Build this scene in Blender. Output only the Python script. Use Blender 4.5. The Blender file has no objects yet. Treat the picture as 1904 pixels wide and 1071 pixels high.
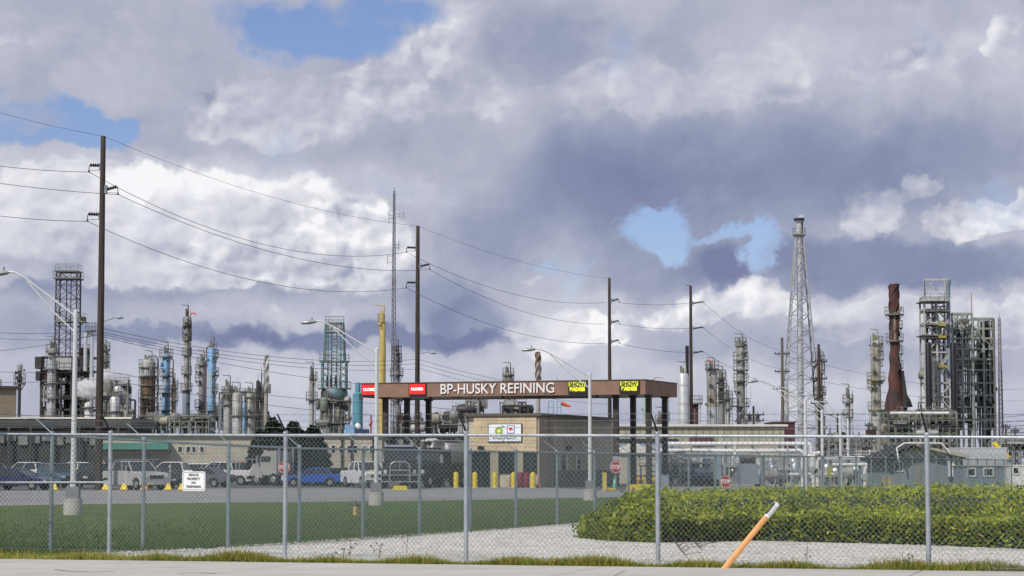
import bpy, math, random
from mathutils import Vector, Matrix
R = math.radians
S = bpy.context.scene
# ---------------------------------------------------------------- camera, world, sun
F = 4260.0; PW = 1904.0; CX = 952.0; CY = 535.5; HY = 866.0; EYE = 1.6
PITCH = math.atan((HY - CY) / F)
cd = bpy.data.cameras.new('camera'); cam = bpy.data.objects.new('camera', cd); S.collection.objects.link(cam)
cam.location = (0, 0, EYE); cam.rotation_euler = (R(90) + PITCH, 0, 0)
cd.sensor_width = 36; cd.lens = F / PW * 36; cd.clip_start = 0.5; cd.clip_end = 9000
S.camera = cam
S.view_settings.view_transform = 'Standard'; S.view_settings.look = 'None'; S.view_settings.exposure = 0.0; S.view_settings.gamma = 1
SUN_AZ = R(-142)      # direction the sun stands in, measured from +Y towards +X
SUN_EL = R(43)
sd = Vector((math.sin(SUN_AZ) * math.cos(SUN_EL), math.cos(SUN_AZ) * math.cos(SUN_EL), math.sin(SUN_EL)))
sl = bpy.data.lights.new('sun', 'SUN'); sl.energy = 3.5; sl.angle = R(0.6); sl.color = (1.0, 0.95, 0.87)
so = bpy.data.objects.new('sun', sl); S.collection.objects.link(so); so.rotation_euler = sd.to_track_quat('Z', 'Y').to_euler()

def build_world():
    w = bpy.data.worlds.new('World'); S.world = w; w.use_nodes = True
    nt = w.node_tree; nd = nt.nodes; lk = nt.links; nd.clear()
    def V(s, sock):
        if isinstance(s, (int, float)): sock.default_value = s
        elif isinstance(s, tuple): sock.default_value = s
        else: lk.new(s, sock)
    def m(op, a, b=0.0, c=0.0, clamp=False):
        n = nd.new('ShaderNodeMath'); n.operation = op; n.use_clamp = clamp
        V(a, n.inputs[0]); V(b, n.inputs[1]); V(c, n.inputs[2]); return n.outputs[0]
    def vm(op, a, b=(0, 0, 0), c=(0, 0, 0), out=0):
        n = nd.new('ShaderNodeVectorMath'); n.operation = op
        V(a, n.inputs[0]); V(b, n.inputs[1])
        if op == 'MULTIPLY_ADD': V(c, n.inputs[2])
        return n.outputs[out]
    def noise(vec, scale, detail=5, rough=0.55, lac=2.0, col=False):
        n = nd.new('ShaderNodeTexNoise'); n.noise_dimensions = '2D'
        lk.new(vec, n.inputs['Vector']); n.inputs['Scale'].default_value = scale
        n.inputs['Detail'].default_value = detail; n.inputs['Roughness'].default_value = rough
        n.inputs['Lacunarity'].default_value = lac
        return n.outputs['Color' if col else 'Fac']
    def smooth(v, a, b, lo=0.0, hi=1.0):
        n = nd.new('ShaderNodeMapRange'); n.interpolation_type = 'SMOOTHSTEP'
        lk.new(v, n.inputs[0]); n.inputs[1].default_value = a; n.inputs[2].default_value = b
        n.inputs[3].default_value = lo; n.inputs[4].default_value = hi; return n.outputs[0]
    tc = nd.new('ShaderNodeTexCoord'); sp = nd.new('ShaderNodeSeparateXYZ'); lk.new(tc.outputs['Generated'], sp.inputs[0])
    az = m('ARCTAN2', sp.outputs[0], sp.outputs[1]); el = m('ARCSINE', sp.outputs[2])
    X = m('MULTIPLY_ADD', az, 4.26, 0.952); Y = m('MULTIPLY_ADD', el, -4.26, 0.866)
    cb = nd.new('ShaderNodeCombineXYZ'); lk.new(X, cb.inputs[0]); lk.new(Y, cb.inputs[1]); P0 = cb.outputs[0]
    w1 = vm('MULTIPLY_ADD', noise(P0, 5.5, 5, 0.55, col=True), (0.15, 0.11, 0), (-0.075, -0.055, 0))
    w2 = vm('MULTIPLY_ADD', noise(P0, 26, 5, 0.6, col=True), (0.034, 0.028, 0), (-0.017, -0.014, 0))
    P = vm('ADD', vm('ADD', P0, w1), w2)
    def field(blobs, P=P):
        acc = None
        for cx, cy, rx, ry, wt, soft in blobs:
            d = vm('MULTIPLY_ADD', P, (1000 / rx, 1000 / ry, 0), (-cx / rx, -cy / ry, 0))
            l = vm('LENGTH', d, out=1)
            s = smooth(l, max(0.0, 1 - soft), 1 + soft, 1, 0)
            acc = m('MULTIPLY', s, wt) if acc is None else m('MULTIPLY_ADD', s, wt, acc)
        return acc
    holes = field(HOLES); tone = field(TONES)
    # billows: rounded heads lit from the sun's side (upper left), plus soft fractal drift
    fb = m('SUBTRACT', noise(P, 4.5, 6, 0.52), 0.5)
    fine = m('SUBTRACT', noise(P0, 22, 4, 0.55), 0.5)
    Bw = vm('ADD', vm('MULTIPLY', P0, (1, 1.3, 1)), w2)
    def puffs(vec, scale, det):
        v = nd.new('ShaderNodeTexVoronoi'); v.voronoi_dimensions = '2D'; v.feature = 'SMOOTH_F1'; v.inputs['Scale'].default_value = scale; v.inputs['Smoothness'].default_value = 0.6
        v.inputs['Detail'].default_value = det; v.inputs['Roughness'].default_value = 0.45; v.inputs['Lacunarity'].default_value = 2.2
        lk.new(vec, v.inputs['Vector']); return m('SUBTRACT', 0.5, v.outputs['Distance'])
    pf = puffs(Bw, 10, 2); pf2 = puffs(vm('ADD', Bw, (-.011, -.016, 0)), 10, 2)
    rp = m('SUBTRACT', pf, pf2)
    rn = m('SUBTRACT', noise(P, 7, 5, 0.5), noise(vm('ADD', P, (-.022, -.030, 0)), 7, 5, 0.5))
    edge = m('MULTIPLY_ADD', fb, 0.7, m('MULTIPLY_ADD', pf, 0.55, m('MULTIPLY', fine, 0.30)))
    g1 = smooth(m('ADD', field(HEADS_GREY), edge), 0.50, 0.85)
    g2 = smooth(m('ADD', field(HEADS_WHITE), edge), 0.48, 0.88)
    heads = m('MULTIPLY_ADD', g2, 0.25, m('MULTIPLY', g1, 0.10))
    amp = m('MULTIPLY', m('MULTIPLY_ADD', g2, 0.7, m('MULTIPLY_ADD', g1, 0.45, 0.10)), smooth(noise(P0, 3.2, 3, 0.5), 0.38, 0.62, 0.45, 1.1))
    t = m('ADD', m('ADD', tone, heads), m('MULTIPLY', amp, m('MULTIPLY_ADD', rp, -0.75, m('MULTIPLY', rn, -1.0))))
    t = m('ADD', t, m('MULTIPLY_ADD', fb, 0.40, m('MULTIPLY', m('MULTIPLY', fine, amp), 0.22)))
    cr = nd.new('ShaderNodeValToRGB'); lk.new(t, cr.inputs[0]); e = cr.color_ramp.elements
    stops = [(0.0, (.20, .22, .38)), (0.18, (.245, .275, .42)), (0.36, (.325, .36, .49)), (0.55, (.475, .495, .60)), (0.72, (.63, .64, .715)), (0.90, (.80, .805, .85)), (1.0, (.93, .935, .955))]
    e[0].position = 0; e[0].color = (*stops[0][1], 1); e[1].position = 1; e[1].color = (*stops[-1][1], 1)
    for p_, c_ in stops[1:-1]:
        x = e.new(p_); x.color = (*c_, 1)
    hol = smooth(m('ADD', holes, m('MULTIPLY_ADD', fb, 1.7, m('MULTIPLY_ADD', fine, 0.35, m('MULTIPLY', m('SUBTRACT', noise(P0, 9, 5, 0.6), 0.5), 0.8)))), 0.26, 1.15, 0.0, 0.94)
    sky = nd.new('ShaderNodeTexSky'); sky.sky_type = 'NISHITA'; sky.sun_disc = False
    sky.sun_elevation = SUN_EL; sky.sun_rotation = SUN_AZ; sky.air_density = 1.0; sky.dust_density = 0.2; sky.ozone_density = 2.5
    tint = vm('MULTIPLY', sky.outputs[0], SKYTINT)
    b1 = nd.new('ShaderNodeBackground'); lk.new(tint, b1.inputs[0]); b1.inputs[1].default_value = 0.1
    b2 = nd.new('ShaderNodeBackground'); lk.new(cr.outputs[0], b2.inputs[0]); b2.inputs[1].default_value = 1.0
    mx = nd.new('ShaderNodeMixShader'); lk.new(hol, mx.inputs[0]); lk.new(b2.outputs[0], mx.inputs[1]); lk.new(b1.outputs[0], mx.inputs[2])
    o = nd.new('ShaderNodeOutputWorld'); lk.new(mx.outputs[0], o.inputs[0])
    w.cycles.sampling_method = 'MANUAL'; w.cycles.sample_map_resolution = 512
SKYTINT = (0.80, 0.80, 1.02)
HOLES = [  # gaps of open sky: centre, radii, weight, softness
    (590, 50, 150, 60, 1.05, .7), (480, 70, 110, 45, .5, .9), (650, 95, 60, 40, .6, .6), (760, 20, 90, 30, .4, .9), (110, 245, 150, 38, 1.0, .4), (205, 262, 65, 42, 1.0, .3), (20, 195, 90, 24, .7, .5), (90, 275, 110, 20, .6, .3),
    (1185, 425, 60, 42, 1.1, .4), (1235, 430, 50, 50, 1.0, .4), (1408, 475, 40, 60, 1.25, .4), (1340, 432, 50, 16, .9, .5), (1240, 470, 50, 20, .5, .6), (985, 495, 36, 12, .5, .6), (1800, -5, 70, 26, .5, .7), (345, 195, 25, 14, .5, .6)]
HEADS_WHITE = [(60, 440, 330, 145, 1, .45), (300, 435, 330, 118, 1, .45), (560, 440, 170, 110, .85, .6), (700, 490, 90, 80, .7, .6), (300, 560, 300, 40, -.35, .6), (480, 470, 60, 26, -.3, .7), (560, 585, 170, 30, .6, .5),
    (1380, 562, 150, 36, 1, .5), (1200, 600, 140, 40, .7, .5), (1020, 620, 120, 66, .8, .4), (1625, 415, 62, 46, 1, .4), (1700, 350, 60, 30, .8, .5), (1785, 420, 85, 46, 1, .35), (1890, 400, 42, 44, 1, .35), (1010, 528, 60, 22, .5, .5), (1880, 100, 60, 80, .8, .5)]
HEADS_GREY = [(470, 210, 130, 75, 1, .4), (620, 205, 170, 70, 1, .4), (780, 140, 140, 90, .9, .4), (890, 60, 110, 80, .8, .5), (1040, 190, 160, 55, .8, .5), (1330, 150, 240, 65, 1, .5), (1760, 610, 260, 56, 1, .25), (1560, 590, 150, 40, .8, .4), (140, 90, 300, 80, .6, .6), (1750, 120, 140, 80, .7, .6), (1100, 680, 260, 40, .6, .5)]
TONES = [
    (0, 0, 50000, 50000, .505, .3), (950, 800, 3000, 170, .06, .35),
    (130, 355, 270, 60, .12, .55), (420, 345, 170, 45, .14, .5), (600, 400, 150, 80, .06, .6), (60, 300, 200, 22, .10, .5), (330, 590, 180, 30, .06, .6),
    (1380, 110, 200, 50, .08, .6), (1870, 120, 80, 100, .10, .6), (1380, 570, 180, 35, .10, .6), (600, 290, 200, 40, -.05, .6),
    (250, 530, 300, 40, -.07, .6), (470, 420, 80, 34, -.10, .6), (100, 470, 80, 36, -.08, .6), (300, 470, 60, 30, -.07, .6), (650, 400, 60, 40, -.06, .6),
    (1050, 600, 150, 60, .12, .6), (1720, 575, 240, 30, .14, .5), (1400, 545, 190, 34, .12, .5), (560, 570, 220, 26, .10, .5), (1100, 690, 260, 30, .08, .7), (1600, 730, 400, 30, .05, .7), (500, 700, 400, 30, .05, .7),
    # shaded undersides
    (1380, 320, 420, 105, -.24, .55), (1150, 370, 230, 90, -.15, .6), (1600, 500, 340, 46, -.28, .28), (1350, 515, 40, 24, -.22, .4), (1320, 480, 30, 30, -.2, .5), (1250, 490, 160, 55, -.16, .4), (1750, 330, 260, 90, -.10, .6),
    (690, 630, 260, 22, -.36, .35), (330, 624, 220, 15, -.26, .45), (860, 600, 70, 50, -.28, .4), (800, 560, 60, 40, -.14, .5), (1100, 90, 180, 60, -.13, .6), (880, 470, 80, 70, -.08, .6), (1010, 440, 120, 80, -.05, .6),
    (30, 530, 110, 36, -.12, .5), (60, 630, 100, 26, -.12, .6), (1500, 655, 320, 26, -.08, .6), (1690, 690, 240, 26, -.08, .6)]
build_world()
S.cycles.volume_bounces = 6; S.cycles.max_bounces = 12

# ---------------------------------------------------------------- pixel <-> place helpers (real depths everywhere)
cp, sp_ = math.cos(PITCH), math.sin(PITCH)
def W(px, py, D):
    rx = px - CX; up = CY - py
    ry = F * cp - up * sp_; rz = F * sp_ + up * cp
    k = D / ry
    return Vector((rx * k, D, EYE + rz * k))
def G(px, py, z=0.0):
    rx = px - CX; up = CY - py
    ry = F * cp - up * sp_; rz = F * sp_ + up * cp
    k = (z - EYE) / rz
    return Vector((rx * k, ry * k, z))
def DG(py): return G(CX, py).y
# ---------------------------------------------------------------- mesh builder
class MB:
    def __init__(s): s.v = []; s.f = []; s.mi = []; s.cur = 0
    def add(s, vs, fs):
        b = len(s.v); s.v.extend([tuple(x) for x in vs])
        for f in fs: s.f.append([b + i for i in f]); s.mi.append(s.cur)
    def hexa(s, p): s.add(p, [(0, 3, 2, 1), (4, 5, 6, 7), (0, 1, 5, 4), (1, 2, 6, 5), (2, 3, 7, 6), (3, 0, 4, 7)])
    def box(s, x0, x1, y0, y1, z0, z1): s.hexa([(x0, y0, z0), (x1, y0, z0), (x1, y1, z0), (x0, y1, z0), (x0, y0, z1), (x1, y0, z1), (x1, y1, z1), (x0, y1, z1)]); return s
    def cbox(s, c, sx, sy, sz): return s.box(c[0] - sx / 2, c[0] + sx / 2, c[1] - sy / 2, c[1] + sy / 2, c[2] - sz / 2, c[2] + sz / 2)
    def tube(s, a, b, r, r1=None, n=6, caps=True):
        a = Vector(a); b = Vector(b); r1 = r if r1 is None else r1; d = b - a
        if d.length < 1e-6: return s
        q = d.to_track_quat('Z', 'Y'); vs = []
        for c, rr in ((a, r), (b, r1)):
            for i in range(n):
                t = 2 * math.pi * (i + .5) / n; vs.append(c + q @ Vector((rr * math.cos(t), rr * math.sin(t), 0)))
        fs = [(i, (i + 1) % n, n + (i + 1) % n, n + i) for i in range(n)]
        if caps: fs += [tuple(range(n))[::-1], tuple(range(n, 2 * n))]
        s.add(vs, fs); return s
    def path(s, pts, r, n=6):
        pts = [Vector(p) for p in pts]; rings = []; prev = None
        for i, p in enumerate(pts):
            d = (pts[min(i + 1, len(pts) - 1)] - pts[max(i - 1, 0)]).normalized()
            if prev is None: q = d.to_track_quat('Z', 'Y')
            else: q = prev.to_track_quat('Z', 'Y') if False else (prev.rotation_difference(d) @ q)
            prev = d
            rr = r[i] if isinstance(r, (list, tuple)) else r
            rings.append([p + q @ Vector((rr * math.cos(2 * math.pi * k / n), rr * math.sin(2 * math.pi * k / n), 0)) for k in range(n)])
        vs = [v for g in rings for v in g]; fs = []
        for i in range(len(pts) - 1):
            for k in range(n): fs.append((i * n + k, i * n + (k + 1) % n, (i + 1) * n + (k + 1) % n, (i + 1) * n + k))
        fs += [tuple(range(n))[::-1], tuple(range((len(pts) - 1) * n, len(pts) * n))]
        s.add(vs, fs); return s
    def lathe(s, x, y, prof, n=16):
        vs = []; fs = []
        for r, z in prof:
            for i in range(n):
                t = 2 * math.pi * i / n; vs.append((x + r * math.cos(t), y + r * math.sin(t), z))
        m_ = len(prof)
        for j in range(m_ - 1):
            for i in range(n): fs.append((j * n + i, j * n + (i + 1) % n, (j + 1) * n + (i + 1) % n, (j + 1) * n + i))
        fs += [tuple(range(n))[::-1], tuple(range((m_ - 1) * n, m_ * n))]
        s.add(vs, fs); return s
    def hlathe(s, p0, p1, prof, n=16):
        """lathe along an arbitrary axis: prof = (r, t 0..1)"""
        p0 = Vector(p0); p1 = Vector(p1); d = p1 - p0; q = d.to_track_quat('Z', 'Y'); vs = []; fs = []
        for r, t in prof:
            for i in range(n):
                a = 2 * math.pi * i / n; vs.append(p0 + d * t + q @ Vector((r * math.cos(a), r * math.sin(a), 0)))
        m_ = len(prof)
        for j in range(m_ - 1):
            for i in range(n): fs.append((j * n + i, j * n + (i + 1) % n, (j + 1) * n + (i + 1) % n, (j + 1) * n + i))
        fs += [tuple(range(n))[::-1], tuple(range((m_ - 1) * n, m_ * n))]
        s.add(vs, fs); return s
    def ball(s, c, r, rz=None, n=10, m_=6):
        rz = rz or r; pr = [(r * math.sin(math.pi * j / m_) + 1e-4, c[2] - rz * math.cos(math.pi * j / m_)) for j in range(m_ + 1)]
        return s.lathe(c[0], c[1], pr, n)
    def prism(s, poly, y0, y1):
        """poly in x,z extruded along y"""
        n = len(poly); vs = [(x, y0, z) for x, z in poly] + [(x, y1, z) for x, z in poly]
        s.add(vs, [tuple(range(n)), tuple(range(n, 2 * n))[::-1]] + [(i, n + i, n + (i + 1) % n, (i + 1) % n) for i in range(n)]); return s
    def slab(s, poly, z0, z1):
        n = len(poly); vs = [(x, y, z0) for x, y in poly] + [(x, y, z1) for x, y in poly]
        s.add(vs, [tuple(range(n))[::-1], tuple(range(n, 2 * n))] + [(i, (i + 1) % n, n + (i + 1) % n, n + i) for i in range(n)]); return s
    def build(s, name, mat, parent=None, smooth=False, loc=None, rz=None):
        me = bpy.data.meshes.new(name); me.from_pydata(s.v, [], s.f)
        mats = mat if isinstance(mat, (list, tuple)) else [mat]
        for m_ in mats: me.materials.append(m_)
        if len(mats) > 1: me.polygons.foreach_set('material_index', s.mi)
        if smooth: me.polygons.foreach_set('use_smooth', [True] * len(me.polygons))
        me.update()
        if smooth:
            try: me.set_sharp_from_angle(angle=R(40))
            except Exception: pass
        o = bpy.data.objects.new(name, me); S.collection.objects.link(o)
        if parent is not None: o.parent = parent
        if loc is not None: o.location = loc
        if rz is not None: o.rotation_euler = (0, 0, rz)
        return o
def tag(o, label=None, cat=None, group=None, kind=None):
    if label: o['label'] = label
    if cat: o['category'] = cat
    if group: o['group'] = group
    if kind: o['kind'] = kind
    return o
def thing(name, label, cat, loc=(0, 0, 0), rz=0.0, group=None):
    o = bpy.data.objects.new(name, None); S.collection.objects.link(o); o.empty_display_size = 0.3
    o.location = loc; o.rotation_euler = (0, 0, rz)
    return tag(o, label, cat, group, 'thing')
def text_mesh(name, txt, size, mat, parent, loc, rot=(R(90), 0, 0), extrude=0.01, bold=0.0, sx=1.0, align='CENTER', spacing=1.0):
    c = bpy.data.curves.new(name, 'FONT'); c.body = txt; c.size = size; c.extrude = extrude; c.offset = bold
    c.align_x = align; c.align_y = 'CENTER'; c.space_character = spacing; c.space_line = 0.95
    t = bpy.data.objects.new(name, c); S.collection.objects.link(t)
    dg = bpy.context.evaluated_depsgraph_get(); me = bpy.data.meshes.new_from_object(t.evaluated_get(dg))
    bpy.data.objects.remove(t, do_unlink=True); bpy.data.curves.remove(c)
    me.name = name; me.materials.clear(); me.materials.append(mat)
    o = bpy.data.objects.new(name, me); S.collection.objects.link(o); o.parent = parent
    o.location = loc; o.rotation_euler = rot; o.scale = (sx, 1, 1)
    return o
# ---------------------------------------------------------------- materials
_M = {}
def mat(name, col, rough=0.6, metal=0.0, var=0.15, scale=1.5, streak=1.0, col2=None, amt=0.0, bump=0.0, bscale=20, island=None, emit=None, spec=0.5, trans=0.0, warm=0.0):
    """paint with soft tone variation; col2/amt: patches of a second colour (rust, dirt); island: per-leaf colour spread"""
    if name in _M: return _M[name]
    m_ = bpy.data.materials.new(name); m_.use_nodes = True; nt = m_.node_tree; nd = nt.nodes; lk = nt.links
    b = nd['Principled BSDF']; b.inputs['Roughness'].default_value = rough; b.inputs['Metallic'].default_value = metal
    b.inputs['Specular IOR Level'].default_value = spec
    tc = nd.new('ShaderNodeTexCoord'); mp = nd.new('ShaderNodeMapping'); lk.new(tc.outputs['Object'], mp.inputs[0])
    mp.inputs['Scale'].default_value = (1, 1, 1 / streak)
    n1 = nd.new('ShaderNodeTexNoise'); lk.new(mp.outputs[0], n1.inputs['Vector']); n1.inputs['Scale'].default_value = scale; n1.inputs['Detail'].default_value = 6; n1.inputs['Roughness'].default_value = 0.62
    rp = nd.new('ShaderNodeValToRGB'); lk.new(n1.outputs['Fac'], rp.inputs[0])
    rp.color_ramp.elements[0].position = 0.3; rp.color_ramp.elements[1].position = 0.7
    rp.color_ramp.elements[0].color = (*[c * (1 - var) for c in col], 1)
    rp.color_ramp.elements[1].color = (*[min(1, c * (1 + var)) for c in col], 1)
    out = rp.outputs[0]
    if col2:
        n2 = nd.new('ShaderNodeTexNoise'); lk.new(mp.outputs[0], n2.inputs['Vector']); n2.inputs['Scale'].default_value = scale * 0.8; n2.inputs['Detail'].default_value = 8; n2.inputs['Roughness'].default_value = 0.65
        n2.noise_dimensions = '4D'; n2.inputs['W'].default_value = 3.7
        r2 = nd.new('ShaderNodeMapRange'); lk.new(n2.outputs['Fac'], r2.inputs[0]); c0 = 0.68 - amt * 0.36
        r2.inputs[1].default_value = c0 - 0.06; r2.inputs[2].default_value = c0 + 0.06
        mx = nd.new('ShaderNodeMix'); mx.data_type = 'RGBA'; lk.new(r2.outputs[0], mx.inputs['Factor']); lk.new(out, mx.inputs['A']); mx.inputs['B'].default_value = (*col2, 1)
        out = mx.outputs['Result']
    if island:
        g = nd.new('ShaderNodeNewGeometry'); r3 = nd.new('ShaderNodeValToRGB'); lk.new(g.outputs['Random Per Island'], r3.inputs[0])
        r3.color_ramp.elements[0].color = (*island[0], 1); r3.color_ramp.elements[1].color = (*island[-1], 1)
        for k, c in enumerate(island[1:-1]):
            x = r3.color_ramp.elements.new((k + 1) / (len(island) - 1)); x.color = (*c, 1)
        mx = nd.new('ShaderNodeMix'); mx.data_type = 'RGBA'; mx.inputs['Factor'].default_value = 0.75; lk.new(out, mx.inputs['A']); lk.new(r3.outputs[0], mx.inputs['B']); out = mx.outputs['Result']
    lk.new(out, b.inputs['Base Color'])
    if emit: b.inputs['Emission Color'].default_value = (*emit[:3], 1); b.inputs['Emission Strength'].default_value = emit[3]
    if bump:
        n4 = nd.new('ShaderNodeTexNoise'); lk.new(tc.outputs['Object'], n4.inputs['Vector']); n4.inputs['Scale'].default_value = bscale; n4.inputs['Detail'].default_value = 5
        bp = nd.new('ShaderNodeBump'); bp.inputs['Strength'].default_value = bump; bp.inputs['Distance'].default_value = 0.05
        lk.new(n4.outputs['Fac'], bp.inputs['Height']); lk.new(bp.outputs[0], b.inputs['Normal'])
    if trans:
        t = nd.new('ShaderNodeBsdfTranslucent'); lk.new(out, t.inputs[0]); ms = nd.new('ShaderNodeMixShader'); ms.inputs[0].default_value = trans
        lk.new(b.outputs[0], ms.inputs[1]); lk.new(t.outputs[0], ms.inputs[2]); lk.new(ms.outputs[0], nd['Material Output'].inputs[0])
    _M[name] = m_; return m_
GALV = mat('galvanised', (.42, .46, .50), .45, .55, .12, 6, col2=(.30, .34, .38), amt=.3)
GALVD = mat('galvanised_weathered', (.22, .28, .31), .55, .4, .18, 6)
WIRE = mat('fence_wire', (.20, .235, .24), .5, .4, .08, 8)
WIRE2 = mat('fence_wire_weathered', (.10, .145, .15), .55, .3, .1, 8)
STEEL = mat('light_pole_aluminium', (.70, .71, .72), .4, .3, .06, 2)
BLACK = mat('black_paint', (.012, .012, .014), .5, 0, .3, 3)
DARK = mat('dark_steel', (.045, .042, .045), .6, .2, .4, 1.2, col2=(.10, .07, .05), amt=.25)
GREY = mat('grey_steel', (.23, .235, .225), .6, .2, .3, .8, 3, col2=(.10, .085, .07), amt=.35)
LGREY = mat('light_grey_steel', (.40, .41, .40), .55, .1, .18, .7, 3, col2=(.24, .22, .19), amt=.35)
INSUL = mat('pale_insulation', (.40, .40, .37), .6, .1, .18, .5, 3, col2=(.20, .16, .12), amt=.35)
TANV = mat('tan_vessel', (.30, .28, .22), .65, .05, .25, .6, 3, col2=(.12, .09, .06), amt=.4)
WHITE = mat('white_paint', (.74, .74, .73), .45, 0, .08, .8, 2, col2=(.45, .43, .40), amt=.12)
SILVER = mat('silver_cladding', (.62, .63, .64), .35, .5, .15, 1.2)
RUST = mat('rust_brown', (.105, .038, .028), .8, 0, .4, .5, 2, col2=(.035, .022, .024), amt=.5)
RUSTB = mat('rust_bands', (.17, .10, .055), .8, 0, .5, .9, 1, col2=(.06, .045, .04), amt=.5)
SKYB = mat('light_blue_paint', (.20, .38, .60), .55, 0, .15, .6, 3, col2=(.36, .44, .50), amt=.35)
SLATE = mat('blue_grey_paint', (.19, .25, .32), .55, 0, .2, .6, 3, col2=(.30, .32, .33), amt=.3)
TEAL = mat('teal_paint', (.07, .22, .24), .55, 0, .35, .8, 2, col2=(.16, .17, .15), amt=.45)
TURQ = mat('turquoise_cladding', (.10, .29, .36), .5, 0, .15, .6, 3, col2=(.08, .20, .25), amt=.3)
YELV = mat('yellow_vessel_paint', (.52, .41, .13), .55, 0, .15, .5, 3, col2=(.33, .24, .08), amt=.35)
GREENISH = mat('grey_green_steel', (.19, .21, .17), .6, .1, .3, .8, 2, col2=(.09, .08, .06), amt=.4)
REDMK = mat('red_windsock', (.75, .12, .06), .6)
YELP = mat('yellow_paint', (.74, .56, .015), .45, 0, .1, 2, col2=(.40, .28, .05), amt=.15)
CONC = mat('concrete', (.40, .39, .36), .85, 0, .12, 1.5, col2=(.28, .27, .25), amt=.3, bump=.2)
WOOD = mat('creosoted_wood', (.060, .038, .028), .8, 0, .35, 2.5, 12, col2=(.025, .018, .016), amt=.4)
PURPLE = mat('maroon_paint', (.09, .03, .035), .6, 0, .3, 1)
# ---------------------------------------------------------------- ground sheets
def sheet_mat(name, build):
    m_ = bpy.data.materials.new(name); m_.use_nodes = True; nt = m_.node_tree
    build(nt, nt.nodes, nt.links, nt.nodes['Principled BSDF']); _M[name] = m_; return m_
def layered(name, cols, scales, rough=.9, bump=.3, bscale=40, vor=None, stretch=(1, 1, 1)):
    def f(nt, nd, lk, b):
        b.inputs['Roughness'].default_value = rough; b.inputs['Specular IOR Level'].default_value = .25
        g = nd.new('ShaderNodeNewGeometry'); mp = nd.new('ShaderNodeMapping'); lk.new(g.outputs['Position'], mp.inputs[0]); mp.inputs['Scale'].default_value = stretch
        out = None
        for i, (c, s) in enumerate(zip(cols, scales)):
            if out is None:
                n = nd.new('ShaderNodeRGB'); n.outputs[0].default_value = (*c, 1); out = n.outputs[0]; continue
            n = nd.new('ShaderNodeTexNoise'); n.noise_dimensions = '4D'; n.inputs['W'].default_value = i * 2.3; lk.new(mp.outputs[0], n.inputs['Vector']); n.inputs['Scale'].default_value = s[0]; n.inputs['Detail'].default_value = 7; n.inputs['Roughness'].default_value = .65
            r = nd.new('ShaderNodeMapRange'); lk.new(n.outputs['Fac'], r.inputs[0]); r.inputs[1].default_value = s[1] - s[2]; r.inputs[2].default_value = s[1] + s[2]; r.inputs[4].default_value = s[3]
            mx = nd.new('ShaderNodeMix'); mx.data_type = 'RGBA'; lk.new(r.outputs[0], mx.inputs['Factor']); lk.new(out, mx.inputs['A']); mx.inputs['B'].default_value = (*c, 1); out = mx.outputs['Result']
        if vor:
            v = nd.new('ShaderNodeTexVoronoi'); lk.new(g.outputs['Position'], v.inputs['Vector']); v.inputs['Scale'].default_value = vor[0]
            sx = nd.new('ShaderNodeSeparateColor'); lk.new(v.outputs['Color'], sx.inputs[0])
            r = nd.new('ShaderNodeMapRange'); lk.new(sx.outputs[0], r.inputs[0]); r.inputs[3].default_value = 1 - vor[1]; r.inputs[4].default_value = 1 + vor[1]
            mm = nd.new('ShaderNodeVectorMath'); mm.operation = 'SCALE'; lk.new(out, mm.inputs[0]); lk.new(r.outputs[0], mm.inputs['Scale']); out = mm.outputs[0]
            bp = nd.new('ShaderNodeBump'); bp.inputs['Strength'].default_value = .6; bp.inputs['Distance'].default_value = .03; lk.new(v.outputs['Distance'], bp.inputs['Height']); lk.new(bp.outputs[0], b.inputs['Normal'])
        elif bump:
            n = nd.new('ShaderNodeTexNoise'); lk.new(g.outputs['Position'], n.inputs['Vector']); n.inputs['Scale'].default_value = bscale; n.inputs['Detail'].default_value = 5
            bp = nd.new('ShaderNodeBump'); bp.inputs['Strength'].default_value = bump; bp.inputs['Distance'].default_value = .03; lk.new(n.outputs['Fac'], bp.inputs['Height']); lk.new(bp.outputs[0], b.inputs['Normal'])
        lk.new(out, b.inputs['Base Color'])
    return sheet_mat(name, f)
M_DIRT = layered('plant_ground', [(.16, .155, .14), (.10, .11, .07), (.22, .21, .19)], [0, (.05, .5, .08, .8), (.8, .6, .1, .6)])
M_LAWN = layered('lawn_turf', [(.075, .135, .030), (.125, .15, .042), (.045, .09, .025), (.17, .14, .06)], [0, (.35, .5, .1, .8), (1.6, .52, .1, .7), (.12, .62, .06, .6)], bump=.8, bscale=30)
M_GRAVEL = layered('white_gravel', [(.52, .505, .46), (.36, .34, .29), (.62, .61, .57)], [0, (.4, .56, .08, .75), (3, .55, .1, .7)], vor=(13, .38))
M_ROAD = layered('site_road', [(.27, .27, .265), (.20, .20, .20), (.33, .33, .32)], [0, (.15, .5, .1, .7), (1.2, .55, .1, .5)], bump=.2, stretch=(.35, 1, 1))
M_LOT = layered('parking_asphalt', [(.13, .13, .13), (.085, .085, .09), (.19, .19, .18)], [0, (.1, .5, .1, .7), (.8, .6, .1, .5)])
M_WALK = layered('sidewalk_concrete', [(.47, .455, .42), (.40, .385, .35), (.56, .55, .51), (.27, .26, .24)], [0, (.5, .5, .12, .9), (2.5, .58, .07, .6), (.7, .63, .03, .7)], bump=.15, bscale=25, stretch=(.5, 2, 1))
def sheet(name, poly, z, m_, kind='structure', z0=None):
    b = MB()
    if z0 is None: b.add([(x, y, z) for x, y in poly], [tuple(range(len(poly)))])
    else: b.slab(poly, z0, z)
    o = b.build(name, m_); o['kind'] = kind; return o
def gp(px, py): v = G(px, py); return (v.x, v.y)
sheet('ground', [(-3000, -60), (3000, -60), (3000, 5000), (-3000, 5000)], 0.0, M_DIRT)
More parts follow.
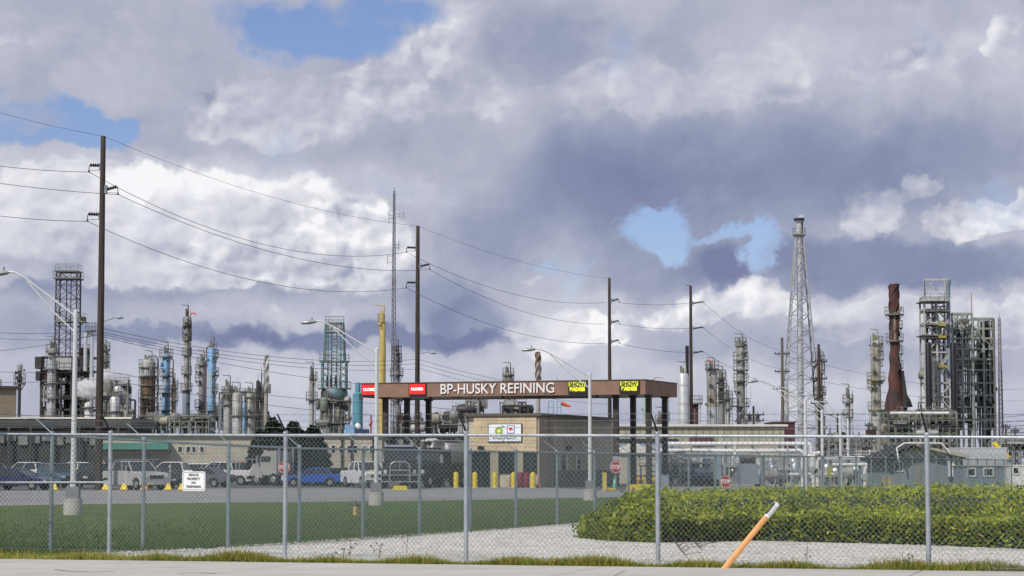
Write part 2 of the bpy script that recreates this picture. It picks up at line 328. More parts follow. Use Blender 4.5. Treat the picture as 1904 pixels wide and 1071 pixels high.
sheet('gravel', [(-16, 44.5), (-14, 36), (14, 26), (26, 26), (26, 64), (gp(1400, 950)), gp(1200, 962), gp(960, 982), gp(770, 997), gp(552, 1011), gp(400, 1021), gp(260, 1026), gp(140, 1030), (-9.2, 42.4), (-13, 43.5)], .004, M_GRAVEL)
lawn_edge = [gp(-60, 1041), gp(60, 1036), gp(140, 1031), gp(260, 1024), gp(400, 1019), gp(550, 1010), gp(770, 996), gp(960, 981), gp(1120, 966), gp(1260, 955), gp(1400, 943), gp(1500, 937), gp(1700, 930), gp(2050, 922)]
road_near = [gp(2050, 897), gp(1700, 901), gp(1500, 906), gp(1400, 909), gp(1340, 914), gp(1260, 919), gp(1140, 925), gp(780, 932), gp(400, 935), gp(140, 938), gp(0, 941), gp(-300, 950)]
sheet('lawn', [(-22, 44)] + lawn_edge + road_near, .008, M_LAWN)
sheet('road', road_near + [gp(-300, 914), gp(0, 912.5), gp(250, 911.5), gp(420, 908), gp(640, 907), gp(700, 908), gp(860, 905), gp(1000, 905.5), gp(1110, 912), gp(1215, 912), gp(1230, 903), gp(1500, 893), gp(1700, 890), gp(2050, 888)], .012, M_ROAD)
sheet('parking_lot', [gp(-300, 913.5), gp(0, 912), gp(250, 911), gp(420, 907.5), gp(640, 906.5), gp(700, 907.5), gp(860, 904.5), gp(1000, 905), gp(1110, 911), gp(1215, 911), gp(1230, 902), gp(1500, 892), gp(2050, 887), (120, 420), (-120, 420)], .008, M_LOT)
# sidewalk: a raised slab in front of the fence with joints
wa, wb = Vector((*gp(0, 1043), 0)), Vector((*gp(1904, 1067), 0))
wd = (wb - wa).normalized(); wn = Vector((wd.y, -wd.x, 0))
b = MB(); t = -14.0
while t < 34:
    L = 4.9
    a0 = wa + wd * t; a1 = wa + wd * (t + L - .02)
    b.slab([(a0 + wn * 6).to_2d(), (a1 + wn * 6).to_2d(), a1.to_2d(), a0.to_2d()] if False else [tuple(a0.to_2d()), tuple((a0 + wn * 6 - wd * 0).to_2d()), tuple((a1 + wn * 6).to_2d()), tuple(a1.to_2d())], -.05, .035)
    t += L
o = b.build('sidewalk', M_WALK); o['kind'] = 'structure'
for k, pts_ in enumerate([[(100, 1059), (128, 1062), (170, 1063.5), (215, 1062)], [(330, 1066), (372, 1064.5), (400, 1066)], [(1140, 1071), (1152, 1065), (1160, 1061)]]):
    b = MB(); P3 = [G(x, y, .037) for x, y in pts_]
    for i in range(len(P3) - 1):
        a, c = P3[i], P3[i + 1]; b.add([a + Vector((0, -.05, 0)), c + Vector((0, -.05 if k != 2 else -.01, 0)), c + Vector((.03, .02, 0)), a + Vector((.03, .05, 0))], [(0, 1, 2, 3)])
    o = b.build('pavement_crack', mat('crack_dark', (.12, .115, .105), .9, 0, .3, 6)); o['kind'] = 'structure'
sheet('street', [tuple((wa - wd * 20 + wn * 6.05).to_2d()), tuple((wa - wd * 20 + wn * 30).to_2d()), tuple((wb + wd * 20 + wn * 30).to_2d()), tuple((wb + wd * 20 + wn * 6.05).to_2d())], .012, M_ROAD)

# ---------------------------------------------------------------- grass, weeds, leaves
GRASS = mat('grass_blades', (.20, .24, .03), .7, 0, .2, 1, island=[(.10, .18, .015), (.24, .28, .03), (.42, .36, .07), (.50, .38, .13), (.18, .26, .02)], trans=.35)
TURF = mat('turf_blades', (.05, .10, .03), .75, 0, .2, .5, island=[(.04, .10, .02), (.08, .16, .035), (.13, .19, .045), (.20, .18, .06)], trans=.25)
def blades(name, pts, hmin, hmax, wid, m_, seed=1, label=None, dens=None):
    rnd = random.Random(seed); b = MB()
    for (x, y, hs) in pts:
        h = rnd.uniform(hmin, hmax) * hs; a = rnd.uniform(0, 6.28); w = wid * rnd.uniform(.6, 1.3)
        ln = rnd.uniform(.1, .7) * h; la = rnd.uniform(0, 6.28)
        dx, dy = math.cos(a) * w, math.sin(a) * w; lx, ly = math.cos(la) * ln, math.sin(la) * ln
        b.add([(x - dx, y - dy, 0), (x + dx, y + dy, 0), (x + lx * .4 + dx * .6, y + ly * .4 + dy * .6, h * .6), (x + lx * .4 - dx * .6, y + ly * .4 - dy * .6, h * .6), (x + lx, y + ly, h)], [(0, 1, 2, 3), (3, 2, 4)])
    o = b.build(name, m_); tag(o, label, None, None, 'stuff'); return o
rnd = random.Random(5)
pts = []
def clump(x): return .5 + .5 * math.sin(x * 1.7) * math.sin(x * .61 + 1) + .35 * math.sin(x * 4.3 + 2)
for i in range(46000):
    t = rnd.uniform(-6, 26); p = wa + wd * t
    left = max(0, min(1, (1.2 - p.x - 4.5) / 4)) if False else max(0, min(1, (-5.2 - p.x) / 3.0))
    dep = abs(rnd.gauss(0, .16 + .9 * left)); c = clump(p.x)
    if rnd.random() > .5 + .5 * c and dep > .08: continue
    q = p - wn * (.02 + dep * (1 if left > 0 else min(1.2, .5 + c)))
    if q.x < -14: continue
    pts.append((q.x, q.y, (.75 + .8 * c) * (1 - .35 * min(1, dep / 1.5)) * (1.25 if rnd.random() < .06 else .85)))
blades('grass_strip', pts, .06, .17, .009, GRASS, 2)
pts = []
rnd = random.Random(6)
import bisect
for i in range(46000):
    px = rnd.uniform(-60, 1300); e0 = 1041 - max(0, px) * .05 if px < 400 else 1019 - (px - 400) * .066
    py = e0 - 2 - abs(rnd.gauss(0, 1)) * 34
    if py < (941 if px < 140 else 938 - (px - 140) * .013): continue
    v = G(px, py)
    pts.append((v.x, v.y, 1))
blades('turf', pts, .04, .09, .012, TURF, 3)
# loose stones along the gravel
STONE = mat('white_stone', (.50, .48, .44), .85, 0, .1, 5, island=[(.30, .28, .25), (.55, .54, .50), (.66, .65, .62)])
b = MB(); rnd = random.Random(9)
for i in range(5200):
    px = rnd.uniform(120, 1904)
    if px < 1100:
        e0 = 1028 - (px - 140) * .03 if px < 400 else 1019 - (px - 400) * .066
        py = e0 + abs(rnd.gauss(0, 1)) * (7 if rnd.random() < .7 else 25)
    else: py = rnd.uniform(1004, 1050)
    if py > 1050: continue
    v = G(px, py); s = rnd.uniform(.010, .032); sz = s * rnd.uniform(.4, .8)
    a = rnd.uniform(0, 1.5); c, d = math.cos(a) * s, math.sin(a) * s
    z = .004 + sz * .4
    b.add([(v.x + c, v.y + d, z), (v.x - d, v.y + c, z), (v.x - c * .9, v.y - d, z), (v.x + d, v.y - c * .8, z), (v.x, v.y, z + sz), (v.x, v.y, z - sz)], [(0, 1, 4), (1, 2, 4), (2, 3, 4), (3, 0, 4), (1, 0, 5), (2, 1, 5), (3, 2, 5), (0, 3, 5)])
o = b.build('gravel_stones', STONE); o['kind'] = 'stuff'

# hedge: a broad low mass of leafy shrubs behind the front fence
LEAF = mat('hedge_leaves', (.09, .13, .012), .5, 0, .45, 2.2, island=[(.012, .035, .006), (.04, .085, .010), (.11, .18, .012), (.25, .29, .014), (.42, .38, .03)], trans=.3)
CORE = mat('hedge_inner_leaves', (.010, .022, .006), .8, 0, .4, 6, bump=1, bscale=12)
TWIG = mat('bark_twig', (.05, .035, .022), .8, 0, .3, 6)
fr = [gp(*q) for q in [(1078, 1001), (1130, 1006), (1222, 1010), (1400, 1006), (1600, 1011), (1760, 1016), (1904, 1022), (2100, 1031)]]
bk = [(fr[0][0] + .15, fr[0][1] + .5), gp(1150, 952), gp(1235, 941), (7.7, 60.5), (11, 63), (13, 66), (18.5, 72), (25, 76)]
bk[1] = (bk[1][0], 52.5); bk[2] = (3.7, 55)
def hed(s, w):
    i = min(len(fr) - 2, int(s)); f = s - i
    a = Vector(fr[i]).lerp(Vector(fr[i + 1]), f); c = Vector(bk[i]).lerp(Vector(bk[i + 1]), f)
    return a.lerp(c, w)
def wob(x, y): return .5 * math.sin(x * 1.9 + y * .7) + .3 * math.sin(x * 4.1 - y * 1.3 + 1) + .2 * math.sin(x * 9 + y * 3)
def hh(s, w, x, y):
    grow = min(1, .38 + s * .36) if s < 2 else min(1.0, .92 + (s - 2) * .03)
    prof = min(1, (min(w, 1 - w) * 11) ** .45) if s > .6 else min(1, (min(w, 1 - w) * 5 + .02) ** .5)
    return (1.0 * grow * prof) * (1 + .10 * wob(x, y) + .06 * math.sin(x * 6.3 + y * 2) * math.sin(x * 2.7 + 1)) + .02
hg = thing('hedge', 'long low leafy hedge with yellow-green tips behind the front fence on the right', 'hedge', (fr[3][0], fr[3][1], 0))
b = MB(); NS, NW = 140, 26; grid = []
for i in range(NS + 1):
    for j in range(NW + 1):
        s = i / NS * 6.99; w = (j / NW) ** 1.8
        w = .004 + w * .99; p = hed(s, w); z = hh(s, w, p.x, p.y) * .80
        if j == 0: z = 0
        grid.append((p.x - fr[3][0], p.y - fr[3][1] + .16 + .06 * wob(p.x * 2, i), z))
b.add(grid, [(i * (NW + 1) + j, (i + 1) * (NW + 1) + j, (i + 1) * (NW + 1) + j + 1, i * (NW + 1) + j + 1) for i in range(NS) for j in range(NW)])
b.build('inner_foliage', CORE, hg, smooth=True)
b = MB(); nb = MB(); rnd = random.Random(11)
for i in range(74000):
    s = rnd.uniform(0, 6.99) if rnd.random() < .9 else rnd.uniform(0, 1.4)
    front = rnd.random() < .72
    w = rnd.uniform(.002, .06) if front else .03 + .97 * rnd.random() ** 2.3
    p = hed(s, w); top = hh(s, max(w, .03) if front else w, p.x, p.y); x, y = p.x, p.y
    if front:
        f = 1 - (rnd.random() ** 1.25) * .97; z = top * f
        y += .16 - .30 * f ** .7 - rnd.uniform(-.05, .12) - .13 * wob(x * 1.6, z * 5)      # upper growth leans out over the foot
    else: z = top + rnd.uniform(-.08, .07)
    if rnd.random() < .05 and s > .3: z += rnd.uniform(.02, .15) * min(1, s)
    L = rnd.uniform(.06, .14); wd_ = L * rnd.uniform(.28, .42)
    n = Vector((rnd.gauss(0, .6), rnd.gauss(-.4, .6), rnd.gauss(.7, .5))).normalized()
    t = n.cross(Vector((rnd.gauss(0, 1), rnd.gauss(0, 1), rnd.gauss(0, 1)))).normalized(); u = n.cross(t)
    c = Vector((x - fr[3][0], y - fr[3][1], max(.02, z)))
    ygreen = rnd.random() < (.62 if z > top * .72 else .20) and math.sin(x * 2.3) * math.sin(x * .9 + y) > -.55  # brighter yellow-green leaves, more of them towards the hedge top
    (nb if ygreen else b).add([c - t * L * .5, c + u * wd_ * .5, c + t * L * .5, c - u * wd_ * .5], [(0, 1, 2, 3)])
YGREEN = mat('hedge_yellow_green_leaves', (.24, .28, .015), .5, 0, .35, 2.2, island=[(.15, .24, .010), (.32, .38, .014), (.52, .50, .03)], trans=.3)
b.build('leaves', LEAF, hg); nb.build('yellow_green_leaves', YGREEN, hg)
b = MB()
for i in range(26):       # ragged low sprigs at the left end
    q = G(rnd.uniform(1076, 1150), rnd.uniform(985, 1004)); h = rnd.uniform(.15, .45); lean = rnd.uniform(-.15, .1)
    for j in range(34):
        f = rnd.random(); c = Vector((q.x + lean * f + rnd.gauss(0, .06) - fr[3][0], q.y + rnd.gauss(0, .08) - fr[3][1], h * f)); L = rnd.uniform(.05, .11); t = Vector((rnd.gauss(0, 1), rnd.gauss(0, .6), rnd.gauss(.3, 1))).normalized(); u = t.orthogonal() * L * .2
        b.add([c - t * L * .5, c + u, c + t * L * .5, c - u], [(0, 1, 2, 3)])
b.build('end_sprigs', LEAF, hg)
# fallen dead branches on the gravel in front of the hedge
def dead_branch(px, py, px2, py2, label, seed):
    a = G(px, py); c = G(px2, py2); t = thing('dead_branch', label, 'branch', a, 0, 'dead branches on the gravel'); rnd = random.Random(seed); b = MB()
    d = c - a; b.path([(0, 0, .16), (d.x * .35, d.y * .35, .10), (d.x * .7, d.y * .7, .05), (d.x, d.y, .03)], [.014, .012, .009, .004], 5)
    for k in range(11):
        f = .2 + .75 * k / 11; o_ = Vector((d.x * f, d.y * f, .13 - .1 * f)); e = o_ + Vector((rnd.uniform(.05, .28), rnd.uniform(-.5, .1), rnd.uniform(-.02, .12)))
        b.tube(o_, (e.x, e.y, max(.01, e.z)), .007, .003, 4)
        b.add([e, e + Vector((.05, -.02, .01)), e + Vector((.09, .0, -.01)), e + Vector((.05, .03, .01))], [(0, 1, 2, 3)])
    b.build('twigs', mat('dead_twig', (.03, .022, .018), .85), t)
dead_branch(1247, 1008, 1278, 1040, 'dark dead branch lying on gravel just right of the centre-right fence post', 3)
dead_branch(1280, 1006, 1306, 1024, 'smaller dark dead branch sticking out of the hedge foot towards the orange marker', 4)
# thin weeds that stand up along the fence foot
WEED = mat('weed_stem', (.09, .08, .04), .8, 0, .3, 3)
for k, (px, h, lab) in enumerate([(652, .42, 'thin dry forked weed at the fence foot right of the second tall post'), (757, .62, 'single tall dry weed stalk between the fence posts left of centre'), (706, .30, 'bushy dry weed clump left of the tall lone stalk'), (1496, .55, 'thin dry weed stalk right of the leaning orange marker'), (640, .22, 'low dark weed beside the forked one'), (1676, .25, 'short dry weed just left of the far right tall post')]):
    u = (px - CX) / F; D = (37.75 - 0) / (1 + .5 * u); t = thing('weed', lab, 'weed', (u * D, D, 0), 0, 'dry weeds along the front fence'); b = MB(); rnd = random.Random(k + 40)
    b.path([(0, 0, 0), (.01, 0, h * .5), (.03, 0, h)], [.005, .004, .002], 4)
    for j in range(3 if h > .5 else 7):
        z = h * rnd.uniform(.15, .8); e = (rnd.uniform(-.14, .14), rnd.uniform(-.05, .05), min(h, z + rnd.uniform(.05, .15)))
        b.tube((.01, 0, z), e, .0035, .002, 4); b.add([Vector(e), Vector(e) + Vector((.02, 0, .012)), Vector(e) + Vector((.0, 0, .035)), Vector(e) + Vector((-.015, 0, .015))], [(0, 1, 2, 3)])
    b.build('stalk', WEED, t)

# ---------------------------------------------------------------- chain-link fences
def link_mesh(segs, cell, r, m_, parent, name='chain_link_mesh'):
    """segs: list of (p0, p1, h0, h1); woven wires as crossing diagonals, one mesh per run"""
    b = MB()
    for p0, p1, h0, h1 in segs:
        p0 = Vector(p0); p1 = Vector(p1); d = p1 - p0; L = d.length; d = d / L; nrm = Vector((-d.y, d.x, 0))
        H = (h0 + h1) / 2; n = int(L / cell) + 1; m_h = max(1, int(H / cell)); cz = H / m_h
        for sgn in (1, -1):
            k = -m_h
            while k <= n:
                # line: x = k*cell + z/cz*cell  (sgn) within 0..L, 0..H
                if sgn == 1: x0, z0, x1, z1 = k * cell, 0, k * cell + m_h * cell, H
                else: x0, z0, x1, z1 = k * cell + m_h * cell, 0, k * cell, H
                a, c = (x0, z0), (x1, z1)
                def cut(a, c):
                    pts = []
                    t0, t1 = 0.0, 1.0; dx = c[0] - a[0]
                    if dx == 0: return None
                    for lim in (0, L):
                        t = (lim - a[0]) / dx
                        if (lim == 0) == (dx > 0): t0 = max(t0, t)
                        else: t1 = min(t1, t)
                    if t1 - t0 < 1e-3: return None
                    return [(a[0] + dx * t, a[1] + (c[1] - a[1]) * t) for t in (t0, t1)]
                q = cut(a, c)
                if q:
                    (xa, za), (xc, zc) = q
                    A = p0 + d * xa + Vector((0, 0, .03 + za * (h0 + (h1 - h0) * xa / L) / H)) + nrm * (.004 * sgn)
                    C = p0 + d * xc + Vector((0, 0, .03 + zc * (h0 + (h1 - h0) * xc / L) / H)) + nrm * (.004 * sgn)
                    b.tube(A, C, r, r, 4, False)
                k += 1
    return b.build(name, m_, parent)
def barbed(b, a, c, sag=.02, r=.003, pitch=.16, br=.0022, bl=.03):
    a = Vector(a); c = Vector(c); n = 6
    pts = [a.lerp(c, i / n) - Vector((0, 0, sag * 4 * (i / n) * (1 - i / n))) for i in range(n + 1)]
    b.path(pts, r, 4)
    L = (c - a).length; k = 0
    while k * pitch < L:
        f = k * pitch / L; p = a.lerp(c, f) - Vector((0, 0, sag * 4 * f * (1 - f)))
        b.tube(p + Vector((-.01, .01, -bl)), p + Vector((.01, -.01, bl)), br, br, 3, False); k += 1
ff = thing('chain_link_fence', 'near galvanised chain-link fence across the whole foreground, topped with barbed wire', 'fence', (0, 37.95, 0))
def fx(px):
    u = (px - CX) / F; D = 37.95 / (1 + .5 * u); return Vector((u * D, D, 0))
posts = [-480, -118, 207, 532, 867, 1222, 1722, 2190]
ytop = {-480: 802, -118: 804, 207: 805.5, 532: 806.5, 867: 806, 1222: 807, 1722: 809, 2190: 812}
O0 = Vector((0, 37.95, 0)); P_ = []
for px in posts:
    p = fx(px) - O0; h = EYE + (HY - ytop[px]) * (p.y + 37.95) / F - .03; P_.append((p, h))
    b = MB(); b.lathe(p.x, p.y, [(.038, 0), (.038, h + .02), (.043, h + .02), (.043, h + .06), (.03, h + .085), (.005, h + .09)], 12)
    for k in range(6): b.lathe(p.x, p.y, [(.042, h * (k + .5) / 6), (.042, h * (k + .5) / 6 + .02)], 10)
    b.build('post', GALV, ff, True)
    b = MB(); tip = p + Vector((-.12, -.24, h + .36)); b.path([p + Vector((0, 0, h + .04)), p + Vector((-.02, -.04, h + .1)), tip], [.022, .02, .014], 6)
    b.build('barb_arm', BLACK, ff)
b = MB()
for i in range(len(P_) - 1):
    (p, h), (q, k) = P_[i], P_[i + 1]; b.tube(p + Vector((0, 0, h)), q + Vector((0, 0, k)), .024, .024, 10, False)
rb = b
b = MB(); (p, h), (q, k) = P_[0], P_[2]; b.tube(P_[1][0] + Vector((0, 0, 1.28)), q + Vector((0, 0, 1.30)), .022, .022, 10, False)
b.cbox(q + Vector((-.05, 0, 1.3)), .12, .07, .07)
b.build('brace_rail', GALV, ff, True)
b = MB()
for i in range(len(P_) - 1):
    (p, h), (q, k) = P_[i], P_[i + 1]; b.tube(p + Vector((0, 0, .08)), q + Vector((0, 0, .08)), .004, .004, 4, False)
b.build('tension_wire', WIRE, ff)
b = MB()
for i in range(len(P_) - 1):
    (p, h), (q, k) = P_[i], P_[i + 1]
    for f in (.3, .66, .98): barbed(b, p + Vector((-.12 * f, -.24 * f, h + .04 + .32 * f)), q + Vector((-.12 * f, -.24 * f, k + .04 + .32 * f)), .015)
b.build('barbed_wire', WIRE, ff)
b = rb
for i in range(len(P_) - 1):
    (p, h), (q, k) = P_[i], P_[i + 1]; L = (q - p).length
    for j in range(int(L / .45)):
        f = (j + .5) * .45 / L; z = h + (k - h) * f; c = p.lerp(q, f); dd = (q - p).normalized()
        b.tube(c + Vector((0, 0, z - .05)), c + Vector((0, 0, z + .028)) + dd * .01, .027, .027, 6, False) if False else b.tube(c + Vector((0, 0, z)) - dd * .006, c + Vector((0, 0, z)) + dd * .006, .030, .030, 8, False)
b.build('top_rail', GALV, ff, True)
link_mesh([(P_[i][0], P_[i + 1][0], P_[i][1], P_[i + 1][1]) for i in range(len(P_) - 1)], .088, .0026, WIRE, ff)

# second fence, running away to the right
mf = thing('chain_link_fence', 'second chain-link fence running back to the right from the lawn edge', 'fence', (-5.55, 44.8, 0))
pl = [Vector((-12.2, 40.9, 0)), Vector((-10.3, 41.9, 0)), Vector((-8.65, 43.2, 0)), Vector((-7.08, 44.2, 0)), Vector((-5.55, 45.0, 0))] + [Vector((-5.55 + 1.13 * k, 44.8 + 3.0 * k, 0)) for k in range(1, 33)]
O1 = Vector((-5.55, 44.8, 0)); hts = [2.2, 2.2, 2.17, 2.08, 2.0] + [1.96] * 32
for i, (p, h) in enumerate(zip(pl, hts)):
    q = p - O1; r = .038 if i not in (17,) else .075
    b = MB(); b.lathe(q.x, q.y, [(r, 0), (r, h + .02), (r * 1.2, h + .02), (r * .9, h + .07), (.005, h + .08)], 8); b.build('post', GALVD, mf, True)
    if i > 0:
        b = MB(); b.path([q + Vector((0, 0, h + .03)), q + Vector((-.36, .14, h + .33))], [.013, .010], 5); b.build('barb_arm', GALVD, mf)
b = MB(); bb = MB()
for i in range(len(pl) - 1):
    p, q = pl[i] - O1, pl[i + 1] - O1; b.tube(p + Vector((0, 0, hts[i])), q + Vector((0, 0, hts[i + 1])), .022, .022, 6, False)
    for f in (.35, .7, .98): bb.tube(p + Vector((-.36 * f, .14 * f, hts[i] + .03 + .3 * f)), q + Vector((-.36 * f, .14 * f, hts[i + 1] + .03 + .3 * f)), .0035, .0035, 3, False)
b.build('top_rail', GALVD, mf, True); bb.build('barbed_wire', WIRE2, mf)
link_mesh([(pl[i] - O1, pl[i + 1] - O1, hts[i], hts[i + 1]) for i in range(20)], .088, .0022, WIRE2, mf)
link_mesh([(pl[i] - O1, pl[i + 1] - O1, hts[i], hts[i + 1]) for i in range(20, len(pl) - 1)], .16, .0026, WIRE2, mf)
# third, distant fence on the far side of the road
tf = thing('chain_link_fence', 'distant chain-link fence beyond the road in front of the white pipework', 'fence', (*gp(1500, 899), 0))
O2 = Vector((*gp(1500, 899), 0)); A3 = Vector((*gp(1262, 899), 0)) - O2; B3 = Vector((*gp(2000, 893), 0)) - O2; n3 = 22
for i in range(n3 + 1):
    q = A3.lerp(B3, i / n3); MB().tube(q, q + Vector((0, 0, 2.0)), .035, .035, 6).build('post', GALVD, tf)
b = MB(); b.tube(A3 + Vector((0, 0, 2)), B3 + Vector((0, 0, 2)), .025, .025, 6); b.tube(A3 + Vector((0, 0, .9)), B3 + Vector((0, 0, .9)), .02, .02, 6); b.build('rail', GALVD, tf)
link_mesh([(A3, B3, 1.95, 1.95)], .30, .0035, WIRE2, tf)

# ---------------------------------------------------------------- sign on the fence and leaning marker
SW = mat('sign_white', (.80, .82, .84), .4, 0, .03, 2); SBK = mat('sign_black', (.02, .02, .03), .5)
def rrect(w, h, r, n=5):
    out = []
    for cx, cy, a0 in ((w / 2 - r, h / 2 - r, 0), (-w / 2 + r, h / 2 - r, 90), (-w / 2 + r, -h / 2 + r, 180), (w / 2 - r, -h / 2 + r, 270)):
        for k in range(n + 1): a = R(a0 + 90 * k / n); out.append((cx + r * math.cos(a), cy + r * math.sin(a)))
    return out
fang = math.atan2(wd.y, wd.x); fd = (P_[3][0] - P_[2][0]).normalized(); fang = math.atan2(fd.y, fd.x)
sp = fx(365); sc = sp.y / F; sz_ = EYE + (HY - 894.5) * sc
st = thing('sign', 'small white private property no trespassing sign wired to the near fence', 'sign', (sp.x - .02, sp.y - .03, 0), fang)
MB().prism([(x, sz_ + z) for x, z in rrect(.49, .345, .045)], -.004, 0).build('plate', SW, st)
o1 = rrect(.455, .31, .04); o2 = rrect(.44, .295, .035); n = len(o1); b = MB()
b.add([(x, -.0055, sz_ + z) for x, z in o1] + [(x, -.0055, sz_ + z) for x, z in o2], [(i, (i + 1) % n, n + (i + 1) % n, n + i) for i in range(n)]); b.build('border', SBK, st)
for k, (tx, s_) in enumerate([('PRIVATE', .062), ('PROPERTY', .062), ('NO', .062), ('TRESPASSING', .058)]):
    text_mesh('lettering', tx, s_, SBK, st, (0, -.006, sz_ + .105 - .068 * k), extrude=.001, bold=.002, sx=.92)
ORG = mat('orange_marker_plastic', (.80, .38, .13), .6, 0, .12, 3, 2, col2=(.52, .30, .16), amt=.22)
g0 = G(1344, 1061); tp = W(1444, 936, g0.y + .1); d = tp - g0
mk = thing('marker_post', 'orange flexible marker post with white top leaning right in front of the fence', 'marker', g0, 0)
L = d.length; ang = math.atan2(d.x, d.z)
def marker(z0, z1, m_, nm, off=0):
    b = MB(); n = 6; vs = []; w = .044
    for z in (z0, z1):
        for k in range(n + 1): x = -w + 2 * w * k / n; vs.append((x, -.014 * (1 - (x / w) ** 2) - off, z))
        for k in range(n, -1, -1): x = -w + 2 * w * k / n; vs.append((x, .005 - .014 * (1 - (x / w) ** 2), z))
    m2 = 2 * (n + 1); b.add(vs, [(i, (i + 1) % m2, m2 + (i + 1) % m2, m2 + i) for i in range(m2)] + [tuple(range(m2))[::-1], tuple(range(m2, 2 * m2))])
    o = b.build(nm, m_, mk, False); o.rotation_euler = (0, ang, 0); return o
marker(0, L * .80, ORG, 'blade'); marker(L * .80, L, SW, 'white_band')
b = MB(); b.box(-.044, -.030, -.018, .004, L * .82, L * .99); o = b.build('black_edge', SBK, mk); o.rotation_euler = (0, ang, 0)
b = MB()
for k in range(5): b.box(-.02, .03 - .008 * (k % 2), -.0165, -.0150, L * (.835 + .028 * k), L * (.845 + .028 * k))
o = b.build('fine_print', mat('print_grey', (.35, .35, .38), .6), mk); o.rotation_euler = (0, ang, 0)
def panel_wall(name, col, brick=None, bs=(1.2, 1.2)):
    def f(nt, nd, lk, b):
        b.inputs['Roughness'].default_value = .8
        tc = nd.new('ShaderNodeTexCoord'); sp = nd.new('ShaderNodeSeparateXYZ'); lk.new(tc.outputs['Object'], sp.inputs[0])
        ad = nd.new('ShaderNodeMath'); lk.new(sp.outputs[0], ad.inputs[0]); lk.new(sp.outputs[1], ad.inputs[1])
        cb = nd.new('ShaderNodeCombineXYZ'); lk.new(ad.outputs[0], cb.inputs[0]); lk.new(sp.outputs[2], cb.inputs[1])
        br = nd.new('ShaderNodeTexBrick'); lk.new(cb.outputs[0], br.inputs['Vector']); br.inputs['Scale'].default_value = 1
        br.inputs['Color1'].default_value = (*col, 1); br.inputs['Color2'].default_value = (*[c * .9 for c in col], 1); br.inputs['Mortar'].default_value = (*[c * .55 for c in col], 1)
        br.inputs['Brick Width'].default_value = bs[0]; br.inputs['Row Height'].default_value = bs[1]; br.inputs['Mortar Size'].default_value = .018 if bs[0] > .8 else .012; br.offset = 0 if bs[0] > .8 else .5
        n = nd.new('ShaderNodeTexNoise'); n.inputs['Scale'].default_value = 1.2; n.inputs['Detail'].default_value = 6; lk.new(tc.outputs['Object'], n.inputs['Vector'])
        r = nd.new('ShaderNodeMapRange'); lk.new(n.outputs['Fac'], r.inputs[0]); r.inputs[1].default_value = .3; r.inputs[2].default_value = .7; r.inputs[3].default_value = .86; r.inputs[4].default_value = 1.1
        mm = nd.new('ShaderNodeVectorMath'); mm.operation = 'SCALE'; lk.new(br.outputs['Color'], mm.inputs[0]); lk.new(r.outputs[0], mm.inputs['Scale']); lk.new(mm.outputs[0], b.inputs['Base Color'])
    return sheet_mat(name, f)
# ---------------------------------------------------------------- gate canopy
BROWN = None
COLBR = mat('column_dark_brown', (.035, .028, .024), .5, 0, .15, 2)
SOFF = mat('soffit_pale', (.50, .49, .46), .7, 0, .05, 1)
LETW = mat('letter_white', (.78, .78, .78), .4, 0, .05, 3)
class Frame:
    """a building's own axes: origin at its near right corner, x to the right along the front, y away"""
    def __init__(s, ox, oy): s.o = Vector((ox, oy, 0)); s.r = Vector((.938, -.347, 0)); s.v = Vector((.347, .938, 0)); s.rz = math.atan2(-.347, .938)
    def u(s, px, v=0.0):
        t = (px - CX) / F; return (t * (s.o.y + v * s.v.y) - s.o.x - v * s.v.x) / (s.r.x - t * s.r.y)
    def vv(s, px, u=0.0):
        t = (px - CX) / F; return (t * (s.o.y + u * s.r.y) - s.o.x - u * s.r.x) / (s.v.x - t * s.v.y)
    def z(s, py, u=0.0, v=0.0): return EYE + (HY - py) * (s.o + s.r * u + s.v * v).y / F
BROWN = panel_wall('canopy_brown_panels', (.26, .155, .11), bs=(3.1, 12))
cf = Frame(9.9, 170.0); cw = -cf.u(672); dp = 8.4; zt = cf.z(707); zb = cf.z(733.5)
cn = thing('gate_canopy', 'long flat brown gate canopy on dark columns with white lettering', 'canopy', cf.o, cf.rz)
b = MB(); b.box(-cw, 0, 0, .18, zb, zt).box(-cw, 0, dp - .18, dp, zb, zt).box(-cw, -cw + .18, .18, dp - .18, zb, zt).box(-.18, 0, .18, dp - .18, zb, zt); b.build('fascia', BROWN, cn)
b = MB(); b.box(-cw + .18, -.18, .18, dp - .18, zb + .06, zb + .16); b.build('soffit', SOFF, cn)
b = MB(); b.box(-cw - .05, .05, -.05, dp + .05, zt, zt + .06); b.build('roof_edge', mat('brown_trim', (.10, .07, .055), .5), cn)
for px, v in ((717, 1.3), (757, 5.2), (797, 7.6), (1145, 1.3), (1177, 3.6), (1206, 1.6), (1236, 6.8)):
    u = cf.u(px, v); b = MB(); b.box(u - .19, u + .19, v - .19, v + .19, 0, zb + .06); b.box(u - .27, u + .27, v - .27, v + .27, zb - .12, zb + .055); b.build('column', COLBR, cn)
b = MB()
for px in (800, 935, 1030, 1110, 1200):
    u = cf.u(px, .7); b.ball((u, .7, zb - .06), .12)
for px in (850, 985, 1090): u = cf.u(px, 4); b.box(u - .35, u + .35, 3.8, 4.2, zb + .0, zb + .06)
b.build('soffit_lights', mat('lamp_housing', (.06, .06, .065), .4), cn)
b = MB(); u = cf.u(1213, 1); b.path([(u, 1, zt + .06), (u + .3, 1, zt + .25), (u + .8, 1, zt + .18)], .06); b.build('roof_lamp', mat('lamp_housing_pale', (.45, .38, .34), .5), cn)
t = text_mesh('lettering', 'BP-HUSKY REFINING', 1.08, LETW, cn, (cf.u(924.5), -.07, (zb + zt) / 2 + .0), extrude=.04, bold=.006)
w_ = t.dimensions.x or 8; t.scale = ((cf.u(1030) - cf.u(819)) / w_, 1, 1)
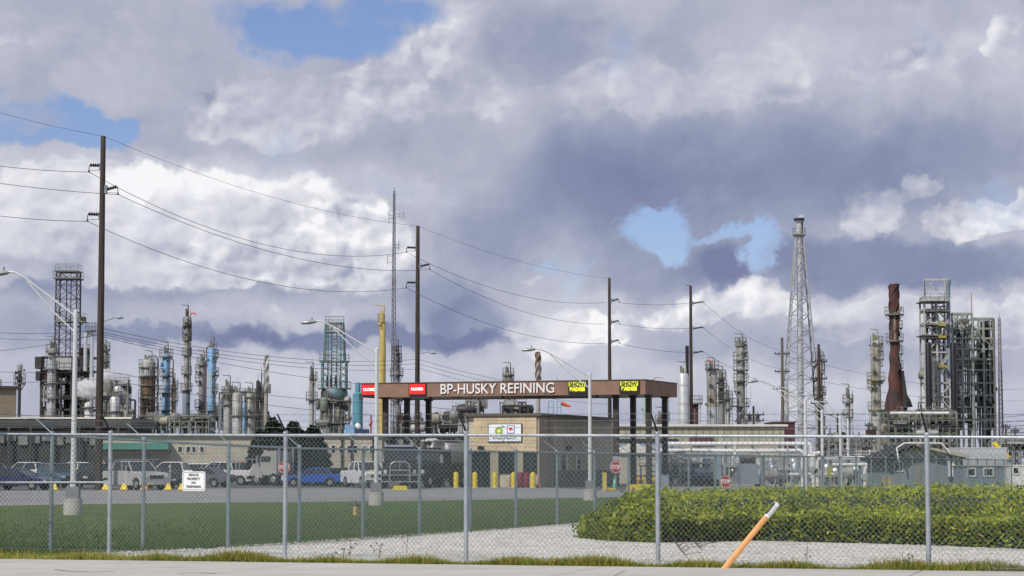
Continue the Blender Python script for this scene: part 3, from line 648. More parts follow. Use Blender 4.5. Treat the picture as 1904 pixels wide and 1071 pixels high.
LRED = mat('led_red', (.4, .01, .01), .4, emit=(1.0, .025, .02, .95)); LYEL = mat('led_yellow', (.4, .4, .02), .4, emit=(.72, .76, .03, .8)); LWHT = mat('led_white', (.6, .6, .6), .4, emit=(.9, .9, .9, .8))
def led(px0, px1, py0, py1, col, rows, lit=None):
    u0, u1 = cf.u(px0), cf.u(px1); z0, z1 = cf.z(py1, u0), cf.z(py0, u0); uc = (u0 + u1) / 2; zc = (z0 + z1) / 2; w = u1 - u0; h = z1 - z0
    b = MB(); b.box(u0, u1, -.14, -.003, z0, z1); sg = b.build('message_sign', SBK, cn)
    b = MB(); b.box(u0 + .06, u1 - .06, -.155, -.143, z0 + .11, z1 - .05)
    if col == 'red':
        b.build('screen', LRED, sg); text_mesh('message', rows[0], h * .30, LWHT, sg, (uc, -.165, zc + .03), extrude=.004, bold=.015)
    else:
        b.build('screen', SBK, sg); b = MB(); b.box(u0 + .07, u1 - .07, -.163, -.158, zc + .06, z1 - .06); b.build('lit_row', LYEL, sg)
        text_mesh('message', rows[0], h * .44, SBK, sg, (uc, -.170, zc + h * .22), extrude=.003, bold=.02)
        text_mesh('message', rows[1], h * .40, LYEL, sg, (uc, -.170, zc - h * .18), extrude=.003, bold=.035)
led(673.5, 703, 715, 737, 'red', ['CLOSED']); led(761, 793, 714, 736, 'red', ['CLOSED'])
led(1057, 1092, 709.5, 732, 'y', ['SHOW', 'BADGE']); led(1152.5, 1189, 708.5, 731, 'y', ['SHOW', 'BADGE'])

# ---------------------------------------------------------------- guardhouse
TANP = panel_wall('tan_panels', (.56, .45, .29), bs=(1.15, 12)); TANW = panel_wall('tan_grey_wall', (.50, .45, .36), bs=(1.6, 3.4)); BRK = panel_wall('grey_brick', (.26, .22, .19), bs=(.4, .2)); CMU = panel_wall('tan_block', (.40, .35, .27), bs=(.4, .2))
GLASS = mat('dark_glass', (.012, .018, .022), .08, 0, .2, 1, spec=.6)
ROOFB = mat('roof_edge_brown', (.085, .07, .055), .6, 0, .1, 2)
gf = Frame(2.0, 168.0); gh = thing('guardhouse', 'tan panelled guardhouse with flat brown roof below the canopy', 'guardhouse', gf.o, gf.rz)
gz = gf.z(768.5); gl = 5.85; gd = 18.0; hw = gz - .22
uA, uB = gf.u(882), gf.u(1003); z840 = gf.z(840); z880 = gf.z(880)
b = MB(); b.box(-gl + .25, -.15, .15, gd, 0, hw); b.build('wall', TANW, gh)
b = MB(); b.box(-gl, .25, -.25, gd + .2, hw, gz); b.build('roof', ROOFB, gh)
b = MB(); b.box(uA, -.18, -.12, .14, z840, hw - .02); b.build('upper_panel', TANP, gh)
b = MB(); b.box(-.14, 0, -.02, gf.vv(1027), 0, hw - .01); b.box(-.145, .10, gf.vv(1020), gf.vv(1027), 0, hw - .005) ; b.build('corner_panel', mat('brown_grey_panel', (.33, .28, .22), .7, 0, .1, 1), gh)
b = MB(); b.box(-.148, .03, gf.vv(1027) + .02, gd - .1, .0, 1.25); b.build('wainscot', BRK, gh)
for a_, c_, z0 in ((876, 911, 0), (928, 957, 1.0), (974, 1003.5, 1.0)):
    b = MB(); b.box(gf.u(a_), min(-.2, gf.u(c_)), .09, .145, z0, z840 - .05); f_ = b.build('window' if z0 else 'door', GLASS, gh)
    b = MB(); u0, u1 = gf.u(a_), min(-.2, gf.u(c_))
    b.box(u0 - .05, u0, .05, .15, z0, z840 - .02).box(u1, u1 + .05, .05, .15, z0, z840 - .02).box(u0, u1, .05, .15, z840 - .07, z840 - .02).box((u0 + u1) / 2 - .02, (u0 + u1) / 2 + .02, .07, .13, z0, z840 - .07); b.build('frame', COLBR, f_)
for a_, c_ in ((912, 927), (962, 973)):
    b = MB(); b.box(gf.u(a_), gf.u(c_), -.06, .148, 0, z840 - .002); b.build('pier', CMU, gh)
for v0, v1 in ((gf.vv(1031), gf.vv(1040)), (gf.vv(1049), gf.vv(1057)), (gf.vv(1072), gf.vv(1081))):
    b = MB(); b.box(-.149, -.10, v0, v1, gf.z(878, 0, v0), gf.z(846, 0, v0)); f_ = b.build('window', GLASS, gh)
    b = MB(); b.box(-.099, -.06, v1 - .35 if v0 < 7 else v0, v1 if v0 < 7 else v0 + .35, gf.z(878, 0, v0), gf.z(846, 0, v0)); b.build('frame', WHITE, f_)
b = MB(); v0 = gf.vv(1056); b.box(-.148, .12, v0, v0 + .5, gf.z(836, 0, v0), gf.z(830, 0, v0)); b.build('wall_lamp', BLACK, gh)
b = MB(); b.box(gf.u(891), gf.u(901), -.35, -.121, gf.z(836), gf.z(829)); b.build('wall_lamp', BLACK, gh)
# sign on the guardhouse
sg = thing('sign', 'white sign with a green sunburst and a blue-and-red square on the guardhouse front', 'sign', gf.o, gf.rz)
u0, u1, z0, z1 = gf.u(911), gf.u(971), gf.z(820.5), gf.z(789)
b = MB(); b.box(u0 - .05, u1 + .05, -.24, -.125, z0 - .05, z1 + .05); b.build('frame', SBK, sg)
b = MB(); b.box(u0, u1, -.26, -.243, z0, z1); b.build('panel', SW, sg)
ex, ez = gf.u(930), gf.z(801.5); GR = mat('emblem_green', (.05, .26, .05), .5); YG = mat('emblem_yellow', (.62, .62, .05), .5); BL = mat('emblem_blue', (.03, .05, .30), .5); RD = mat('emblem_red', (.55, .03, .04), .5)
def star(n, r0, r1, y, m_, nm, cx, cz):
    vs = []
    for k in range(2 * n): a = math.pi * k / n; rr = r1 if k % 2 == 0 else r0; vs.append((cx + rr * math.cos(a), cz + rr * math.sin(a)))
    b = MB(); b.prism(vs, y - .004, y); b.build(nm, m_, sg)
star(18, .26, .34, -.264, GR, 'emblem', ex, ez); star(14, .17, .24, -.270, YG, 'emblem', ex, ez); star(12, .06, .11, -.276, SW, 'emblem', ex, ez)
text_mesh('lettering', 'bp', .26, GR, sg, (ex + .32, -.265, ez + .34), extrude=.002, bold=.01)
hx, hz = gf.u(952), gf.z(798.5); b = MB(); b.box(hx - .30, hx + .30, -.267, -.262, hz - .30, hz + .30); b.build('emblem_square', BL, sg)
b = MB(); b.box(hx - .25, hx + .25, -.272, -.268, hz - .25, hz + .25); b.build('emblem_field', SW, sg)
b = MB(); b.prism([(hx - .17, hz + .02), (hx - .04, hz + .17), (hx + .14, hz + .09), (hx + .2, hz - .1), (hx + .06, hz - .03), (hx - .02, hz - .14)], -.277, -.273); b.build('emblem', RD, sg)
text_mesh('lettering', 'BP-Husky Refining LLC', .20, SBK, sg, ((u0 + u1) / 2, -.265, gf.z(814.8)), extrude=.002, bold=.006)
# small blue frame with a windsock on the ground behind the guardhouse
wf = thing('windsock_tower', 'slim blue steel frame rising above the guardhouse roof', 'frame', (*W(1036, 760, 200).to_2d(), 0))
b = MB(); k = 200 / F
for dx in (-16, -7, 0, 7): b.tube((dx * k, 0, 0), (dx * k, 0, W(1036, 746, 200).z), .05, .05, 4)
for py in (746, 757): z = W(1036, py, 200).z; b.tube((-16 * k, 0, z), (-7 * k, 0, z), .045, .045, 4).tube((0, 0, z), (7 * k, 0, z), .045, .045, 4)
b.tube((0, 0, W(1036, 746, 200).z), (0, 0, W(1036, 694, 200).z), .035, .02, 4); b.build('frame', mat('pale_blue_steel', (.16, .30, .42), .5), wf)
ws = MB(); z = W(1036, 749, 200).z; ws.path([(8 * k, 0, z), (14 * k, 0, z - .15), (20 * k, 0, z - .25), (25 * k, 0, z - .3)], [.2, .16, .12, .08], 8)
o = ws.build('windsock', REDMK); o.location = wf.location; tag(o, 'orange windsock streaming right from the blue frame above the guardhouse', 'windsock')

# ---------------------------------------------------------------- bollards, cones, drums, barriers
def place(px, py): return G(px, py)
for px, lb in ((848, 'leftmost round-topped yellow bollard in front of the guardhouse'), (883, 'yellow bollard just right of the centre tall fence post, before the dark doorway'), (920, 'middle yellow bollard of the row, in front of the first tan pier'), (955, 'yellow bollard beside the cream drum'), (991, 'yellow bollard between the red drums and the pink cone')):
    g = place(px, 907.6); t = thing('bollard', lb, 'bollard', g, 0, 'yellow bollards in front of the guardhouse'); r = 4.7 * g.y / F; h = (907.6 - 877.5) * g.y / F
    b = MB(); b.lathe(0, 0, [(r, 0), (r, h - r * .8), (r * .8, h - r * .3), (r * .4, h - .03), (.01, h)], 14); b.build('post', YELP, t, True)
    b = MB(); b.lathe(0, 0, [(r * 1.5, 0), (r * 1.4, .05), (r * 1.02, .06)], 14); b.build('footing', CONC, t)
def cone(px, py, hpx, wpx, col, lb, band=None):
    g = place(px, py); k = g.y / F; t = thing('traffic_cone', lb, 'traffic cone', g); h = hpx * k; r = wpx * k / 2
    b = MB(); b.lathe(0, 0, [(r * .72, .04), (r * .14, h), (.01, h)], 12); b.build('cone_body', col, t, True)
    b = MB(); b.slab(rrect(r * 2, r * 2, r * .2), 0, .04); b.build('base', SBK, t)
    if band: b = MB(); b.lathe(0, 0, [(r * .50, h * .42), (r * .51, h * .42), (r * .31, h * .72), (r * .30, h * .72)], 12); b.build('band', band, t)
cone(1002, 907.5, 20, 10, mat('cone_pink_orange', (.75, .20, .15), .5), 'faded pink-orange traffic cone right of the last yellow bollard', mat('cone_band', (.70, .35, .32), .5))
cone(1143, 908, 22, 12, mat('cone_green', (.03, .55, .20), .5), 'green traffic cone with a pale band under the large stop sign', mat('cone_band_pale', (.5, .75, .68), .5))
def drum(px, py, hpx, wpx, m_, lb, cat='drum', grp=None, m2=None):
    g = place(px, py); k = g.y / F; t = thing('drum', lb, cat, g, 0, grp); h = hpx * k; r = wpx * k / 2
    b = MB(); b.lathe(0, 0, [(r * .96, 0), (r, .03), (r, h * .32), (r * 1.04, h * .34), (r, h * .36), (r, h * .64), (r * 1.04, h * .66), (r, h * .68), (r, h - .03), (r * .95, h)], 14); b.build('shell', m_, t, True)
    b = MB(); b.lathe(0, 0, [(r * .9, h), (r * .9, h + .02)], 14); b.build('lid', m2 or m_, t)
drum(946, 907.2, 21, 9, mat('cream_drum', (.50, .42, .24), .6), 'cream plastic drum left of the fourth yellow bollard', m2=WHITE)
for px, lb in ((967, 'left one of two dark red drums by the guardhouse wall'), (979, 'right one of two dark red drums by the guardhouse wall')): drum(px, 907, 28, 11, mat('dark_red_drum', (.20, .015, .03), .5, 0, .2, 3), lb, grp='dark red drums')
drum(1165, 899, 16, 12, mat('silver_drum', (.42, .46, .50), .35, .4, .2, 3), 'silver grey drum between the stop sign and the canopy columns')
g = place(1124, 913); k = g.y / F; t = thing('yellow_post', 'slim square yellow post at the kerb left of the large stop sign', 'post', g)
MB().box(-.13, .13, -.13, .13, 0, 33 * k).build('post', mat('faded_yellow_paint', (.60, .47, .12), .6, 0, .1, 2), t); MB().box(-.15, .15, -.15, .15, 33 * k, 33 * k + .04).build('cap', YELP, t)
g = place(701, 907); g2 = place(690.5, 907); k = g2.y / F; t = thing('yellow_post', 'slim yellow post beside the light pole base left of the dark truck', 'post', g2)
MB().box(-.11, .11, -.11, .11, 0, 31 * k).build('post', YELP, t); MB().lathe(0, 0, [(.15, 31 * k), (.12, 31 * k + .05), (.01, 31 * k + .08)], 8).build('cap', YELP, t)
def curb(px0, px1, py, hpx, lb, m_=YELP, dep=1.2):
    a, c = place(px0, py), place(px1, py); k = a.y / F; t = thing('kerb_block', lb, 'kerb', (a + c) / 2); w = (c.x - a.x) / 2
    b = MB(); b.prism([(-w, 0), (w, 0), (w - .06, hpx * k), (-w + .06, hpx * k)], 0, dep); b.build('block', m_, t)
    b = MB(); n = max(2, int(w / .8))
    for i in range(n): x = -w + 2 * w * (i + .5) / n; b.box(x - .12, x + .12, -.012, .0, .02, hpx * k * .5)
    b.build('scuffs', mat('scuffed_yellow', (.30, .20, .06), .8), t)
curb(1166, 1213, 912, 11, 'long low yellow traffic island kerb under the canopy columns'); curb(1126, 1146, 913, 5, 'short yellow kerb end beside the slim yellow post')
curb(1184, 1199, 900.5, 16, 'square yellow block standing between two dark canopy columns', mat('yellow_orange_paint', (.68, .42, .05), .5, 0, .1, 2)); curb(1244, 1281, 900, 13, 'faded yellow barrier right of the grey cabinet', mat('faded_yellow_paint', (.6, .47, .12), .6), .6)
curb(1212, 1218, 900.5, 13, 'narrow yellow block just right of the canopy columns', mat('yellow_orange_paint', (.68, .42, .05), .5))
g = place(1233, 908); k = g.y / F; t = thing('cabinet', 'grey metal utility cabinet standing right of the centre-right fence post', 'cabinet', g)
MB().box(-.40, .40, 0, .6, .1, 24 * k).build('body', mat('cabinet_grey', (.27, .31, .36), .45, .2, .08, 1), t); MB().box(-.36, .36, -.02, -.002, .15, 22.5 * k).build('door', mat('cabinet_grey_door', (.30, .34, .39), .45, .2, .05, 1), t)
MB().box(-.45, .45, -.05, .65, 0, .1).build('plinth', CONC, t); MB().box(-.42, .42, -.02, .62, 24 * k, 24 * k + .05).build('cap', GALVD, t)
# yellow pyramids along the parking edge, some with a thin stake
for i, (px, stake, lb) in enumerate([(101, 0, 'yellow wheel-stop pyramid left of the tall light pole base'), (197, 0, 'yellow pyramid just left of the tallest left fence post'), (231, 1, 'yellow pyramid with a stake below the silver pickup'), (268, 0, 'orange-faced yellow pyramid behind the second-row fence post'), (313, 1, 'bright yellow pyramid with a stake in front of the black car'), (338, 0, 'yellow pyramid half hidden by the white sign')]):
    g = place(px, 912.2); k = g.y / F; t = thing('yellow_pyramid', lb, 'marker', g, 0, 'yellow pyramids along the parking edge'); s = 7.5 * k
    b = MB(); b.add([(-s, -s, 0), (s, -s, 0), (s, s, 0), (-s, s, 0), (-s * .3, -s * .3, 13 * k), (s * .3, -s * .3, 13 * k), (s * .3, s * .3, 13 * k), (-s * .3, s * .3, 13 * k)], [(0, 3, 2, 1), (4, 5, 6, 7), (0, 1, 5, 4), (1, 2, 6, 5), (2, 3, 7, 6), (3, 0, 4, 7)])
    b.build('block', mat('orange_yellow_paint', (.78, .40, .08), .5) if i == 3 else YELP, t)
    b = MB(); b.tube((-s * .8, -s * 1.02, .05), (s * .8, -s * 1.02, .05), .03, .03, 4); b.build('foot_bar', mat('scuffed_yellow', (.3, .2, .06), .8), t)
    if stake: b = MB(); b.tube((.1, 0, 13 * k), (.1, 0, 46 * k), .02, .02, 5); b.build('stake', WHITE, t)
# stop signs
SRED = mat('sign_red', (.45, .012, .02), .45, 0, .08, 2)
def stop(px, py, rpx, D, lb, back=None, white_below=False, post=True, ang=0):
    c = W(px, py, D); k = D / F; r = rpx * k / math.cos(R(22.5)); t = thing('stop_sign', lb, 'stop sign', (c.x, D, 0), ang)
    def octo(rr, y0, y1, m_, nm): b = MB(); b.prism([(rr * math.cos(R(22.5 + 45 * i)), c.z + rr * math.sin(R(22.5 + 45 * i))) for i in range(8)], y0, y1); return b.build(nm, m_, t)
    octo(r, -.004, 0, SW, 'rim'); octo(r * .93, -.009, -.005, SRED, 'plate'); tt = text_mesh('lettering', 'STOP', r * .72, SW, t, (0, -.013, c.z), extrude=.002, bold=.012, sx=1.0); tt.scale = (1.55 * r / max(.1, tt.dimensions.x), 1.15, 1)
    b = MB(); b.box(-.035, .035, .002, .04, 0, c.z + r * .9); b.build('post', GALVD, t)
    if white_below: b = MB(); b.box(-.16, .2, -.012, -.002, c.z - r * 2.1, c.z - r * 1.25); b.build('notice', mat('notice_white', (.6, .62, .6), .5), t)
    if back: b = MB(); b.box(-.2, .25, .0, -.003, c.z + r * 1.05, c.z + r * 1.8) if False else b.box(-.2, .25, -.006, -.002, c.z + r * 1.02, c.z + r * 1.75); b.build('notice', mat('notice_lilac', (.38, .34, .42), .5), t)
stop(1145, 868.5, 10.6, 158, 'large red stop sign above the green cone, right of the guardhouse', back=True)
stop(1349, 895.5, 10.8, 122, 'red stop sign standing low near the road edge, beside the thick fence post')
stop(528, 869, 10.5, 160, 'red stop sign half hidden behind the second tall fence post', white_below=True)
# hydrant
g = place(661, 958); k = g.y / F; t = thing('fire_hydrant', 'small fire hydrant with orange-tan body and dark cap in the lawn', 'fire hydrant', g); h = 27 * k
b = MB(); b.lathe(0, 0, [(.10, 0), (.10, .04), (.075, .05), (.075, h * .55), (.095, h * .56), (.095, h * .60), (.07, h * .62)], 12); b.build('barrel', mat('hydrant_tan', (.62, .40, .17), .5, 0, .1, 5), t, True)
b = MB(); b.lathe(0, 0, [(.10, h * .62), (.10, h * .66), (.075, h * .82), (.03, h * .9), (.03, h), (.005, h)], 12); b.tube((-.15, 0, h * .72), (.15, 0, h * .72), .04, .04, 8); b.build('cap', mat('hydrant_dark', (.06, .055, .05), .5), t, True)
b = MB(); b.tube((0, -.14, h * .45), (0, 0, h * .45), .05, .05, 8); b.build('outlet', mat('hydrant_tan', (.62, .4, .17), .5), t)
# white heap
g = place(638, 903); k = g.y / F; t = thing('sand_heap', 'low heap of white bags or gravel on the grass left of the white pickup', 'heap', g); b = MB(); rnd = random.Random(4)
for i in range(9): x = (i - 4) * 4.2 * k; b.ball((x, rnd.uniform(-.3, .3), .12), 4.4 * k, (3.5 + 6 * math.exp(-((i - 4) / 2.6) ** 2)) * k, 9, 5)
b.build('heap', mat('heap_white', (.74, .73, .70), .9, 0, .08, 6, bump=.6, bscale=8), t, True)

# ---------------------------------------------------------------- light poles
def lightpole(px, pybase, pytop, tip, D, lb, ped=True, flip=1, lampvis=True, rr=.085):
    base = G(px, pybase) if D is None else W(px, pybase, D); D = base.y; k = D / F; t = thing('street_lamp', lb, 'street lamp', (W(px, (pybase + pytop) / 2, D).x, D, 0), 0, 'lamp posts along the site road')
    zt_ = W(px, pytop, D).z; tx = (tip[0] - px) * k; tz = W(px, tip[1], D).z; z0 = .72 if ped else 0
    b = MB(); b.lathe(0, 0, [(rr * 1.15, z0), (rr * .8, zt_), (.02, zt_ + .05)], 12); b.build('pole', STEEL, t, True)
    if ped:
        b = MB(); b.lathe(0, 0, [(.31, 0), (.31, .50), (.28, .54), (.01, .54)], 18); b.build('concrete_base', CONC, t, True)
        b = MB(); b.box(-.21, .21, -.21, .21, .54, .92); b.build('base_cover', mat('base_cover_grey', (.27, .28, .30), .5, .3, .1, 2), t)
    b = MB(); s = -1 if tx < 0 else 1
    up = [(0, 0, zt_ - .18), (tx * .45, 0, tz + (zt_ - tz) * .42 - .02), (tx * .62, 0, tz - (tz - zt_) * .16), (tx * .78, 0, tz + .03), (tx * .86, 0, tz + .04)]
    lo = [(0, 0, zt_ - .72), (tx * .3, 0, zt_ - .72 + (tz - zt_ + .5) * .42), (tx * .62, 0, tz - (tz - zt_) * .20)]
    b.path(up, .035, 6); b.path(lo, .03, 6); b.tube((tx * .31, 0, up[1][2] * .69 + (zt_ - .18) * .31), (tx * .31, 0, lo[1][2] + .02), .012, .012, 4); b.build('arm', STEEL, t, True)
    if lampvis:
        L = abs(tx) * .14 + .28; b = MB(); x0 = tx * .84
        b.hlathe((x0, 0, tz + .03), (x0 + s * L, 0, tz - .04), [(.03, 0), (.075, .12), (.11, .45), (.09, .85), (.02, 1)], 10); lamp = b.build('lamp_head', mat('lamp_head_grey', (.40, .41, .42), .4, .4), t, True); lamp.scale = (1, 1.25, .8); lamp.location = (0, 0, (tz) * .2)
        b = MB(); b.tube((x0 + s * L * .3, 0, tz + .1), (x0 + s * L * .3, 0, tz + .2), .035, .03, 6); b.build('photocell', GALVD, t)
lightpole(138, 958, 578, (-10, 508), None, 'nearest tall double-arm street lamp on the far left with concrete base')
lightpole(700, 940, 648, (567, 599), None, 'double-arm street lamp in front of the left end of the canopy')
lightpole(1097, 931, 693, (978, 650), None, 'double-arm street lamp in front of the guardhouse side wall')
lightpole(1498, 916, 744, (1396, 709), 128, 'nearest of the far row of white street lamps beside the flare tower', False, rr=.11)
lightpole(1529, 907, 763, (1443, 722), 150, 'second of the far row of white street lamps right of the flare tower', False, rr=.11)
lightpole(1563, 903, 775, (1480, 735), 172, 'third of the far row of white street lamps', False, rr=.11)
lightpole(1577, 900, 779, (1520, 748), 190, 'fourth and farthest of the row of white street lamps', False, rr=.11)

# ---------------------------------------------------------------- wooden power poles and cables
def upole(px_top, pytop, D, arms, lb, r=.26, name='utility_pole', grp='tall wooden power poles', extra=None, pybase=None):
    c = W(px_top, pytop, D); t = thing(name, lb, 'power pole', (c.x, D, 0), 0, grp)
    b = MB(); b.lathe(0, 0, [(r, 0), (r * .62, c.z - .05), (r * .55, c.z)], 12); b.build('pole', WOOD, t, True); att = []
    for (pxe, pye, dz) in arms:
        e = W(pxe, pye, D); x = e.x - c.x; s = 1 if x > 0 else -1
        b = MB(); b.tube((s * r * .5, 0, e.z + (-.25 if s > 0 else -.05)), (x * .95, 0, e.z + .0), .085, .07, 8)
        for q in range(5): f = .2 + .16 * q; b.tube((x * f, 0, e.z - .2 * (1 - f) * (s > 0)), (x * f + s * .05, 0, e.z - .2 * (1 - f) * (s > 0)), .13, .13, 8)
        b.build('insulator_arm', BLACK, t)
        b = MB(); b.path([(x * .95, 0, e.z), (x, 0, e.z - .15), (x * 1.02, 0, e.z - dz)], .03, 5); b.tube((x * 1.02, 0, e.z - dz - .12), (x * 1.02, 0, e.z - dz + .02), .09, .05, 6); b.tube((s * r * .5, 0, e.z - dz * .9), (x * .98, 0, e.z - dz), .018, .018, 4); b.build('clamp', DARK, t)
        b = MB(); b.box(s * r * .4 - .08, s * r * .4 + .2 * s, -.12, .12, e.z - .45, e.z + .1) if s > 0 else b.box(-r * .9, -r * .4, -.1, .1, e.z - .3, e.z + .1); b.build('bracket', GALVD, t)
        att.append(Vector((c.x + x * 1.02, D, e.z - dz - .1)))
    return t, c, att
d1, d2, d3, d4 = 150, 206, 263, 275
t, c1, A1 = upole(192, 253, d1, [(166, 307, .36), (219, 347, .42), (163, 398, .38)], 'tallest nearest dark wooden power pole on the left', .27)
b = MB(); b.path([(.2, 0, W(192, 598, d1).z), (.8, 0, W(192, 592, d1).z), (1.1, 0, W(192, 590, d1).z)], .03, 5); b.hlathe((1.0, 0, W(192, 590, d1).z), (1.5, 0, W(192, 591, d1).z), [(.03, 0), (.12, .4), (.05, 1)], 8); b.build('lamp', GALVD, t, True)
t, c2, A2 = upole(777, 420, d2, [(756, 460, .34), (799, 491, .42), (756, 525, .40)], 'second dark wooden power pole rising behind the canopy sign', .26)
b = MB(); z = W(777, 658, d2).z; b.path([(.2, 0, z), (.9, 0, z + .15), (1.2, 0, z + .1)], .03, 5); b.hlathe((1.1, 0, z + .1), (1.7, 0, z + .05), [(.03, 0), (.12, .4), (.05, 1)], 8); b.build('lamp', GALVD, t, True)
t, c3, A3_ = upole(1133, 517, d3, [(1151, 556, .3), (1151, 596, .3), (1151, 632, .3)], 'third dark wooden power pole behind the right end of the canopy', .25)
t, c4, A4 = upole(1284, 531, d4, [(1308, 561, .05), (1308, 608, .05), (1308, 653, .05)], 'fourth dark wooden power pole right of the canopy with three right arms', .26)
b = MB(); b.tube((-.5, 0, c4.z + .05), (.1, 0, c4.z - .02), .04, .04, 5); b.build('top_bracket', DARK, t)
CAB = mat('cable_dark', (.03, .03, .035), .5, 0, .1, 1)
def cable(a, c, sag, lb, r=.019, name='power_cable'):
    a = Vector(a); c = Vector(c); n = 18; b = MB(); pts = []
    for i in range(n + 1): f = i / n; p = a.lerp(c, f) - Vector((0, 0, 4 * sag * f * (1 - f))); pts.append(p - a)
    b.path(pts, r, 5); o = b.build(name, CAB, smooth=True); o.location = a; return tag(o, lb, 'cable', 'overhead power cables')
ORD = ['top', 'middle', 'bottom']
off = [(-40, 303.5), (-40, 335), (-40, 396.5)]
for i in range(3): cable(W(*off[i], 152), A1[i], .12, f'{ORD[i]} cable entering from the left edge to the nearest tall pole')
cable(W(-60, 192, 149), c1, .15, 'thin static wire from the left edge to the tip of the nearest tall pole', .012)
cable(c1, c2, 1.0, 'thin static wire between the tips of the first and second tall poles', .012); cable(c2, c3, .8, 'thin static wire between the tips of the second and third tall poles', .012)
for i in range(3): cable(A1[i], A2[i], [2.2, 1.6, 1.9][i], f'{ORD[i]} cable spanning from the nearest tall pole to the second pole')
for i in range(3): cable(A2[i], A3_[i] - Vector((1.7, 0, 0)), [1.5, 1.3, 1.4][i], f'{ORD[i]} cable spanning from the second tall pole to the third')
for i in range(3): cable(A3_[i], Vector((c4.x - .2, d4, A4[i].z)), .25, f'{ORD[i]} cable between the third tall pole and the fourth')
# ---------------------------------------------------------------- far wooden poles
def cross_pole(px, pytop, D, arms, lb, r=.2, m_=None, armw=2.2):
    c = W(px, pytop, D); t = thing('utility_pole', lb, 'power pole', (c.x, D, 0), 0, 'distant wooden power poles'); b = MB(); b.lathe(0, 0, [(r, 0), (r * .7, c.z)], 8); b.build('pole', m_ or WOOD, t, True); at = []
    for py in arms:
        z = W(px, py, D).z; b = MB(); b.box(-armw / 2, armw / 2, -.1, .1, z - .08, z + .08); b.tube((-armw * .35, 0, z - .05), (0, 0, z - .5), .04, .04, 4).tube((armw * .35, 0, z - .05), (0, 0, z - .5), .04, .04, 4); a = b.build('crossarm', DARK, t)
        b = MB()
        for x in (-armw * .45, -armw * .2, armw * .2, armw * .45): b.tube((x, 0, z + .08), (x, 0, z + .32), .07, .04, 6)
        b.build('insulators', BLACK, a); at.append(Vector((c.x + armw * .4, D, z + .3)))
    return t, c, at
WGREY = mat('weathered_wood', (.13, .11, .09), .85, 0, .25, 2, 10)
tA, cA, PA = cross_pole(1454, 628, 330, [658, 691], 'grey wooden pole with small crossarms left of the flare tower', .27, WGREY)
tB, cB, PB = cross_pole(1522, 640, 300, [672, 704, 750], 'dark wooden pole with black switchgear right of the flare tower', .24)
b = MB(); z1, z2 = W(1522, 682, 300).z, W(1522, 735, 300).z
b.path([(-.3, 0, z1), (-.75, 0, z1 - .4), (-.75, 0, z2), (-.1, 0, z2)], .07, 5)
for py in (678, 706, 740): z = W(1522, py, 300).z; b.tube((-.7, 0, z - .35), (-.1, 0, z + .15), .13, .10, 6)
b.build('switchgear', BLACK, tB)
tC, cC, PC = cross_pole(1557, 768, 300, [771], 'short dark pole with a wide crossarm between white lamp posts', .16, None, 3.0)
tD, cD, PD = cross_pole(1401, 755, 260, [771, 782], 'dark transformer pole in front of the tall cage-topped column', .17, None, 2.4)
b = MB(); z = W(1401, 776, 260).z; b.lathe(.45, 0, [(.22, z - .5), (.24, z + .3), (.1, z + .4)], 10).lathe(-.45, 0, [(.22, z - .5), (.24, z + .3), (.1, z + .4)], 10); b.build('transformers', DARK, tD, True)
b = MB(); b.tube((-.3, 0, W(1401, 755, 260).z), (-.3, 0, W(1401, 718, 260).z), .03, .02, 4); b.build('antenna', GREY, tD)
for px, py, D, lb in ((1382, 790, 240, 'leftmost of the short dark service poles right of the canopy'), (1389, 792, 250, 'short dark service pole beside the transformer pole'), (1616, 785, 290, 'short dark pole left of the round column base on the right'), (1870, 788, 280, 'short thin pole at the far right under the sloping cables'), (1887, 795, 300, 'shortest thin pole nearest the right edge')):
    cross_pole(px, py, D, [py + 6], lb, .13, None, 1.1)
cable(A4[0], cA + Vector((0, 0, -1.9)), .9, 'top cable dropping right from the fourth tall pole to the grey pole'); cable(A4[1], cA + Vector((0, 0, -4.5)), .9, 'middle cable dropping right from the fourth tall pole to the grey pole'); cable(A4[2], W(1530, 745, 320), .8, 'bottom cable dropping right from the fourth tall pole past the grey pole')
cable(cA + Vector((0, 0, -2)), cB + Vector((0, 0, -2.4)), .5, 'upper cable crossing behind the flare tower'); cable(cB + Vector((0, 0, -2.5)), W(1960, 720, 360), 1.5, 'upper thin cable leaving the switchgear pole to the right edge', .018); cable(cB + Vector((0, 0, -4.8)), W(1960, 742, 360), 1.2, 'lower thin cable leaving the switchgear pole to the right edge', .018); cable(cC, W(1960, 765, 340), .6, 'lowest thin cable from the short crossarm pole to the right edge', .015)
for k, (p, q, sag) in enumerate([((-40, 616), (192, 613), .2), ((-40, 625), (192, 622), .3), ((-40, 655), (192, 619), .2), ((-40, 690), (192, 690), .1), ((-40, 711), (192, 704), .1), ((-40, 768), (192, 772), .1)]):
    cable(W(*p, 151), W(*q, 150), sag, ['uppermost', 'second', 'steepest', 'fourth', 'fifth', 'lowest'][k] + ' low service cable from the left edge to the nearest tall pole', .014)
for k, (p, q, sag) in enumerate([((192, 611), (777, 668), .9), ((192, 618), (777, 676), .9), ((192, 622), (777, 686), .9), ((192, 626), (777, 722), .6), ((192, 690), (777, 752), .5), ((192, 704), (777, 775), .5)]):
    cable(W(*p, 150), W(*q, 206), sag, ['uppermost', 'second', 'third', 'fourth', 'fifth', 'lowest'][k] + ' low service cable between the first and second tall poles', .016)
for k, (p, q, sag) in enumerate([((777, 668), (1133, 733), .6), ((777, 676), (1133, 741), .6), ((777, 684), (1133, 752), .6), ((777, 752), (1133, 790), .4)]):
    cable(W(*p, 206), W(*q, 263), sag, ['uppermost', 'second', 'third', 'lowest'][k] + ' low service cable between the second and third tall poles', .016)
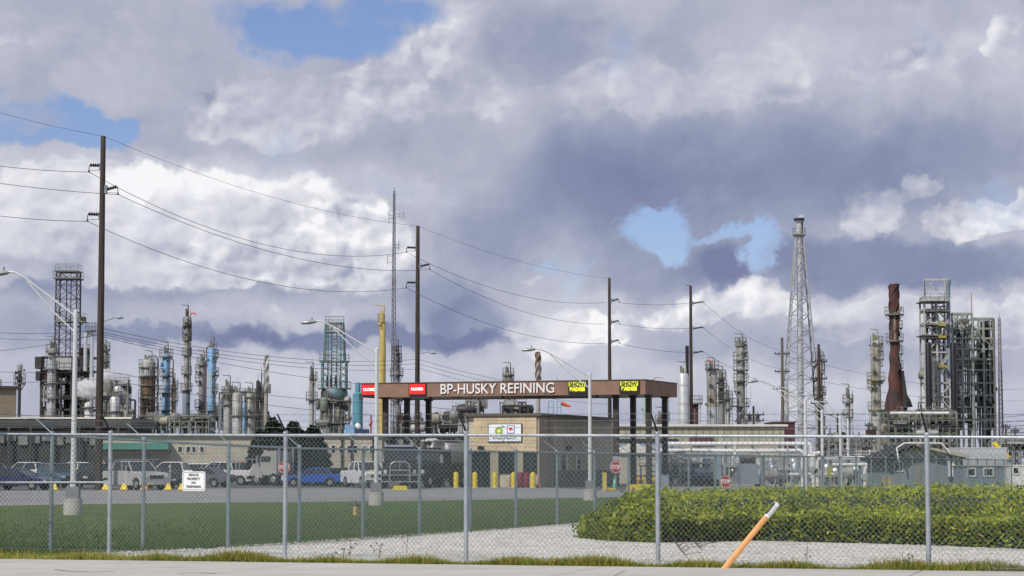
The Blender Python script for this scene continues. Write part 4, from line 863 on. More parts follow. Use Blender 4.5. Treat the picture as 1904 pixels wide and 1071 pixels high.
for k, (a, c) in enumerate([((1650, 784), (1960, 766)), ((1650, 792), (1960, 776)), ((1650, 800), (1960, 786)), ((1300, 775), (1640, 792)), ((1300, 783), (1640, 799))]):
    cable(W(*a, 270), W(*c, 215), .3, ['upper', 'middle', 'lower', 'flat upper', 'flat lower'][k] + (' black cable rising to the right edge below the steel frames' if k < 3 else ' cable crossing low behind the wooden poles'), .022 if k < 3 else .014)

# ---------------------------------------------------------------- refinery builders
def col_z(px, py, D): return W(px, py, D).z
class T:
    """a thing standing at pixel column px and depth D; x in pixels from its axis, heights from pixel rows"""
    def __init__(s, name, label, cat, px, pyref, D, group=None):
        s.D = D; s.px = px; s.k = D / F; s.x = W(px, pyref, D).x; s.t = thing(name, label, cat, (s.x, D, 0), 0, group); s.rnd = random.Random(int(px * 7 + pyref))
    def z(s, py): return W(s.px, py, s.D).z
def rails(b, pts, z, h=1.1, r=.035, close=True):
    r = r * .6
    n = len(pts)
    for i in range(n if close else n - 1):
        a = pts[i]; c = pts[(i + 1) % n]
        b.tube((*a, z + h), (*c, z + h), r, r, 3, False).tube((*a, z + h * .5), (*c, z + h * .5), r * .8, r * .8, 3, False)
        b.tube((*a, z), (*a, z + h), r, r, 3, False)
def platform(T_, py, r_in, ext, side='full', m_=GREENISH, n=12):
    z = T_.z(py); R_ = r_in + ext; b = MB()
    a0, a1 = {'full': (0, 360), 'L': (105, 255), 'R': (-75, 75), 'F': (180, 360)}[side]
    k = n if side == 'full' else 6; an = [R(a0 + (a1 - a0) * i / k) for i in range(k + (side != 'full'))]
    vs = []; m2 = len(an)
    for zz in (z - .12, z + .04):
        for a in an: vs.append((r_in * .98 * math.cos(a), r_in * .98 * math.sin(a), zz))
        for a in an: vs.append((R_ * math.cos(a), R_ * math.sin(a), zz))
    fs = []; lim = m2 if side == 'full' else m2 - 1
    for i in range(lim):
        j = (i + 1) % m2; fs += [(i, j, m2 + j, m2 + i), (2 * m2 + i, 3 * m2 + i, 3 * m2 + j, 2 * m2 + j), (m2 + i, m2 + j, 3 * m2 + j, 3 * m2 + i)]
    b.add(vs, fs); rails(b, [(R_ * math.cos(a), R_ * math.sin(a)) for a in an], z, close=(side == 'full'), r=.045)
    for a in an[::2]: b.tube((r_in * math.cos(a), r_in * math.sin(a), z - .8), (R_ * .95 * math.cos(a), R_ * .95 * math.sin(a), z - .1), .04, .04, 3, False)
    return b.build('platform', m_, T_.t)
def column(name, label, px, D, segs, plats=(), pipes=(), top=None, cat='column', gear=True, ladder=1, bands=0, group=None, pm=GREENISH, nozz=3):
    """segs from top down: (py_top, r_px, material); last reaches the ground"""
    T_ = T(name, label, cat, px, segs[0][0], D, group); k = T_.k
    for i, (py, rp, m_) in enumerate(segs):
        z1 = T_.z(py); r = rp * k
        if i + 1 < len(segs): z0 = T_.z(segs[i + 1][0]); rn = segs[i + 1][1] * k
        else: z0 = 0; rn = r
        b = MB(); prof = [(r, z0 + .01), (r, z1)]
        if i + 1 < len(segs) and abs(rn - r) > .1: prof = [(rn, z0), (r, z0 + abs(rn - r) * .9), (r, z1)]
        if i == 0 and top != 'open': prof += [(r * .86, z1 + r * .35), (r * .5, z1 + r * .6), (.02, z1 + r * .7)]
        elif i == 0: prof += [(r * .9, z1), (r * .9, z1 - .3), (.01, z1 - .3)]
        b.lathe(0, 0, prof, 18)
        if bands:
            z = z0 + bands
            while z < z1 - .3: b.lathe(0, 0, [(r * 1.0, z - .001), (r * 1.04, z), (r * 1.04, z + .18), (r, z + .181)], 18); z += bands
        for j in range(nozz):
            a = T_.rnd.uniform(-3.0, -.1); zz = T_.rnd.uniform(z0, z1); c_, s_ = math.cos(a), math.sin(a); q = T_.rnd.uniform(.08, .20)
            b.tube((c_ * r * .9, s_ * r * .9, zz), (c_ * (r + .3), s_ * (r + .3), zz), q, q, 7).tube((c_ * (r + .22), s_ * (r + .22), zz), (c_ * (r + .3), s_ * (r + .3), zz), q * 1.4, q * 1.4, 7)
        b.build('shell', m_, T_.t, True)
    def rad(py):
        rr = segs[0][1]
        for p, rp, m_ in segs:
            if py >= p: rr = rp
        return rr * k
    for pl_ in plats:
        py, ext, side = (pl_ + ('full',))[:3] if isinstance(pl_, tuple) else (pl_, 4.5, 'full')
        platform(T_, py, rad(py), ext * k, side, pm)
    if ladder:
        a = -1.0 if ladder == 1 else -2.2; b = MB(); r = rad(segs[0][0] + 5) + .35; x, y = math.cos(a) * r, math.sin(a) * r; z1 = T_.z(segs[0][0]) + 1
        b.tube((x - .22, y, 0), (x - .22, y, z1), .04, .04, 3).tube((x + .22, y, 0), (x + .22, y, z1), .04, .04, 3)
        z = 3.0
        while z < z1: b.lathe(x, y - .3, [(.36, z), (.38, z), (.38, z + .05), (.36, z + .05)], 7); z += 2.0
        b.build('ladder', pm, T_.t)
    for dx, py0, py1, rp, m_ in pipes:
        b = MB(); z0 = 0 if py1 is None else T_.z(py1); z1 = T_.z(py0); s = 1 if dx > 0 else -1; q = rp * k
        b.path([(0, -.1, z1 + .1), (dx * k * .55, -.2, z1 + .12 + q), (dx * k * .92, -.3, z1 - q * .4), (dx * k, -.3, z1 - q * 2.5), (dx * k, -.3, z0)], q, 8); b.build('pipe', m_, T_.t, True)
    if gear:
        b = MB(); z1 = T_.z(segs[0][0]); r = segs[0][1] * k
        b.tube((r * .5, 0, z1), (r * .5, 0, z1 + 1.8), .09, .07, 5).tube((r * .5, 0, z1 + 1.8), (r * .5 - 1.1, 0, z1 + 1.9), .07, .05, 5)
        b.tube((-r * .4, .1, z1), (-r * .4, .1, z1 + 1.3), .16, .16, 6).tube((-r * .1, -.3, z1), (-r * .1, -.3, z1 + 1.0), .22, .18, 6).tube((r * .1, 0, z1), (r * .1, 0, z1 + 2.4), .04, .02, 4)
        b.build('top_gear', pm, T_.t)
    return T_
def lattice(T_, pys, hw, m_, n_h, cross=True, r=.10, name='frame', depth=None, rl=None):
    """four legs between pixel rows with half widths (px) hw[0] at the top .. hw[1] at the bottom"""
    k = T_.k; zt_, zb_ = T_.z(pys[0]), (0 if pys[1] is None else T_.z(pys[1])); b = MB(); rl = rl or r * 1.5
    def c(f, i):
        w = (hw[1] + (hw[0] - hw[1]) * f) * k; return Vector(((-w, w, w, -w)[i], (-w, -w, w, w)[i], zb_ + (zt_ - zb_) * f))
    for i in range(4): b.tube(c(0, i), c(1, i), rl, rl * .8, 5, False)
    for j in range(n_h):
        f0, f1 = j / n_h, (j + 1) / n_h
        for i in range(4):
            i2 = (i + 1) % 4; b.tube(c(f1, i), c(f1, i2), r * .8, r * .8, 4, False)
            if cross: b.tube(c(f0, i), c(f1, i2), r * .6, r * .6, 3, False).tube(c(f0, i2), c(f1, i), r * .6, r * .6, 3, False)
    return b.build(name, m_, T_.t)
def jumble(T_, x0, x1, py0, py1, n, seed, m_s, dep=(0, 6), names=('pipe', 'vessel', 'beam'), big=1.0):
    """pipes, vessels, stairs and beams of a process unit, each its own part"""
    rnd = random.Random(seed); k = T_.k; zb_, zt_ = (0 if py1 is None else T_.z(py1)), T_.z(py0)
    for i in range(n):
        kind = rnd.random(); x = rnd.uniform(x0, x1) * k; y = rnd.uniform(*dep); b = MB(); m_ = rnd.choice(m_s)
        if kind < .35:
            z = rnd.uniform(zb_, zt_); x2 = x + rnd.uniform(-12, 12) * k; x2 = max(x0 * k, min(x1 * k, x2)); z2 = rnd.uniform(zb_, zt_); q = rnd.uniform(.07, .22) * big
            b.path([(x, y, zb_), (x, y, z - .3), (x + (x2 - x) * .12, y, z), (x2, y, z), (x2, y, z2)], q, 6); b.build('pipe', m_, T_.t, True)
        elif kind < .6:
            q = rnd.uniform(.4, 1.1) * big; z = rnd.uniform(zb_, zt_ - 1); h = rnd.uniform(1.2, 3.5) * big; h = min(h, zt_ - z)
            if rnd.random() < .5: b.lathe(x, y, [(q * .1, z - .1), (q * .8, z + q * .2), (q, z + q * .5), (q, z + h), (q * .7, z + h + q * .4), (.05, z + h + q * .5)], 12)
            else: b.hlathe((x - h * .6, y, z + q), (x + h * .6, y, z + q), [(q * .1, 0), (q * .8, .05), (q, .12), (q, .88), (q * .8, .95), (q * .1, 1)], 12); b.box(x - h * .4, x - h * .3, y - q * .5, y + q * .5, max(0, z - 1), z + q * .3); b.box(x + h * .3, x + h * .4, y - q * .5, y + q * .5, max(0, z - 1), z + q * .3)
            b.build('vessel', m_, T_.t, True)
        elif kind < .85:
            z = rnd.uniform(zb_ + .5, zt_); w = rnd.uniform(1.5, 4.5); x = min(x, x1 * k - w)
            b.box(x, x + w, y, y + 1.2, z - .12, z); rails(b, [(x, y), (x + w / 2, y), (x + w, y), (x + w, y + 1.2)], z, .9, .035, False); b.tube((x + .1, y + .1, 0 if z < 5 else z - 3), (x + .1, y + .1, z), .09, .09, 4).tube((x + w - .1, y + .1, 0 if z < 5 else z - 3), (x + w - .1, y + .1, z), .09, .09, 4)
            b.build('walkway', m_, T_.t)
        else:
            z = rnd.uniform(zb_, zt_ - .5); b.box(x, x + rnd.uniform(.6, 1.8), y, y + 1, z, z + rnd.uniform(.5, 1.4)); b.tube((x + .2, y, z), (x + .2, y, z + 1.9), .08, .08, 5); b.build('equipment_box', m_, T_.t)
def steelwork(T_, x0, x1, pys, nb, m_, dep=6.0, r=.14, brace=True, seed=0, deck=True, postr=None):
    k = T_.k; rnd = random.Random(seed); zs = [T_.z(p) for p in pys]; xs = [(x0 + (x1 - x0) * i / nb) * k for i in range(nb + 1)]; b = MB(); pr = postr or r * 1.15
    for x in xs:
        for y in (0, dep): b.box(x - pr, x + pr, y - pr, y + pr, 0, zs[0])
    for z in zs:
        for y in (0, dep): b.box(xs[0], xs[-1], y - r * .7, y + r * .7, z - r, z + r)
        for x in (xs[0], xs[-1]): b.box(x - r * .6, x + r * .6, 0, dep, z - r * .9, z + r * .9)
    if brace:
        zz = zs + [0]
        for j in range(len(zz) - 1):
            i = rnd.randrange(nb); a, c = (i, i + 1) if rnd.random() < .5 else (i + 1, i)
            b.tube((xs[a], -.02, zz[j]), (xs[c], -.02, zz[j + 1]), r * .6, r * .6, 4, False)
    b.build('frame', m_, T_.t)
    if deck:
        for z in zs[1:]:
            b = MB(); b.box(xs[0] + .1, xs[-1] - .1, .2, dep - .2, z + r + .003, z + r + .07); rails(b, [(x, .1) for x in xs], z + r, 1.0, .04, False); b.build('deck', m_, T_.t)
LD = 340
# ---- left complex
T0 = T('lattice_tower', 'square open steel derrick with two top platforms on the far left', 'tower', 127.5, 505, LD)
lattice(T0, (505, None), (19, 21), mat('derrick_steel', (.10, .085, .10), .6, .2, .3, 1), 15, True, .075, rl=.15)
for py, w in ((505, 21), (518, 24), (598, 21)):
    z = T0.z(py); b = MB(); q = w * T0.k; b.box(-q, q, -q, q, z - .15, z + .05); rails(b, [(-q, -q), (0, -q), (q, -q), (q, q), (0, q), (-q, q)], z, 1.0, .05); b.build('platform', GREENISH, T0.t)
b = MB(); b.box(18 * T0.k, 34 * T0.k, -1.5, 1, T0.z(600), T0.z(598)); rails(b, [(20 * T0.k, -1.5), (34 * T0.k, -1.5), (34 * T0.k, 1)], T0.z(598), 1.1, .06, False); b.tube((20 * T0.k, -1, T0.z(612)), (32 * T0.k, -1, T0.z(600)), .1, .1, 4); b.lathe(28 * T0.k, 0, [(.5, T0.z(598)), (.5, T0.z(590)), (.1, T0.z(588))], 8); b.build('side_platform', GREENISH, T0.t)
b = MB(); q = T0.k
for dx in (-3, 5): b.tube((dx * q, 0, 0), (dx * q, 0, T0.z(520)), .08, .08, 5)
b.build('riser_pipe', DARK, T0.t)
T1 = T('process_unit', 'dark crowded process structure under the open derrick on the left', 'process unit', 115, 700, 335)
steelwork(T1, -38, 55, [664, 690, 712, 738, 762, 783], 5, DARK, 5, .13, True, 3)
jumble(T1, -40, 50, 668, 800, 48, 21, [DARK, DARK, GREY, LGREY, RUST], (-1, 4.5), big=.85)
b = MB(); k = T1.k; b.box(-20 * k, 20 * k, -1.2, 1, T1.z(688), T1.z(666)); rails(b, [(x * k, -1.3) for x in (-30, -20, -8, 6, 20)], T1.z(690), 1.2, .06, False); b.build('pale_enclosure', LGREY, T1.t)
b = MB(); b.box(-47 * k, -35 * k, -1.4, 1, T1.z(686), T1.z(664)); b.box(-45 * k, -37 * k, -1.5, .5, T1.z(708), T1.z(691)); b.build('stair_housing', DARK, T1.t)
column('distillation_column', 'white cylindrical column with four ringed platforms left of the dark unit', 97, 325, [(650, 7, INSUL), (668, 8.2, SILVER)], [(655, 5), (686, 6), (713, 5.5), (740, 5.5), (775, 5)], cat='column')
column('drum_vessel', 'dark red-brown cylinder beside the street lamp pole on the left', 157, 345, [(652, 10, RUST)], [(655, 4)], gear=False, cat='vessel')
Tp = T('exhaust_pipe', 'tall silver pipe bent over at the top beside the first wooden pole', 'pipe', 168, 640, 320); b = MB(); k = Tp.k
b.path([(-9 * k, 0, Tp.z(690)), (-9 * k, 0, Tp.z(632)), (-8 * k, 0, Tp.z(622)), (-4 * k, 0, Tp.z(617)), (0, 0, Tp.z(620)), (3 * k, 0, Tp.z(630)), (3 * k, 0, Tp.z(700)), (3 * k, 0, 0)], 3.4 * k, 12); b.build('pipe', SILVER, Tp.t, True)
platform(Tp, 615, .4, 5 * k); lz = Tp.z(615)
column('distillation_column', 'short dark column with open cage left of the first wooden pole', 196, 350, [(655, 5, GREY)], [(650, 4), (672, 4), (690, 4)], cat='column')
T2 = T('process_unit', 'grey pipework and small vessels right of the first wooden pole', 'process unit', 215, 720, 330)
steelwork(T2, -26, 24, [742, 765, 785], 4, GREY, 6, .12, True, 5); jumble(T2, -30, 24, 705, 800, 40, 77, [GREY, LGREY, GREENISH, TANV, SILVER], (-1, 3.5), big=.6)
column('vessel', 'white upright vessel left of the wooden pole with steam above', 165, 318, [(752, 7.5, WHITE)], [(757, 5), (780, 6)], cat='vessel', gear=False)
column('vessel', 'pale domed vessel right of the first wooden pole', 214, 316, [(742, 9.5, SILVER)], [(765, 5), (782, 5)], [(24, 730, None, 2.2, GREY)], cat='vessel')
column('vessel', 'slim pale column at the right end of the left pipework', 236, 322, [(752, 4.5, LGREY)], [(757, 3.5), (782, 4)], cat='vessel')
column('roof_vent', 'dark hourglass-shaped vent stack on a platform behind the brown building', 37, 260, [(680, 5, GREY), (690, 3.6, DARK), (700, 5.4, DARK), (712, 3, DARK)], [(713, 8)], gear=False, ladder=0, cat='vent', nozz=1)
column('vent_pipe', 'tiny grey pipe above the left roof edge', 1, 262, [(706, 2, GREY)], gear=False, ladder=0, cat='vent', nozz=0)
# steam
STEAM = bpy.data.materials.new('steam'); STEAM.use_nodes = True; nt = STEAM.node_tree; nt.nodes.clear()
pv = nt.nodes.new('ShaderNodeVolumePrincipled'); pv.inputs['Color'].default_value = (.995, .995, .995, 1); pv.inputs['Anisotropy'].default_value = .2
tcn = nt.nodes.new('ShaderNodeTexCoord'); nz = nt.nodes.new('ShaderNodeTexNoise'); nz.inputs['Scale'].default_value = 3.2; nz.inputs['Detail'].default_value = 4; nt.links.new(tcn.outputs['Object'], nz.inputs['Vector'])
ln = nt.nodes.new('ShaderNodeVectorMath'); ln.operation = 'LENGTH'; nt.links.new(tcn.outputs['Object'], ln.inputs[0])
md = nt.nodes.new('ShaderNodeMath'); md.operation = 'MULTIPLY_ADD'; nt.links.new(nz.outputs['Fac'], md.inputs[0]); md.inputs[1].default_value = 1.9; md.inputs[2].default_value = -.1
sbm = nt.nodes.new('ShaderNodeMath'); sbm.operation = 'SUBTRACT'; nt.links.new(md.outputs[0], sbm.inputs[0]); nt.links.new(ln.outputs['Value'], sbm.inputs[1])
mr = nt.nodes.new('ShaderNodeMapRange'); nt.links.new(sbm.outputs[0], mr.inputs[0]); mr.inputs[1].default_value = 0; mr.inputs[2].default_value = .5; mr.inputs[4].default_value = 3.5; nt.links.new(mr.outputs[0], pv.inputs['Density'])
oo = nt.nodes.new('ShaderNodeOutputMaterial'); nt.links.new(pv.outputs[0], oo.inputs['Volume'])
for px, py, rx, rz_, D_, lb in ((163, 722, 30, 24, 308, 'white steam cloud blowing between the lamp post and the first wooden pole'), (196, 698, 20, 16, 309, 'fainter steam wisp drifting right of the first wooden pole')):
    c = W(px, py, D_); b = MB(); b.ball((0, 0, 0), 1.0, None, 20, 12); o = b.build('steam_plume', STEAM); o.location = c; o.scale = (rx * D_ / F, rx * D_ / F * .8, rz_ * D_ / F); tag(o, lb, 'steam', None, 'stuff')

# ---- second cluster
column('distillation_column', 'fat rust-banded column with a grey dome top, left cluster', 275.5, 330, [(676, 13.5, LGREY), (700, 14, RUSTB), (790, 15, GREY)], [(683, 4), (699, 3.5), (716, 3.5), (739, 3.5), (756, 3.5), (775, 3.5)], [(19, 664, None, 1.8, GREY)], bands=2.2)
column('distillation_column', 'light blue slim column between the rusty column and the tallest green-grey one', 309, 335, [(660, 6.8, SKYB), (690, 7, SKYB), (766, 8, SKYB)], [(663, 6), (699, 5), (731, 6), (763, 6)], [(14, 668, None, 1.0, PURPLE)])
column('distillation_column', 'small tan column half hidden right of the light blue one', 323, 350, [(716, 4.6, TANV)], [(722, 4), (745, 4)])
column('distillation_column', 'tallest slim grey-green column with blue-grey lower half, left cluster', 348, 345, [(590, 4.2, INSUL), (600, 3.8, DARK), (610, 4.6, INSUL), (727, 7.2, SLATE)], [(604, 4), (612, 4, 'R'), (620, 4), (632, 4.5), (660, 4.5), (695, 5), (726, 6)], [(8, 604, 726, .8, GREY)])
Tq = T('windsock_pole', 'tiny red flag at the tip of the tallest left column', 'windsock', 353, 583, 345); b = MB(); z = Tq.z(588); b.path([(0, 0, z), (.3, 0, z + .5), (.7, 0, z + .45), (1.0, 0, z + .1)], [.05, .12, .12, .06], 6); b.build('flag', REDMK, Tq.t, True); MB().tube((0, 0, 0), (0, 0, z + .2), .04, .03, 4).build('pole', GREY, Tq.t)
column('distillation_column', 'grey-purple column with balconies on its left side', 376.5, 342, [(674, 6.5, mat('mauve_grey', (.24, .22, .25), .6, .1, .2, .7, 3)), (755, 7, GREY)], [(678, 4), (691, 7, 'L'), (709, 7, 'L'), (757, 7, 'L')])
column('distillation_column', 'bright sky-blue column with a curved brown pipe on its left', 394, 330, [(650, 7.5, SKYB), (700, 7.2, SKYB)], [(664, 5, 'R'), (698, 6, 'R'), (728, 5, 'R'), (763, 5)], [(-9.5, 646, None, 1.2, mat('brown_pipe', (.16, .09, .09), .6))])
T3 = T('pipe_rack', 'low steel pipe rack at the feet of the left columns', 'pipe rack', 320, 790, 322)
steelwork(T3, -62, 70, [774, 784, 794], 10, GREENISH, 5, .10, True, 8); jumble(T3, -60, 70, 772, 800, 34, 31, [GREENISH, GREY, TANV, LGREY, DARK], (-1, 4), big=.7)
T4 = T('process_unit', 'cluster of grey drums, ducts and frames left of the twisted pale stack', 'process unit', 450, 740, 335)
steelwork(T4, -42, 40, [730, 755, 778], 6, GREY, 5, .10, True, 9); jumble(T4, -42, 40, 722, 800, 40, 32, [GREY, DARK, LGREY, GREENISH, SLATE], (0, 7), big=1.1)
column('vessel', 'grey upright drum with round manhole in front of the grey cluster', 441.5, 325, [(735, 9.5, LGREY)], [(773, 3)], gear=True, cat='vessel'); column('vessel', 'dark grey vessel left of the manhole drum', 424, 330, [(722, 8.5, GREY), (745, 8, LGREY)], [(733, 4), (752, 4)], cat='vessel')
column('vessel', 'thin light blue vessel between the grey drums', 454.5, 328, [(752, 4, SKYB)], gear=False, cat='vessel', nozz=1); column('vessel', 'weathered beige-grey drum right of the thin blue vessel', 465.5, 326, [(736, 8.5, INSUL)], [(738, 3), (773, 4)], cat='vessel')
column('chimney', 'short black chimney with a hood beside the grey drums', 479.5, 333, [(709, 3.2, BLACK), (760, 4, DARK)], gear=False, cat='chimney', pipes=[(5, 712, 735, 1.3, DARK)], nozz=0); column('vent_pipe', 'thin slate-blue vent pipe left of the twisted stack', 486.5, 334, [(694, 1.3, SLATE), (735, 4, LGREY)], [(738, 6)], gear=False, cat='vent', nozz=0)
def helix_stack(label, px, D, segs, pitch, turns_py, m_h, cat='stack', plats=(), hr=.18):
    T_ = column('stack', label, px, D, segs, plats, gear=False, ladder=0, top='open', cat=cat, nozz=0)
    r = segs[0][1] * T_.k; z1, z0 = T_.z(turns_py[0]), T_.z(turns_py[1])
    for ph in (0, 2.09, 4.19):
        pts = []; n = int((z1 - z0) / pitch * 10) + 2
        for i in range(n): f = i / (n - 1); a = ph + (z1 - z0) * f / pitch * 6.283; pts.append((r * 1.05 * math.cos(a), r * 1.05 * math.sin(a), z0 + (z1 - z0) * f))
        b = MB(); b.path(pts, hr, 4); b.build('strake', m_h, T_.t)
    return T_
helix_stack('pale stack with spiral strakes left of the dark conifers', 495.5, 332, [(660, 3.4, INSUL), (720, 3.5, INSUL)], 5.0, (661, 730), LGREY)
column('distillation_column', 'grey column with a reddish top beside the turquoise-legged structure', 580, 330, [(697, 4.6, mat('reddish_grey', (.15, .11, .11), .6, .1, .3, 1)), (706, 5, LGREY)], [(706, 5, 'R'), (743, 6)])
MB_ = MB
# turquoise crown heater structure
T5 = T('heater_structure', 'turquoise steel crown of stacks on a wide drum platform, centre left', 'heater', 622, 640, 345)
TS = mat('teal_steel', (.07, .26, .29), .5, .1, .4, 1.4, col2=(.22, .22, .19), amt=.5); k = T5.k
lattice(T5, (600, 672), (16, 19), TS, 6, True, .06, rl=.13); lattice(T5, (672, 722), (22, 22), TS, 4, True, .06, rl=.13, name='lower_frame')
for dx in (-12, -5, 4, 12):
    b = MB(); b.lathe(dx * k, 0, [(1.3 * k, T5.z(722)), (1.1 * k, T5.z(672)), (.8 * k, T5.z(598)), (.7 * k, T5.z(598))], 10); b.tube((dx * k, 0, T5.z(600)), (dx * k, 0, T5.z(592)), .08, .05, 4); b.build('stack_tube', TS if dx != 4 else LGREY, T5.t, True)
    b = MB(); z = T5.z(719)
    b.lathe(dx * k, -1, [(2.6 * k, z), (2.3 * k, T5.z(705)), (1.5 * k, T5.z(699))], 10); b.build('duct', BLACK if dx < 8 else TS, T5.t, True)
for py, w in ((601, 17), (618, 17), (672, 27), (722, 30)):
    z = T5.z(py); q = w * k; b = MB(); b.box(-q, q, -q * .6, q * .6, z - .15, z + .05); rails(b, [(-q, -q * .6), (-q * .5, -q * .6), (0, -q * .6), (q * .5, -q * .6), (q, -q * .6), (q, q * .6), (-q, q * .6)], z, 1.0, .05); b.build('platform', GREENISH if py != 618 else TS, T5.t)
b = MB(); b.lathe(0, 0, [(24 * k, T5.z(741)), (25 * k, T5.z(738)), (25 * k, T5.z(728)), (20 * k, T5.z(722)), (.1, T5.z(720))], 22); b.build('drum_header', mat('dark_teal', (.10, .19, .21), .6, .1, .4, 1.2, col2=(.07, .07, .07), amt=.4), T5.t, True)
for dx in (-12, 9):
    b = MB(); b.lathe(dx * k, 0, [(9.5 * k, 0), (9.5 * k, T5.z(743)), (8 * k, T5.z(740))], 18)
    for py in (760, 775, 790): b.lathe(dx * k, 0, [(9.5 * k, T5.z(py)), (10 * k, T5.z(py) + .01), (10 * k, T5.z(py) + .3), (9.5 * k, T5.z(py) + .31)], 18)
    b.build('furnace_drum', GREY, T5.t, True)
jumble(T5, -28, 32, 742, 800, 30, 41, [GREY, LGREY, DARK, GREENISH], (-5, -3), big=.8)
column('tank_tower', 'square turquoise clad tower behind the left end of the canopy', 665.5, 338, [(714, 5, TURQ), (733, 9.5, TURQ)], [(733, 3, 'R')], gear=False, cat='tower', ladder=0, nozz=0)
T6 = T('cooler', 'small light blue fan cooler with dark louvres below the turquoise tower', 'cooler', 662, 795, 300); k = T6.k; b = MB(); b.box(-21 * k, -3 * k, 0, 3, T6.z(812), T6.z(790)); b.build('housing', SKYB, T6.t)
b = MB(); b.box(-3 * k, 22 * k, 0, 3, T6.z(812), T6.z(798)); b.build('louvres', mat('navy_louvre', (.03, .05, .12), .5, 0, .3, 6), T6.t); b = MB(); b.lathe(2 * k, 1, [(6 * k, T6.z(797)), (7 * k, T6.z(793)), (5 * k, T6.z(789)), (.1, T6.z(786))], 12); b.build('dome', WHITE, T6.t, True)
for dx in (-18, 0, 18): MB().box(dx * k - .1, dx * k + .1, 1, 1.2, 0, T6.z(812)).build('leg', GREY, T6.t)
Tr = T('flare_pipe', 'small red-brown burner pipe left of the second street lamp', 'pipe', 690, 775, 260); b = MB(); k = Tr.k; b.tube((0, 0, 0), (0, 0, Tr.z(772)), .12, .1, 6).tube((-3 * k, 0, Tr.z(792)), (2 * k, 0, Tr.z(784)), .15, .12, 6); b.build('pipe', mat('red_pipe', (.28, .05, .05), .6), Tr.t)
column('distillation_column', 'tall mustard-yellow column behind the left end of the canopy', 711.5, 250, [(599, 5.6, YELV), (640, 6.2, YELV), (770, 7.0, YELV)], [(602, 4, 'L')], gear=True, pm=YELV, ladder=0, nozz=0, cat='column', bands=4.5)
# radio mast
T7 = T('radio_mast', 'very tall slim lattice radio mast left of the second wooden pole', 'mast', 733, 360, 300)
lattice(T7, (356, None), (1.5, 5.4), mat('mast_steel', (.27, .28, .32), .5, .3, .15, 1, col2=(.17, .10, .13), amt=.25), 52, True, .035, rl=.07)
k = T7.k; b = MB(); b.tube((0, 0, T7.z(357)), (0, 0, T7.z(348)), .06, .04, 4); b.tube((0, -.1, 0), (0, -.1, T7.z(360)), .06, .05, 4); b.build('feed_line', DARK, T7.t)
def antenna(side, py0, py1, dx, arms, m_=GREY):
    b = MB(); b.tube((dx * k, 0, T7.z(py1)), (dx * k, 0, T7.z(py0)), .05, .05, 4)
    for a in arms: b.tube((0, 0, T7.z(a)), (dx * k, 0, T7.z(a)), .04, .04, 4)
    if abs(dx) > 12: b.tube((dx * .5 * k, 0, T7.z(arms[0])), (dx * .5 * k, 0, T7.z(arms[1])), .04, .04, 4)
    b.build('antenna', m_, T7.t)
antenna(1, 392, 409, 18, (398, 403.5), mat('pink_mast_steel', (.35, .20, .27), .5)); antenna(-1, 396, 415, -9.5, (401, 406)); antenna(1, 448, 465, 9, (455, 461)); antenna(-1, 474, 492, -12, (476, 488))
column('distillation_column', 'ragged grey column with cage platforms just behind the radio mast', 737.5, 335, [(655, 6, GREY), (690, 6.5, LGREY)], [(658, 3), (672, 4), (698, 6), (745, 5)], pm=DARK)
T8 = T('process_unit', 'tangle of pipes and drums seen through the canopy columns', 'process unit', 760, 790, 330); steelwork(T8, -30, 115, [785, 795], 9, GREENISH, 5, .1, True, 2); jumble(T8, -30, 112, 768, 806, 40, 51, [GREY, DARK, LGREY, TANV, RUST], (-1, 5), big=.75)
# ---- behind the canopy and guardhouse
T9 = T('process_unit', 'small pipe tower on the skyline left of the guardhouse roof', 'process unit', 877, 750, 330); jumble(T9, -12, 14, 740, 775, 16, 52, [GREY, LGREY, DARK], (0, 3), big=.8); steelwork(T9, -10, 12, [745, 758], 2, GREY, 3, .09)
T10 = T('process_unit', 'lower pipe tower at the left corner of the guardhouse roof', 'process unit', 848, 780, 330); jumble(T10, -14, 10, 768, 800, 18, 53, [GREY, LGREY, GREENISH], (0, 3), big=.8); steelwork(T10, -10, 8, [772, 786], 2, GREY, 3, .09)
column('distillation_column', 'grey column with hooped top rising behind the canopy lettering', 945, 340, [(697, 8, INSUL), (712, 5, LGREY)], [(698, 2.5), (708, 3)], [(14, 742, None, 1.6, DARK)], cat='column')
T11 = T('pipe_stand', 'dark table-like pipe frame on the skyline above the guardhouse roof', 'frame', 957, 755, 335); steelwork(T11, -22, 25, [755], 3, DARK, 4, .16, False); jumble(T11, -20, 22, 745, 790, 16, 54, [GREY, LGREY, DARK], (0, 3), big=.8)
helix_stack('rust-topped stack with spiral strakes behind the canopy', 1000.5, 335, [(654, 4, RUSTB), (674, 3.9, INSUL)], 4.5, (656, 706), mat('brown_strake', (.20, .14, .11), .7))
column('vent_pipe', 'slim dark vent pipe above the guardhouse roof left part', 899, 335, [(742, 1.3, DARK)], gear=False, ladder=0, cat='vent', nozz=0)
column('distillation_column', 'thin dark column seen between the right canopy columns', 1236, 335, [(737, 3, DARK)], [(780, 6)], cat='column'); column('vessel', 'squat maroon vessel on the skyline between canopy and silver tank', 1229, 330, [(781, 8, PURPLE)], [(786, 3)], cat='vessel')
column('vessel', 'pale green-grey slim column behind the right canopy columns', 1198, 330, [(742, 3.5, mat('pale_green', (.30, .38, .33), .6))], gear=False, cat='vessel', ladder=0)
